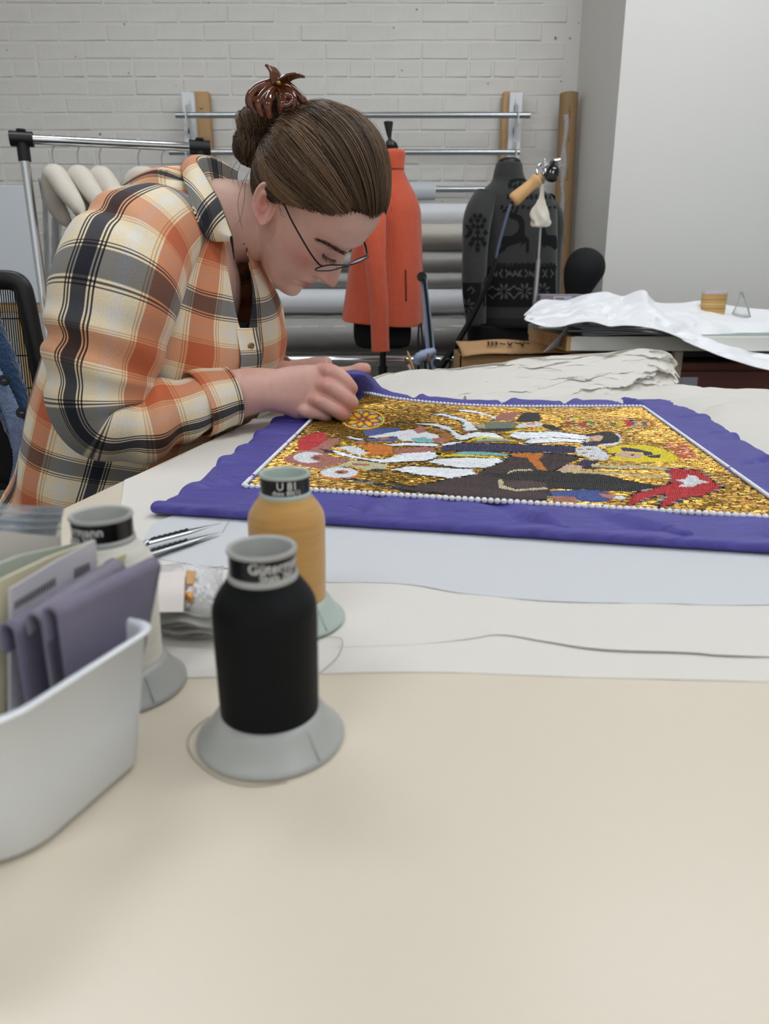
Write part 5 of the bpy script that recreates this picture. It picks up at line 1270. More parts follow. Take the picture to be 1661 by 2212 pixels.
for k in range(5):
    x = 162 + k * 7; y = 1240 - k * 3; P_ = np.array([PV(*q, p0, n) for q in ((x, y - 12), (x + 3, y - 13), (x + 3, y + 8), (x, y + 9))]); bars.append(plate(P_, .0002, n))
mk('barcode', cat(bars), mat('barcode_ink', (64, 58, 58), .6), cd, False)
card('yellow_card', .036, [(210, 1222), (272, 1196), (262, 1290), (255, 1400), (0, 1450), (0, 1330)], .0012, M_yel, 'yellowed card tucked behind the folded cloth', 'card')
card('cream_card', .048, [(219, 1160), (212, 1300), (0, 1400), (-60, 1400), (-60, 1280), (0, 1252), (100, 1205)], .0014, mat('cream_card_stock', (214, 206, 176), .6), 'cream card with a slanted top edge behind the barcode card', 'card')
card('green_card', .060, [(170, 1172), (180, 1300), (-60, 1420), (-60, 1240), (40, 1200)], .0014, mat('grey_green_card', (186, 194, 180), .6), 'pale green card deep in the bin', 'card')
card('white_card', .072, [(130, 1160), (140, 1300), (-80, 1420), (-80, 1150), (0, 1148)], .0014, mat('plain_white_card', (214, 208, 198), .6), 'plain white card at the back of the bin', 'card')
# clear zip bag standing up out of the bin
p0, n = vplane(.080); zb = root('zip_bag', PV(60, 1300, p0, n), 'clear zip bag with a ridged seal sticking out of the bin', 'plastic bag')
G = []
for v in np.linspace(0, 1, 40):
    row = []
    for u in np.linspace(0, 1, 30):
        x = -80 + 228 * u - 14 * v * u; y = 1086 + 160 * v + 10 * u * (1 - v); p = PV(x, y, p0, n)
        row.append(p + np.array([*(nL * (.0035 * math.sin(u * 7 + v * 3) + (.0006 if int(v * 40) % 2 and v < .3 else 0))), 0]))
    G.append(row)
mk('bag_film', shell(np.array(G), .0004), film('zip_bag_film', (196, 204, 212), .32, .18), zb)
for k in range(3): mk('seal_ridge', tube(np.array(G)[4 + k * 4], .0005, 6), film('ridge_film', (214, 220, 226), .45, .15), zb)
mk('blue_insert', plate(np.array([PV(x, y, p0 + np.array([*nL, 0]) * .004, n) for x, y in ((-80, 1120), (132, 1112), (130, 1128), (-80, 1142))]), .0006, n), mat('blue_insert_strip', (112, 122, 140), .6), zb, False)
mk('white_insert', plate(np.array([PV(x, y, p0 + np.array([*nL, 0]) * .005, n) for x, y in ((-80, 1150), (120, 1138), (118, 1190), (-80, 1230))]), .0006, n), mat('white_insert_slip', (214, 216, 214), .6), zb, False)

# ================================================================== tweezers
tw = root('tweezers', U(380, 1170), 'steel tweezers with notched grips lying on the tissue', 'tweezers')
for (pa, pb_, za, zb_) in (((318, 1172), (479, 1130), .010, .012), ((318, 1197), (475, 1150), .007, .007)):
    a, b_ = U(*pa, TABLE_Z + za), U(*pb_, TABLE_Z + zb_); P = np.array([a + (b_ - a) * t for t in np.linspace(0, 1, 40)])
    w = np.interp(np.linspace(0, 1, 40), [0, .55, .75, 1], [.0042, .0040, .0022, .0004])
    mk('prong', tube(P, w * .45, 12, R2=w, ref=(0, 0, 1)), M_steel, tw, sharp=40)
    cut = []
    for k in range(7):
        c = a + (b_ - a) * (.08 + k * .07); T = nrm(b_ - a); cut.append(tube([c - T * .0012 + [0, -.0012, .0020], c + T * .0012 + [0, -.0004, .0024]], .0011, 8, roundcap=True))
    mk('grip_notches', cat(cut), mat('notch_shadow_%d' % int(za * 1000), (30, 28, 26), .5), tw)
e0, e1_ = U(318, 1172, TABLE_Z + .010), U(318, 1197, TABLE_Z + .007)
mk('heel', tube([e0, (e0 + e1_) / 2 + [-.006, 0, 0], e1_], .0025, 10, roundcap=True), M_steel, tw)

# ================================================================== bags of beads behind the black cone
bb = root('bead_bags', U(400, 1390), 'stack of clear bead bags with a blank white label between the cones', 'bead bags')
for k in range(5):
    z = .0045 + k * .0034; G = []
    a, b_ = U(318, 1388), U(470, 1400); a2, b2 = U(330, 1272), U(480, 1280)
    for v in np.linspace(0, 1, 16):
        row = []
        for u in np.linspace(0, 1, 26):
            p = (a * (1 - u) + b_ * u) * (1 - v) + (a2 * (1 - u) + b2 * u) * v; p = p + np.array([.002 * math.sin(k * 2.1), .002 * math.cos(k * 3.3), z + .0012 * math.sin(u * 9 + k) + .001 * math.sin(v * 8 + 2 * k)]); row.append(p)
        G.append(row)
    mk('bag', shell(np.array(G), .0005), film('bead_bag_film_%d' % k, (226, 224, 218), .30, .15), bb)
ctr = U(415, 1300); nb = 22; bz = TABLE_Z + .0215
G = []
for v in np.linspace(0, 1, 24):
    row = []
    for u in np.linspace(0, 1, 34):
        p = U(345 + 140 * u, 1388 - 92 * v); h = .012 * math.sin(u * math.pi) ** .6 * math.sin(v * math.pi) ** .6
        row.append(np.array([p[0], p[1], bz - .001 + h + .0015 * rng.random() * (u > .4)]))
    G.append(row)
mk('top_bag', shell(np.array(G), .0004), film('top_bag_film', (240, 240, 240), .10, .06), bb, sharp=12)
bd = []
for k in range(nb):
    px, py = rng.uniform(402, 425), rng.uniform(1332, 1385); p = U(px, py); bd.append((iv * .0022 + [p[0], p[1], bz + .002 + .004 * rng.random()], [if_]))
o = mk('gold_beads', cat(bd), mat('loose_gold_beads', (206, 150, 84), .25, .6), bb); o['kind'] = 'stuff'
P = np.array([U(342, 1298, bz), U(402, 1298, bz), U(398, 1400, bz), U(344, 1398, bz)]); P[:, 2] = bz + np.array([.012, .013, .006, .006])
LPn = np.array([0, -.1, .0])
def at_z(px, py, dz): return U(px, py, bz + dz)
mk('label', plate([at_z(341, 1238, .013), at_z(400, 1232, .015), at_z(396, 1322, .004), at_z(343, 1322, .003)], .0004), mat('blank_label', (226, 216, 210), .6), bb, False)
mk('tan_strip', plate([at_z(402, 1232, .0148), at_z(424, 1234, .0150), at_z(418, 1262, .010), at_z(402, 1262, .010)], .0004), mat('tan_strip_card', (206, 160, 108), .6), bb, False)

# ================================================================== office chair and cardigan behind the person
CHY = 1.36
ch = root('office_chair', (-.62, 1.30, 0), 'black office chair with mesh back behind the person', 'chair')
rt_ = [(-2, 604), (30, 607), (47, 620), (56, 650), (66, 700), (78, 760), (90, 825), (96, 880), (92, 925), (78, 975), (50, 1020), (0, 1040)]
lf_ = [(-258 - (x - 0), y) for x, y in rt_[::-1]]
loop = [PD(x, y, CHY + (.0 if x > -130 else .10)) for x, y in rt_ + lf_]
loop = np.array(loop + [loop[0]])
M_chair = mat('chair_black_plastic', (26, 25, 26), .45)
mk('back_frame', tube(cr(loop, 160), .012, 14, R2=.017, ref=(0, -1, 0), caps=False), M_chair, ch)
slats = []
for x in np.arange(-290, 82, 5.0):
    yt = 612 + max(0, (abs(x + 129) - 150)) * 1.2; xb = x + .15 * (x + 129) * 0 + 14
    slats.append(tube([PD(x, yt, CHY + .01 + (.10 if x < -130 else 0) * 1.0), PD(xb + 10, 870 - max(0, (x - 30)) * 1.0, CHY + .012)], .0011, 4, caps=False))
o = mk('back_mesh', cat(slats), mat('chair_mesh_strands', (46, 46, 48), .6), ch); o['kind'] = 'stuff'
mk('mesh_tie', cat([tube([PD(-280, y, CHY + .02), PD(xr_, y - 2, CHY + .008)], .0012, 4) for y, xr_ in ((690, 60), (770, 70), (840, 88))]), M_chair, ch)
G = []
for v in np.linspace(0, 1, 12):
    G.append([PD(-280 + 330 * u + 0 * v, 862 + 190 * v - 20 * math.sin(u * 3), CHY - .045 - .03 * math.sin(u * math.pi)) for u in np.linspace(0, 1, 24)])
mk('lumbar_pad', shell(np.array(G), .02), mat('black_air_mesh', (16, 16, 18), .8, bump=(420, .8, .002)), ch)
mk('back_stem', tube(cr([PD(-110, 1020, CHY + .03), [-.86, 1.40, .52], [-.75, 1.32, .43], [-.60, 1.25, .41]], 20), .022, 12), M_chair, ch)
mk('seat', box((-.80, .96, .42), (-.34, 1.46, .485), .022), mat('black_seat_cloth', (20, 20, 22), .85), ch, False)
mk('seat_pan', box((-.72, 1.05, .39), (-.42, 1.38, .419), .006), M_chair, ch, False)
mk('gas_post', tube([[-.57, 1.21, .10], [-.57, 1.21, .39]], .026, 20), M_chair, ch, sharp=40)
for k in range(5):
    a = k * 2 * math.pi / 5 + .3; e = np.array([-.57 + .28 * math.cos(a), 1.21 + .28 * math.sin(a), .065])
    mk('base_arm', tube([[-.57, 1.21, .10], e], [.022, .015], 12), M_chair, ch); mk('caster', tube([e + [-.01, 0, -.04], e + [.01, 0, -.04]], .025, 14), M_chair, ch, sharp=40)
for (yy) in (1.0, 1.42):
    mk('armrest_post', tube(cr([[-.62, yy, .40], [-.66, yy, .48], [-.68, yy, .62]], 14), .014, 12), M_chair, ch)
mk('pale_armrest', obox(PD(48, 1003, 1.28), PD(98, 972, 1.22), .03, .012, (0, 0, 1), .003), mat('pale_grey_arm', (150, 152, 154), .5), ch, False)
kg = root('blue_cardigan', PD(40, 900, 1.26), 'dark blue knitted cardigan with pale button band draped over the chair', 'cardigan')
M_knit = mat('dark_blue_mohair', (22, 58, 92), .95, noise=(120, .3), bump=(160, 1.0, .006), sheen=.5)
M_knit2 = mat('pale_blue_knit', (118, 134, 164), .95, noise=(120, .18), bump=(210, 1.0, .004))
path = cr([PD(-70, 640, 1.30), PD(-38, 720, 1.29), PD(-8, 790, 1.28), PD(22, 860, 1.27), PD(42, 920, 1.26), PD(52, 975, 1.25), PD(46, 1020, 1.25)], 70)
V, Fs = tube(path, cr([.035, .038, .036, .030, .026, .018, .008], 70), 28, ref=(1, 0, 0), R2=cr([.015, .018, .018, .016, .014, .012, .006], 70), roundcap=True)
V += (.0022 * vnoise(V, 260, 4, 2))[:, None]
mk('front_panel', (V, Fs), M_knit, kg)
pathb = cr([PD(-40, 760, 1.265), PD(-14, 805, 1.255), PD(8, 850, 1.248), PD(30, 905, 1.24), PD(43, 960, 1.232), PD(44, 1005, 1.235), PD(30, 1045, 1.24)], 70)
V, Fs = tube(pathb, cr([.012, .013, .014, .0145, .014, .012, .008], 70), 20, ref=(1, 0, 0), R2=.006, roundcap=True); V += (.0016 * np.sin(V[:, 2] * 900))[:, None] * [0, 1, 0]
mk('button_band', (V, Fs), M_knit2, kg)
M_btn = mat('black_button', (16, 16, 17), .25)
for (px, py, Y) in ((9, 822, 1.228), (47, 892, 1.222), (68, 961, 1.215)):
    c = PD(px, py, Y); n = nrm(CAMP - c); B = mk('button', tube([c, c + n * .003], .0092, 22), M_btn, kg, sharp=40)
    mk('button_rim', tube([c + n * .003 + .0078 * (math.cos(t) * np.array([1, 0, 0]) + math.sin(t) * np.cross(n, [1, 0, 0])) for t in np.linspace(0, 6.283, 26)], .0009, 6, caps=False), M_btn, B)
    mk('button_thread', tube([c + n * .0036 + [-.0018, 0, 0], c + n * .0036 + [.0018, 0, 0]], .0013, 6, roundcap=True), M_knit2, B)

# ================================================================== person
person = root('person', (-.42, 1.15, .47), 'person in a plaid shirt and glasses leaning over the banner', 'person')
Xw = np.array([1., 0, 0])
def camv(x, d, u): return x * Xw + d * FWV + u * UPV
Ff = nrm(camv(.481, .122, -.868)); Lf = camv(.501, .774, .387); Lf = nrm(Lf - Ff * (Lf @ Ff)); Uf = np.cross(Ff, Lf)
H0 = PD(660, 447, 1.161); HS = .00097
def HW(P): P = np.asarray(P, float); return H0 + HS * (P[..., :1] * Ff + P[..., 1:2] * Lf + P[..., 2:3] * Uf)
def to_head(P): q = (np.asarray(P) - H0) / HS; return np.stack([q @ Ff, q @ Lf, q @ Uf], -1)
# --- head: lofted sections (u, back, front, half width), features added as smooth displacements
HSEC = np.array([(-112, 46, 74, 8), (-109, 32, 84, 20), (-103, 16, 89, 30), (-94, 0, 91, 39), (-80, -20, 89, 47), (-60, -48, 91, 55), (-40, -64, 91, 60), (-20, -76, 89, 65), (0, -86, 87, 69), (25, -93, 86, 72), (45, -97, 91, 74), (70, -98, 88, 75), (95, -93, 75, 71), (115, -77, 52, 58), (128, -50, 24, 38), (134, -30, -2, 16), (135.5, -20, -12, 4)], float)
NU_, NA_ = 170, 180
uu = np.concatenate([np.linspace(-112, 95, 120), np.linspace(96, 135.5, 50)])
sec = np.stack([np.interp(uu, HSEC[:, 0], cr(HSEC, len(HSEC))[:, k]) for k in range(1, 4)], 1)
for k in range(3): sec[:, k] = np.convolve(np.pad(sec[:, k], 4, mode='edge'), np.ones(9) / 9, 'valid')
a = np.linspace(0, 2 * math.pi, NA_, endpoint=False); ca, sa = np.cos(a), np.sin(a)
Hd = np.zeros((len(uu), NA_, 3))
for i, u in enumerate(uu):
    fb, ff, w = sec[i]; c = fb + (ff - fb) * .45
    e = .88; cc = np.sign(ca) * np.abs(ca) ** e; ss = np.sign(sa) * np.abs(sa) ** .92
    Hd[i, :, 0] = c + np.where(ca > 0, (ff - c) * cc, (c - fb) * cc); Hd[i, :, 1] = w * ss; Hd[i, :, 2] = u
f_, l_, u_ = Hd[..., 0], Hd[..., 1], Hd[..., 2]
g2 = lambda x, s: np.exp(-(x / s) ** 2)
front = np.clip((f_ - 20) / 40, 0, 1)
nh = np.interp(u_, [-44, -37, -30, -24, -18, -12, 0, 12, 26, 36], [0, 6, 20, 29, 32, 29.5, 21, 12, 4, 0]); nw = np.interp(u_, [-40, -26, -15, 0, 25], [15, 13.5, 11.5, 9, 8])
d = nh * g2(l_, nw) + 6 * (g2(l_ - 14, 6) + g2(l_ + 14, 6)) * g2(u_ + 27, 7)
d += -9 * (g2(l_ - 31, 15) + g2(l_ + 31, 15)) * g2(u_ - 22, 11) + 6.5 * (g2(l_ - 31, 12) + g2(l_ + 31, 12)) * g2(u_ - 16, 8.5) + 3.5 * (g2(l_ - 26, 18) + g2(l_ + 26, 18)) * g2(u_ - 40, 8)
d += -1.6 * (g2(l_ - 31, 13) + g2(l_ + 31, 13)) * g2(u_ - 9.5, 1.8)
d += 5.5 * g2(l_, 19) * g2(u_ + 54, 5) + 6 * g2(l_, 16) * g2(u_ + 67, 5.5) - 5.0 * g2(l_, 25) * g2(u_ + 60, 2.2) - 3 * g2(l_, 20) * g2(u_ + 79, 6) + 5 * g2(l_, 17) * g2(u_ + 96, 11) - 1.5 * g2(l_, 3.5) * g2(u_ + 46, 6)
d += 3.5 * (g2(l_ - 45, 20) + g2(l_ + 45, 20)) * g2(u_ + 12, 20) + 2.5 * (g2(l_ - 38, 16) + g2(l_ + 38, 16)) * g2(u_ + 50, 20)
Hd[..., 0] += d * front
Hd[..., 2] += -5 * g2(l_, 11) * g2(u_ + 20, 9) * front
HV, HF = grid_mesh(HW(Hd))
# --- ear (near side) and its twin
def ear(side):
    n, m = 26, 48; th = np.linspace(0, 2 * math.pi, m, endpoint=False); rr_ = np.linspace(0.02, 1, n)
    R, T = np.meshgrid(rr_, th, indexing='ij'); ox = 19 * np.cos(T) * (1 - .18 * np.sin(T) * -1 * .0); oy = 32 * np.sin(T)
    ox = ox * np.where(np.sin(T) < 0, 1 - .35 * (-np.sin(T)) ** 1.5, 1.0 + .05 * np.sin(T)); X = R * ox; Y = R * oy      # X forward, Y up
    fr = np.clip(np.cos(T), 0, 1)
    h = 6.0 * np.exp(-((R - .90) / .10) ** 2) * (1 - .9 * fr ** 2 * (np.sin(T) < .5)) * np.where(np.sin(T) < -.75, .3, 1)
    anti = 4.5 * np.exp(-(((X + 3) ** 2 / 60 + (Y - 2) ** 2 / 330) - .55) ** 2 / .06) * (X < 3)
    conc = -9 * np.exp(-((X - 4) ** 2 / 60 + (Y + 3) ** 2 / 110)); trag = 5 * np.exp(-((X - 13) ** 2 / 14 + (Y + 5) ** 2 / 40)); h = h + anti + conc + trag
    ft = np.concatenate([np.stack([X, Y, h + 3.0], -1), np.stack([X * .96, Y * .97, np.minimum(h, 0) - 3.5 + 0 * h], -1)[::-1]])
    tilt = math.radians(36); base = np.array([-9., side * 73.5, -3.])
    ef = np.array([math.cos(tilt), 0, math.sin(tilt)]); eu = np.array([-math.sin(tilt), 0, math.cos(tilt)]); eo = np.array([0, side, 0.])
    fl = math.radians(20); ef2 = ef * math.cos(fl) - eo * math.sin(fl); eo2 = eo * math.cos(fl) + ef * math.sin(fl)
    P = base + (ft[..., :1] - 8) * ef2 + ft[..., 1:2] * eu + ft[..., 2:] * eo2
    V, Fs = grid_mesh(HW(P)); return V, Fs
parts = [(HV, HF), ear(-1), ear(1)]
# --- neck and the torso under the shirt
nb = [HW([-30, 6, -30.]), HW([-32, 8, -62.]), PD(548, 480, 1.195), PD(490, 480, 1.19), PD(430, 492, 1.18), PD(370, 540, 1.17)]
parts.append(tube(cr(nb, 40), cr([.044, .051, .056, .060, .066, .072], 40), 36, roundcap=True))
tor = cr([PD(400, 500, 1.16), PD(385, 600, 1.16), PD(340, 740, 1.16), PD(290, 880, 1.16), PD(250, 1020, 1.16), PD(230, 1130, 1.16)], 40)
parts.append(tube(tor, cr([.06, .095, .10, .095, .10, .11], 40), 36, R2=cr([.075, .12, .13, .12, .13, .14], 40), ref=(1, 0, 0), roundcap=True))
# --- arms
near = cr([PD(400, 485, 1.12), PD(318, 522, 1.01), PD(250, 680, .95), PD(215, 830, .93), PD(235, 905, .935), PD(340, 892, .955), PD(450, 868, .99), PD(535, 846, 1.02), PD(596, 840, 1.04)], 80)
parts.append(tube(near, cr([.045, .046, .044, .041, .039, .038, .034, .033, .0285], 80), 28, flat=.95, roundcap=True))
farp = cr([PD(440, 490, 1.25), PD(480, 600, 1.33), PD(490, 720, 1.33), PD(500, 800, 1.30), PD(560, 815, 1.22), PD(630, 818, 1.16)], 50)
parts.append(tube(farp, cr([.05, .048, .043, .040, .034, .026], 50), 24, roundcap=True))
# --- right hand: back of the hand to the camera, fingers curled over the cloth edge
def sect(c, W, Tn, hw, ht, n=28):
    t = np.linspace(0, 2 * math.pi, n, endpoint=False); k = .8
    return c + np.sign(np.cos(t))[:, None] * (np.abs(np.cos(t)) ** k)[:, None] * hw * W + np.sin(t)[:, None] * ht * Tn
def hand_loft(rows, n=30):
    C = cr(np.array([r[0] for r in rows]), n); W = nrm(cr(np.array([r[1] for r in rows]), n)); hw = cr([r[2] for r in rows], n); ht = cr([r[3] for r in rows], n)
    T = nrm(np.gradient(C, axis=0)); Tn = nrm(np.cross(T, W)); return grid_mesh(np.array([sect(C[k], W[k], Tn[k], hw[k], ht[k]) for k in range(n)]))
up_ = UPV
iM, mM, rM, pM = PD(714, 804, 1.042), PD(711, 836, 1.030), PD(690, 867, 1.027), PD(662, 889, 1.03)
Wk = nrm(iM - pM)
parts.append(hand_loft([(PD(552, 846, 1.016), nrm(UPV + .1 * Xw), .024, .020), (PD(600, 842, 1.03), nrm(UPV + .2 * Xw), .0315, .021), (PD(636, 842, 1.038), nrm(UPV + .35 * Xw), .037, .0185), (PD(664, 846, 1.044), nrm(UPV + .5 * Xw), .0420, .0165), (PD(690, 848, 1.044), Wk, .0435, .0145), (PD(704, 850, 1.046), Wk, .039, .010)]))
def finger(pts, r, n=36):
    return tube(cr(pts, n), cr(r, n), 20, roundcap=True)
def curled(M, mid, pip, r0, back):
    """A bent finger: from its knuckle M to the middle joint pip, then folded back behind."""
    p = PD(*pip); return finger([M + [-.016, .012, 0], M, PD(*mid), p, p + back * .4 + [.002, .006, -.002], p + back], [r0 * .95, r0 * 1.04, r0 * .93, r0 * .98, r0 * .84, r0 * .76])
parts.append(curled(iM, (738, 816, 1.036), (755, 838, 1.040), .0115, np.array([-.008, .034, .004])))
parts.append(curled(mM, (738, 853, 1.026), (757, 871, 1.030), .0115, np.array([-.010, .036, .012])))
parts.append(curled(rM, (718, 882, 1.022), (740, 894, 1.026), .0108, np.array([-.012, .034, .014])))
parts.append(curled(pM, (686, 893, 1.028), (706, 897, 1.034), .0095, np.array([-.010, .028, .010])))
parts.append(finger([PD(610, 820, 1.045), PD(650, 814, 1.064), PD(690, 822, 1.076), PD(720, 832, 1.080), PD(740, 838, 1.082)], [.014, .0135, .011, .0098, .0086]))
for p in (iM, mM, rM, pM): parts.append((iv * .0090 + p + [-.002, -.0045, .001], [if_]))
# --- left hand behind it: its thumb rests on top of the cloth
lh = [(PD(600, 818, 1.20), UPV, .026, .022), (PD(640, 816, 1.16), UPV, .027, .02), (PD(680, 818, 1.14), UPV, .033, .016), (PD(712, 820, 1.125), UPV, .034, .013)]
parts.append(hand_loft(lh))
parts.append(finger([PD(672, 808, 1.14), PD(708, 804, 1.115), PD(735, 806, 1.10), PD(760, 804, 1.10), PD(778, 799, 1.10), PD(789, 797, 1.10)], [.013, .0115, .0095, .0098, .0108, .0090]))
for k in range(4):
    parts.append(finger([PD(706, 806 + 9 * k, 1.13), PD(728, 812 + 9 * k, 1.125), PD(738, 826 + 8 * k, 1.115), PD(732, 838 + 6 * k, 1.105)], [.0095, .0090, .0084, .0076]))
V, Fs = cat(parts)
tmp = mk('body', (V, Fs), None)
md = tmp.modifiers.new('r', 'REMESH'); md.mode = 'VOXEL'; md.voxel_size = .0021; md.use_smooth_shade = True
ms = tmp.modifiers.new('s', 'SMOOTH'); ms.factor = .5; ms.iterations = 3
dg = bpy.context.evaluated_depsgraph_get(); me = bpy.data.meshes.new_from_object(tmp.evaluated_get(dg)); bpy.data.objects.remove(tmp)
nv = len(me.vertices); BV = np.zeros(nv * 3, np.float32); me.vertices.foreach_get('co', BV); BV = BV.reshape(-1, 3).astype(float)
q = to_head(BV); qf, ql, qu = q[:, 0], q[:, 1], q[:, 2]
col = np.tile(s2l((226, 186, 168)), (nv, 1))
def tint(w, c): 
    global col
    col = col * (1 - w[:, None]) + s2l(c) * w[:, None]
ish = (np.linalg.norm(q - [10, 0, 10], axis=1) < 170)
tint(.55 * ish * np.maximum(g2(ql - 45, 24), g2(ql + 45, 24)) * g2(qu + 18, 24) * g2(qf - 70, 34), (206, 132, 118))
tint(.5 * ish * g2(ql, 14) * g2(qu + 22, 12) * (qf > 92), (208, 136, 122))
tint(.9 * ish * np.clip(1.3 - np.abs(ql) / 20, 0, 1) * g2(qu + 58, 6.5) * (qf > 84), (176, 92, 90)); tint(.95 * ish * np.clip(1.25 - np.abs(ql) / 17, 0, 1) * g2(qu + 66, 5) * (qf > 84), (178, 92, 90))
tint(.5 * ish * np.maximum(g2(ql - 31, 17), g2(ql + 31, 17)) * g2(qu - 14, 11) * (qf > 50), (186, 128, 118))
er = g2((np.abs(ql) - 80), 9) * g2(qf + 10, 20) * g2(qu + 2, 36) * (np.abs(ql) > 71); tint(.75 * er, (206, 118, 104))
hx, hy = proj(BV); hand = (hx > 520) & (hy > 770) & (BV[:, 1] < 1.25)
tint(.5 * hand, (210, 158, 146))
for p in (iM, mM, rM, PD(755, 838, 1.032), PD(757, 871, 1.022), PD(740, 894, 1.018)): tint(.5 * hand * g2(np.linalg.norm(BV - p, axis=1), .014), (204, 122, 108))
tint(.5 * hand * g2(np.linalg.norm(BV - PD(789, 797, 1.10), axis=1), .016), (208, 122, 108))
ca_ = me.color_attributes.new('Col', 'FLOAT_COLOR', 'POINT'); ca_.data.foreach_set('color', np.concatenate([col, np.ones((nv, 1))], 1).astype(np.float32).ravel())
me.materials.clear(); me.polygons.foreach_set('use_smooth', np.ones(len(me.polygons), bool))
M_skin = mat('skin', (214, 172, 150), .48, attr='Col', spec=.35, sss=.12, noise=(90, .05), bump=(900, .06, .0004))
body_o = link('body', me, M_skin, person)
nf = len(me.polygons); me.calc_loop_triangles()
bvb = BVHTree.FromPolygons([tuple(p) for p in BV], [tuple(p.vertices) for p in me.polygons])
# thumb nail
# --- eyebrows, lashes and lid crease drawn from short hairs lying on the face
def hairs(paths, r0, name, colr, n=10, taper=True):
    Vs = []
    for P in paths:
        P = cr(np.array(P), n); rad = r0 * (np.linspace(1, .15, n) if taper else 1); Vs.append(tube(P, rad, 4))
    return mk(name, cat(Vs), mat(name + '_colour', colr, .6), person)
brow = cr(np.array([(688, 519), (706, 527), (726, 538), (745, 547), (762, 552), (770, 552)], float), 60); pts = []
for k in range(190):
    i = rng.integers(0, 54); t = i / 60; w = 5.5 * math.sin(min(1, .25 + t) * math.pi * .8) + 1.5; b0 = brow[i] + rng.normal(size=2) * [1.5, w * .38]; b1 = b0 + (brow[min(i + 7, 59)] - brow[i]) * -1 * rng.uniform(.6, 1.2) + [0, rng.normal() * .8]
    P = [hit(bvb, *(b0 * (1 - s) + b1 * s), .0008 + .0008 * s) for s in (0, .5, 1)]
    if all(p is not None for p in P) and abs(P[0][1] - P[2][1]) < .03: pts.append(P)
hairs(pts, .00030, 'eyebrow', (78, 56, 42))
lash = cr(np.array([(697, 549), (706, 556), (716, 561), (726, 563)], float), 30); pts = []
for k in range(40):
    i = rng.integers(0, 29); b0 = lash[i]; h = hit(bvb, *b0, .0004)
    if h is None: continue
    b1 = PD(b0[0] + rng.uniform(-3, 3), b0[1] + rng.uniform(7, 13), h[1] - .006); pts.append([h, h * .5 + b1 * .5 + [0, -.002, 0], b1])
lid = [hit(bvb, *p, .0004) for p in lash]
hairs(pts, .00030, 'eyelashes', (40, 30, 26)); mk('lid_line', tube([p for p in lid if p is not None], .0006, 5), mat('lid_line_colour', (92, 58, 52), .6), person)
for (px, py, s) in ((527, 527, 1.1), (562, 528, .5), (606, 540, .4), (722, 488, .5), (618, 492, .4)):
    h = hit(bvb, px, py, -.0002)
    if h is not None: mk('mole', (iv * .0011 * s + h, [if_]), mat('mole_brown', (110, 74, 60), .6), person)

# --- hair
HC = np.array([-6., 0., 40.]); HR = np.array([104., 83., 103.])
BUN = np.array([-128., 0., 22.])
dirn = rng.normal(size=(26000, 3)); dirn /= np.linalg.norm(dirn, axis=1)[:, None]
Pn = HC + dirn * HR
def hair_line(P): return P[:, 2] - (1.13 * P[:, 0] + 14 + 5 * np.sin(P[:, 1] * .12) + np.clip((np.abs(P[:, 1]) - 60) * .0, 0, 9))
keep = hair_line(Pn) > 0
front_edge = (hair_line(Pn) > 0) & (hair_line(Pn) < 22)
idx = np.flatnonzero(keep); rng.shuffle(idx); idx = np.concatenate([np.flatnonzero(front_edge)[:2000], idx[:3600]])
R0 = dirn[idx]; seeds = R0[rng.choice(len(R0), 170, replace=False)]; lk = np.argmax(R0 @ seeds.T, 1)
lk_h = rng.uniform(0, 7.0, 170); lk_c = rng.normal(size=170); lk_w = rng.normal(size=(170, 3)) * .05
bd_ = (BUN - HC) / HR; bd_n = bd_ / np.linalg.norm(bd_)
NSG = 18; tt = np.linspace(0, 1, NSG)
def strands(R0, lk, jit=.03, top=6.):
    n = len(R0); om = np.arccos(np.clip(R0 @ bd_n, -.999, .999)); t_end = 1 - .16 / np.maximum(om, .2); T = tt[None, :] * t_end[:, None]
    P = (np.sin((1 - T) * om[:, None])[..., None] * R0[:, None] + np.sin(T * om[:, None])[..., None] * bd_n) / np.sin(om)[:, None, None]
    bow = np.sin(T * math.pi)[..., None] * (lk_w[lk][:, None] + rng.normal(size=(n, 1, 3)) * jit); bow[..., 2] -= .16 * np.sin(T * math.pi) * np.abs(R0[:, 1:2]) ; P = nrm(P + bow)
    lift = (lk_h[lk] * .8 + rng.uniform(0, 2.0, n))[:, None] * np.sin(np.clip(T * 1.25 + .12, 0, 1) * math.pi) ** .7 + top * np.sin(T * math.pi) ** 2 * np.clip(P[..., 2], 0, 1)
    return HC + P * HR + P * lift[..., None]
def ribbons(P, r, colr):
    """Three-sided strands for paths P (n, m, 3)."""
    n, m = P.shape[:2]; T = nrm(np.gradient(P, axis=1)); N_ = nrm(np.cross(T, np.array([.3, .2, .93]))); B_2 = np.cross(T, N_); rad = r[:, None] * np.interp(np.linspace(0, 1, m), [0, .1, .8, 1], [.5, 1, 1, .3])[None]
    ring = [P + (math.cos(k * 2.094) * N_ + math.sin(k * 2.094) * B_2) * rad[..., None] for k in range(3)]; V = np.stack(ring, 2).reshape(-1, 3)
    base = (np.arange(n) * m * 3)[:, None, None, None] + (np.arange(m - 1) * 3)[None, :, None, None]; k = np.arange(3)
    f = np.stack([k, (k + 1) % 3, (k + 1) % 3 + 3, k + 3], 1)[None, None] + base
    return V, [f.reshape(-1, 4)], np.repeat(colr, m * 3, 0)
M_hair = mat('brown_hair', (84, 62, 46), .42, attr='Col', spec=.45)
base_c = s2l((98, 76, 55))
P = HW(strands(R0, lk)); hc = base_c * np.clip(1 + .42 * lk_c[lk] + .38 * rng.normal(size=len(lk)), .25, 2.4)[:, None]
HVs = [ribbons(P, rng.uniform(.00035, .0007, len(P)), hc)]
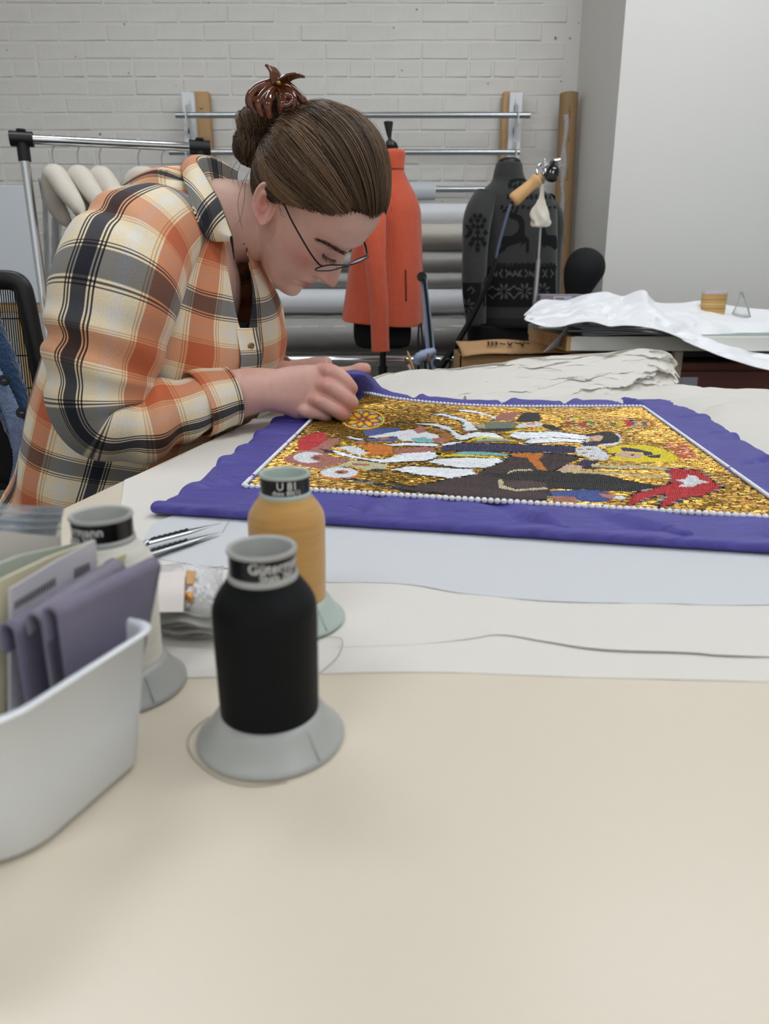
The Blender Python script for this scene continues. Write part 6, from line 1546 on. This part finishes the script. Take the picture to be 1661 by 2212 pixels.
# flyaway hairs
fl = rng.choice(len(R0), 110); Pf = strands(R0[fl], lk[fl], .12, 12.); HVs.append(ribbons(HW(Pf), np.full(110, .0002), np.tile(base_c * 1.4, (110, 1))))
# bun strands
def bun_strands(c, r, tiltv, n, seed):
    r_ = np.random.default_rng(seed); out = []
    for k in range(n):
        ax = nrm(np.array(tiltv) + r_.normal(size=3) * .25); e1b = nrm(np.cross(ax, [.3, .5, .8])); e2b = np.cross(ax, e1b); h = r_.uniform(-.85, .85); a0 = r_.uniform(0, 6.28); ar = a0 + np.linspace(0, r_.uniform(2, 4), NSG)
        p = ax * (h + .12 * np.sin(ar))[:, None] + math.sqrt(1 - h * h) * (np.cos(ar)[:, None] * e1b + np.sin(ar)[:, None] * e2b); out.append(np.array(c) + p * np.array(r) * (1 + .05 * r_.normal()))
    return np.array(out)
buns = [((-128, -6, 30), (30, 34, 30), (.2, .9, .3)), ((-134, -4, -8), (28, 32, 26), (.1, .8, .6)), ((-114, -14, -26), (26, 30, 26), (.3, .8, .2)), ((-124, 2, 52), (19, 26, 18), (.5, .6, -.3))]
for k, (c, r, tv) in enumerate(buns):
    Pb = HW(bun_strands(c, r, tv, 330, 60 + k)); HVs.append(ribbons(Pb, np.random.default_rng(k).uniform(.0004, .0008, 330), base_c * np.clip(1.05 + .4 * np.random.default_rng(k + 5).normal(size=(330, 1)), .4, 2)))
# fine wisps at the nape and by the ear
ws = []
for w in ([(536, 372), (522, 400), (514, 440), (520, 480), (526, 500)], [(540, 365), (530, 395), (528, 430), (520, 470), (508, 492)], [(604, 440), (606, 462), (618, 470)], [(596, 430), (606, 452), (612, 462)], [(512, 348), (500, 372), (506, 400)], [(520, 350), (512, 380), (518, 410)], [(842, 440), (846, 452), (842, 462)]):
    P_ = cr(np.array([PD(x, y, 1.035 if x < 600 else 1.03) for x, y in w]), NSG); ws.append(P_)
HVs.append(ribbons(np.array(ws), np.full(len(ws), .00035), np.tile(base_c, (len(ws), 1))))
cols_ = np.concatenate([h[2] for h in HVs]); Vh, Fh = cat(HVs)
hair_o = mk('hair', (Vh, Fh), M_hair, person, col=cols_)
hair_o['kind'] = 'stuff'
# close-lying layer of hair under the strands
th, ph = np.meshgrid(np.linspace(0, 2 * math.pi, 160, endpoint=False), np.linspace(.01, math.pi - .01, 110)); Dg = np.stack([np.sin(ph) * np.cos(th), np.sin(ph) * np.sin(th), np.cos(ph)], -1)
Pg = HC + Dg * HR * .99; fcs = gfaces(110, 160, True); kp = hair_line(Pg.reshape(-1, 3)) > 1.5; fcs = fcs[kp[fcs].all(1)]
parts = [(HW(Pg).reshape(-1, 3), [fcs])]
for (c, r, tv) in buns: parts.append((HW(ico(4)[0] * np.array(r) * .95 + np.array(c)), [ico(4)[1]]))
mk('hair_base', cat(parts), mat('hair_base_brown', (62, 46, 33), .6, noise=(60, .25), bump=(120, .6, .002)), person)

# --- shirt
def plaid(name):
    m = bpy.data.materials.new(name); m.use_nodes = True; nt = m.node_tree; N = nt.nodes.new; L = nt.links.new; b = nt.nodes['Principled BSDF']
    b.inputs['Roughness'].default_value = .9; b.inputs['Specular IOR Level'].default_value = .15; b.inputs['Sheen Weight'].default_value = .12
    uv = N('ShaderNodeUVMap'); sp = N('ShaderNodeSeparateXYZ'); L(uv.outputs[0], sp.inputs[0])
    SAL, CRE, WHT, BLK, LIN, TAN = (196, 104, 68), (236, 218, 184), (228, 222, 210), (26, 27, 34), (24, 22, 22), (206, 140, 88)
    def half_(s, k): return [(0, SAL), (s, SAL), (s + .001, CRE), (s + .013, CRE), (s + .014, TAN), (s + .024, TAN), (s + .025, CRE), (s + .036, CRE), (s + .037, TAN), (s + .045, TAN), (s + .046, CRE), (.225, CRE), (.24, WHT), (.305, WHT), (.32, CRE), (k - .047, CRE), (k - .046, LIN), (k - .037, LIN), (k - .036, CRE), (k - .025, CRE), (k - .024, LIN), (k - .013, LIN), (k - .012, CRE), (k - .002, CRE), (k, BLK), (.5, BLK)]
    halves = (half_(.105, .452), half_(.115, .430))
    outs = []
    for ax in (0, 1):
        md_ = N('ShaderNodeMath'); md_.operation = 'PINGPONG'; md_.inputs[1].default_value = .5; mu = N('ShaderNodeMath'); mu.operation = 'MULTIPLY'; mu.inputs[1].default_value = 1 / (.200 if ax == 0 else .145)
        L(sp.outputs[ax], mu.inputs[0]); L(mu.outputs[0], md_.inputs[0])
        rp = N('ShaderNodeValToRGB'); L(md_.outputs[0], rp.inputs[0]); el = rp.color_ramp.elements; rp.color_ramp.interpolation = 'LINEAR'
        w = .58 if ax == 0 else .42
        while len(el) > 1: el.remove(el[0])
        for k, (t, c) in enumerate(halves[ax]):
            e = el[0] if k == 0 else el.new(t); e.position = t; cc = s2l((52, 54, 60) if (ax and c == BLK) else c) ** w; e.color = (*cc, 1)
        outs.append(rp.outputs[0])
    mx = N('ShaderNodeVectorMath'); mx.operation = 'MULTIPLY'; L(outs[0], mx.inputs[0]); L(outs[1], mx.inputs[1])
    n = N('ShaderNodeTexNoise'); n.inputs['Scale'].default_value = 700; L(uv.outputs[0], n.inputs['Vector']); mr = N('ShaderNodeMapRange'); mr.inputs[3].default_value = .72; mr.inputs[4].default_value = 1.28; L(n.outputs[0], mr.inputs[0])
    sc = N('ShaderNodeVectorMath'); sc.operation = 'SCALE'; L(mx.outputs[0], sc.inputs[0]); L(mr.outputs[0], sc.inputs['Scale']); L(sc.outputs[0], b.inputs['Base Color'])
    bp = N('ShaderNodeBump'); bp.inputs['Strength'].default_value = .25; bp.inputs['Distance'].default_value = .0006; L(n.outputs[0], bp.inputs['Height']); L(bp.outputs[0], b.inputs['Normal'])
    return m
M_plaid = plaid('plaid_flannel')
TS = np.array([  # px, py, Y, front, back, lateral, tilt, yaw (degrees)
    (240, 1120, 1.15, .145, .120, .17, 2, 20), (245, 1050, 1.15, .150, .112, .17, 5, 20), (268, 960, 1.15, .158, .112, .17, 8, 20), (305, 860, 1.15, .168, .118, .175, 12, 22), (348, 760, 1.15, .168, .118, .18, 18, 24),
    (374, 670, 1.15, .162, .115, .185, 24, 24), (388, 590, 1.15, .150, .104, .180, 32, 24), (402, 524, 1.15, .130, .086, .165, 38, 22), (420, 472, 1.15, .100, .074, .132, 42, 20), (438, 440, 1.15, .078, .068, .100, 44, 18), (456, 430, 1.15, .066, .060, .078, 46, 15), (486, 432, 1.175, .046, .046, .050, 48, 12)], float)
def torso_pt(phi, v):
    S = TS.shape[0] - 1; t = np.clip(v, 0, 1.1) * (S - 1); E = np.vstack([2 * TS[0] - TS[1], TS, 2 * TS[-1] - TS[-2]]); i = np.clip(t.astype(int), 0, S - 1); u = (t - i)[..., None]
    p0, p1, p2, p3 = E[i], E[i + 1], E[i + 2], E[i + 3]; s = .5 * (2 * p1 + (p2 - p0) * u + (2 * p0 - 5 * p1 + 4 * p2 - p3) * u ** 2 + (3 * p1 - p0 - 3 * p2 + p3) * u ** 3)
    px, py, Y = s[..., 0], s[..., 1], s[..., 2]; r = np.stack([(px - 830.5) / F_PX, FWV[1] - UPV[1] * (py - 1106) / F_PX, FWV[2] - UPV[2] * (py - 1106) / F_PX], -1); C = CAMP + r * (Y / r[..., 1])[..., None]
    tau, psi = np.radians(s[..., 6]), np.radians(s[..., 7]); z = np.zeros_like(tau)
    A = np.stack([np.cos(psi) * np.cos(tau), -np.sin(psi) * np.cos(tau), -np.sin(tau)], -1); Bv = np.stack([np.sin(psi), np.cos(psi), z], -1)
    c, sn = np.cos(phi), np.sin(phi); ra = np.where(c > 0, s[..., 3], s[..., 4]); ce, se = np.sign(c) * np.abs(c) ** .85, np.sign(sn) * np.abs(sn) ** .85
    return C + A * (ra * ce)[..., None] + Bv * (s[..., 5] * se)[..., None]
NPH, NVT = 200, 150
PHI = np.linspace(-math.pi, math.pi, NPH)[None, :].repeat(NVT, 0); phi_o = math.radians(-6)
dphi = (PHI - phi_o)
vmax = 1.1 - .40 * np.exp(-(dphi / .22) ** 2) - .12 * np.exp(-(dphi / .9) ** 2)
VT = np.linspace(0, 1, NVT)[:, None] * vmax
G = torso_pt(PHI, VT)
rows_len = np.concatenate([[0], np.cumsum(np.linalg.norm(np.diff(torso_pt(np.full(60, 1.2), np.linspace(0, 1, 60)), axis=0), axis=1))]); vlen = np.interp(VT, np.linspace(0, 1, 60), rows_len)
nrmv = nrm(np.cross(np.gradient(G, axis=1), np.gradient(G, axis=0)))
UVt = np.stack([PHI * .185 + .043 + .01 * np.sin(VT * 5), vlen + .012 * np.cos(PHI)], -1)
dsp = .008 * vnoise(np.stack([PHI * 1.2, VT * 3.0], -1), 2.6, 31, 2) + .004 * vnoise(np.stack([PHI * 2.0 + 4 * VT, VT * 2], -1), 4.5, 32, 2)
dsp += .010 * np.sin((VT * 30 + PHI * 3.0)) * np.exp(-((VT - .06) / .08) ** 2)
dsp += -.006 * np.exp(-(((PHI + 1.0) * .3 + (VT - .42) * 1.3) / .05) ** 2) * np.exp(-((VT - .4) / .16) ** 2)
G = G - nrmv * dsp[..., None] * (-1 if np.mean((nrmv * (G - G.mean((0, 1)))).sum(-1)) > 0 else 1)
_b = BVHTree.FromPolygons([tuple(p) for p in G.reshape(-1, 3)], [tuple(f) for f in gfaces(NVT, NPH)]); _h = hit(_b, 434, 653, 0); _k = np.argmin(((G.reshape(-1, 3) - _h) ** 2).sum(1)); UVt[..., 1] += .0725 - UVt.reshape(-1, 2)[_k, 1]
_h = hit(_b, 452, 600, 0); _k = np.argmin(((G.reshape(-1, 3) - _h) ** 2).sum(1)); UVt[..., 0] -= UVt.reshape(-1, 2)[_k, 0]
VS, FS = shell(G, .0016); uvs = np.concatenate([UVt.reshape(-1, 2)] * 2)
shirt = mk('shirt', (VS, FS), M_plaid, person, uv=uvs)
# placket strip with buttons down the front, both opening edges
def torso_strip(ph0, ph1, v0, v1, off, n=60):
    A = np.zeros((n, 8, 3)); UVs = np.zeros((n, 8, 2)); v = np.linspace(v0, v1, n)
    for k in range(8):
        ph_ = np.full(n, ph0 + (ph1 - ph0) * k / 7); P = torso_pt(ph_, v); Nn_ = nrm(P - torso_pt(ph_ * 0 + phi_o, v) * 0 - torso_pt(ph_ + math.pi, v)); A[:, k] = P + Nn_ * off; UVs[:, k] = np.stack([ph_ * .185 + .09, np.interp(v, np.linspace(0, 1, 60), rows_len) + .02], -1)
    return A, UVs
A_p, UV_p = torso_strip(phi_o - .10, phi_o + .10, .10, .62, .0068)
mk('placket', shell(A_p, .0016), M_plaid, shirt, uv=np.concatenate([UV_p.reshape(-1, 2)] * 2))
M_sbtn = mat('tan_button', (150, 122, 84), .35)
for v in (.56, .47, .385, .29, .20):
    c = torso_pt(np.array([phi_o]), np.array([v]))[0]; n = nrm(c - torso_pt(np.array([phi_o + math.pi]), np.array([v]))[0]); c = c + n * .0086
    B = mk('button', tube([c, c + n * .0022], .0058, 20), M_sbtn, shirt, sharp=40)
# sleeve helper with cloth coordinates
def sleeve(path, R, folds, u0, v0, n=150, m=72, ref=(0, -1, 0), flat=1.0):
    P = cr(np.array(path), n); Rr = cr(R, n); T, N_, Bv = frames(P, ref); L = np.concatenate([[0], np.cumsum(np.linalg.norm(np.diff(P, axis=0), axis=1))]); a = np.linspace(-math.pi, math.pi, m)
    AA, LL = np.meshgrid(a, L); dsp = folds(AA, LL, L[-1]); rr_ = Rr[:, None] + dsp
    G = P[:, None] + N_[:, None] * (np.cos(AA) * rr_)[..., None] + Bv[:, None] * (np.sin(AA) * rr_ * flat)[..., None]
    return G, np.stack([AA * .078 + u0, LL + v0], -1), P, L
def nfold(AA, LL, Lt):
    el = .545 * Lt; w = np.exp(-((LL - el) / .055) ** 2)
    q = np.stack([np.cos(AA), np.sin(AA), LL * 9], -1)
    d = .0058 * vnoise(q, 1.7, 41, 3) + .0032 * vnoise(np.stack([np.cos(AA) * 2, np.sin(AA) * 2, LL * 26], -1), 1.6, 42, 2)
    d += w * .0055 * np.sin((LL - el) * 150 + 1.6 * np.sin(AA)) * (.35 + .65 * np.clip(np.cos(AA - .9), 0, 1))
    d += .006 * np.exp(-((LL - .78 * Lt) / .05) ** 2) * np.sin((LL - .78 * Lt) * 120 + AA * 1.5)
    d += -.008 * np.exp(-((LL - .30 * Lt + .035 * np.sin(AA)) / .012) ** 2) * np.clip(np.cos(AA - 1.2), 0, 1)
    return d
npath = [PD(380, 490, 1.09), PD(338, 502, 1.035), PD(284, 556, .985), PD(250, 640, .945), PD(232, 740, .93), PD(216, 830, .92), PD(228, 898, .918), PD(300, 910, .93), PD(385, 888, .955), PD(440, 870, .98), PD(482, 858, 1.0)]
def phase(Gg, UVg, px, py, u, v):
    """Slide the cloth coordinates so that the pattern has (u, v) where the photo shows it."""
    b_ = BVHTree.FromPolygons([tuple(p) for p in Gg.reshape(-1, 3)], [tuple(f) for f in gfaces(*Gg.shape[:2])]); h = hit(b_, px, py, 0)
    if h is None: return UVg
    k = np.argmin(((Gg.reshape(-1, 3) - h) ** 2).sum(1)); return UVg + (np.array([u, v]) - UVg.reshape(-1, 2)[k])
G1, UV1, P1, L1 = sleeve(npath, [.045, .061, .074, .075, .069, .063, .0575, .049, .042, .0385, .0335], nfold, .020, .085)
UV1 = phase(G1, UV1, 180, 561, .100, .0725)
mk('sleeve', shell(G1, .0016), M_plaid, shirt, uv=np.concatenate([UV1.reshape(-1, 2)] * 2))
cp = [PD(424, 876, .972), PD(450, 868, .983), PD(476, 861, .994), PD(502, 855, 1.003)]
G2_, UV2, _, _ = sleeve(cp, [.0440, .0425, .0395, .0375], lambda A, L, t: .0012 * np.sin(3 * A + L * 40) + .0012 * np.exp(-((L - t) / .003) ** 2), .03, .080, 40, 60)
UV2 = phase(G2_, UV2, 505, 885, .100, .045)
mk('cuff', shell(G2_, .003), M_plaid, shirt, uv=np.concatenate([UV2.reshape(-1, 2)] * 2))
fpath = [PD(440, 480, 1.22), PD(482, 540, 1.28), PD(492, 630, 1.32), PD(492, 720, 1.32), PD(502, 795, 1.29), PD(560, 815, 1.22), PD(600, 818, 1.19)]
G3, UV3, _, _ = sleeve(fpath, [.06, .075, .068, .06, .055, .045, .04], lambda A, L, t: .003 * vnoise(np.stack([np.cos(A), np.sin(A), L * 9], -1), 1.7, 46, 2), .02, .0, 90, 48)
mk('sleeve', shell(G3, .0016), M_plaid, shirt, uv=np.concatenate([UV3.reshape(-1, 2)] * 2))
# shoulder yoke seam and collar
def strip_between(A, B, n=50, m=14, bulge=0, nv=None):
    a, b_ = cr(np.array(A), n), cr(np.array(B), n); t = np.linspace(0, 1, m)[None, :, None]; G = a[:, None] * (1 - t) + b_[:, None] * t
    if bulge: G = G + np.asarray(nv) * (np.sin(t * math.pi) * bulge)
    L = np.concatenate([[0], np.cumsum(np.linalg.norm(np.diff(a, axis=0), axis=1))]); w = np.linalg.norm(a - b_, axis=1)
    return G, np.stack([np.repeat(L[:, None], m, 1), np.linspace(0, 1, m)[None] * w[:, None]], -1)
VV_, FF_ = cat([(G.reshape(-1, 3), [gfaces(NVT, NPH)]), (G1.reshape(-1, 3), [gfaces(150, 72)])])
bvt = BVHTree.FromPolygons([tuple(p) for p in VV_], [tuple(f) for f in FF_[0]])
fold_px = [(500, 510, 1.062), (489, 478, 1.066), (471, 432, 1.072), (447, 388, 1.09), (424, 348, 1.12), (440, 337, 1.16), (475, 347, 1.20), (512, 367, 1.225)]
out_px = [(497, 521), (455, 519), (431, 487), (409, 426), (394, 368), (404, 345), (450, 350), (505, 375)]
fold_l = [PD(*p) for p in fold_px]; out_l = []
for k, (x, y) in enumerate(out_px):
    h = hit(bvt, x, y, .007); Yd = fold_px[k][2] + (.0 if k < 5 else .03)
    out_l.append(PD(x, y, min(Yd, h[1]) if h is not None and k < 5 else Yd))
Gc, UVc = strip_between(fold_l, out_l, 60, 14, .006, (0, -1, .3)); UVc = UVc + [.055, .03]
for i in range(Gc.shape[0]):
    for j in range(Gc.shape[1]):
        x, y = proj(Gc[i, j]); h = hit(bvt, x, y, .005)
        if h is not None and h[1] < Gc[i, j, 1] and i < 36: Gc[i, j] = h
mk('collar', shell(Gc, .0022), M_plaid, shirt, uv=np.concatenate([UVc.reshape(-1, 2)] * 2))
in_l = [PD(506, 560, 1.070), PD(498, 520, 1.078), PD(482, 476, 1.085), PD(462, 440, 1.09), PD(448, 418, 1.11), PD(456, 402, 1.15), PD(480, 404, 1.19), PD(512, 410, 1.21)]
Gc2, UVc2 = strip_between([p + np.array([.0005, .001, 0]) for p in fold_l], in_l, 60, 10); UVc2 = UVc2 + [.10, .06]
mk('collar_stand', shell(Gc2, .0018), M_plaid, shirt, uv=np.concatenate([UVc2.reshape(-1, 2)] * 2))
# black vest top showing in the open neck
pv = np.linspace(.40, .60, 30); A_v = np.array([torso_pt(np.full(24, 0.) + np.linspace(phi_o - .5, phi_o + .5, 24), np.full(24, v)) for v in pv]); cv = A_v.mean((0, 1)); A_v = A_v + nrm(tor[10] - cv) * .022
mk('vest_top', shell(A_v, .002), mat('black_vest_cloth', (20, 18, 20), .9), person)
# jeans and shoes under the table
M_jean = mat('dark_denim', (34, 48, 82), .85, noise=(200, .25), bump=(500, .3, .001))
legs = []
for yy, kx in ((1.06, 0), (1.26, .03)):
    legs.append(tube(cr([[-.46, yy, .575], [-.25, yy, .585], [-.02 + kx, yy, .56], [.04 + kx, yy, .50], [.02 + kx, yy, .30], [.0 + kx, yy, .10]], 40), cr([.10, .095, .075, .068, .056, .05], 40), 24, roundcap=True))
legs.append(tube(cr([[-.44, 1.04, .575], [-.44, 1.16, .575], [-.44, 1.28, .575]], 12), .10, 24, roundcap=True))
mk('jeans', cat(legs), M_jean, person)
for yy, kx in ((1.06, 0), (1.26, .03)):
    mk('shoe', tube(cr([[-.06 + kx, yy, .045], [.0 + kx, yy, .05], [.10 + kx, yy, .04], [.19 + kx, yy, .03]], 24), cr([.04, .045, .042, .026], 24), 20, roundcap=True), M_black_cloth, person)

# ================================================================== glasses
gl = root('eyeglasses', HW([100., 0, 8.]), 'thin dark metal glasses worn by the person', 'glasses')
M_gm = mat('dark_gunmetal', (52, 46, 46), .25, .9)
def rrect(cx, cy, w, h, r, n=8):
    out = []
    for sx, sy, a0 in ((1, 1, 0), (-1, 1, 90), (-1, -1, 180), (1, -1, 270)):
        for t in np.linspace(0, 90, n): out.append((cx + sx * (w / 2 - r) + r * math.cos(math.radians(a0 + t)), cy + sy * (h / 2 - r) + r * math.sin(math.radians(a0 + t))))
    return np.array(out)
def lensP(side):
    o = rrect(side * 34, 3, 51, 31, 13); return np.stack([105 - .0022 * o[:, 0] ** 2 * 1.0 + (o[:, 1] - 3) * .27, o[:, 0], o[:, 1] + 8], 1)
for sd in (-1, 1):
    P = lensP(sd); P2 = HW(np.vstack([P, P[:1]]))
    mk('rim', tube(P2, .0010, 8, caps=False), M_gm, gl)
    V = np.vstack([HW(P), HW(P).mean(0)]); n_ = len(P); i = np.arange(n_); mk('lens', (V, [np.stack([i, (i + 1) % n_, np.full(n_, n_)], 1)]), film('lens_%d' % (sd + 1), (230, 226, 230), .06, .03), gl)
    mk('temple', tube(HW(cr(np.array([(98, sd * 59, 16), (94, sd * 67, 17.), (74, sd * 74, 18.), (30, sd * 79, 20.), (0, sd * 80, 22), (-12, sd * 80, 14), (-20, sd * 79, 2)]), 40)), .0011, 8, R2=.0016, roundcap=True), M_gm, gl)
    mk('nose_pad', (iv * [.002, .002, .003] + HW([99., sd * 9, 4]), [if_]), film('pad_%d' % (sd + 1), (230, 226, 220), .3), gl)
mk('bridge', tube(HW(cr(np.array([(104, -9, 12), (107, -4, 15), (107, 4, 15.), (104, 9, 12)]), 20)), .0011, 8), M_gm, gl)

# ================================================================== claw clip
cy_ = HW([-150., 0, 66.])[1] - .035
cc = root('claw_clip', PD(600, 225, cy_), 'tortoiseshell claw clip holding up the person\'s hair', 'hair clip')
M_tort = mat('tortoiseshell', (104, 46, 14), .08, coat=.6, noise=(70, .7), trans=.35)
def bar(pts, r, dy=0., flat=.55, nm='jaw_bar'):
    P = cr(np.array([PD(x, y, cy_ + dz + dy) for x, y, dz in pts]), 30); return tube(P, (cr(np.array(r, float), 30) if np.ndim(r) else r * np.ones(30)) * 1.0, 12, R2=(cr(np.array(r, float), 30) if np.ndim(r) else r * np.ones(30)) * 1.5, flat=flat, roundcap=True, ref=(0, -1, 0))
left = [bar([(602, 178, 0), (580, 181, -.004), (556, 190, -.006), (541, 207, -.008), (541, 226, -.008), (556, 244, -.008)], [.0045, .0042, .004, .004, .004, .002]),
        bar([(598, 182, .0), (578, 196, -.008), (563, 214, -.014), (560, 230, -.016), (568, 250, -.014)], [.0045, .004, .0036, .0034, .002]),
        bar([(592, 186, .004), (584, 206, -.012), (578, 228, -.02), (584, 254, -.018)], [.004, .004, .0036, .002]),
        bar([(556, 191, -.006), (566, 200, -.010), (573, 210, -.012)], .003), bar([(545, 214, -.008), (556, 216, -.012), (570, 222, -.016)], .003)]
right = [bar([(606, 180, 0), (622, 188, -.004), (640, 202, -.006), (655, 218, -.006), (663, 232, -.002)], [.0045, .0046, .004, .0036, .002]),
         bar([(604, 186, 0), (612, 206, -.010), (608, 226, -.016), (606, 244, -.014)], [.0045, .0042, .004, .002]),
         bar([(612, 186, -.002), (628, 204, -.012), (634, 222, -.016), (632, 240, -.014)], [.004, .0042, .0036, .002]), bar([(607, 214, -.012), (618, 206, -.013), (632, 212, -.015), (622, 226, -.017), (610, 222, -.015)], .0034)]
mk('jaw', cat(left), M_tort, cc); mk('jaw', cat(right), M_tort, cc)
def tab(pts, w): 
    G = []
    for (x, y, dz) in cr(np.array(pts, float), 24): G.append([PD(x, y, cy_ + dz) + np.array([w * (k - 3.5) * .5, -.001 * (k - 3.5) ** 2 * .0, w * (k - 3.5) * .0]) + np.array([0, w * (k - 3.5), 0]) * .8 for k in range(8)])
    return shell(np.array(G), .003)
mk('thumb_tab', tab([(600, 186, 0), (596, 172, 0), (594, 158, .0), (588, 148, .002), (584, 144, .004)], .0032), M_tort, cc)
mk('thumb_tab', tab([(604, 184, 0), (616, 172, -.004), (626, 166, -.004), (640, 163, -.003), (650, 163, -.002)], .0028), M_tort, cc)
mk('hinge_pin', tube([PD(602, 180, cy_ - .02), PD(606, 180, cy_ + .02)], .003, 12, roundcap=True), mat('brass_pin', (160, 120, 60), .3, .9), cc)
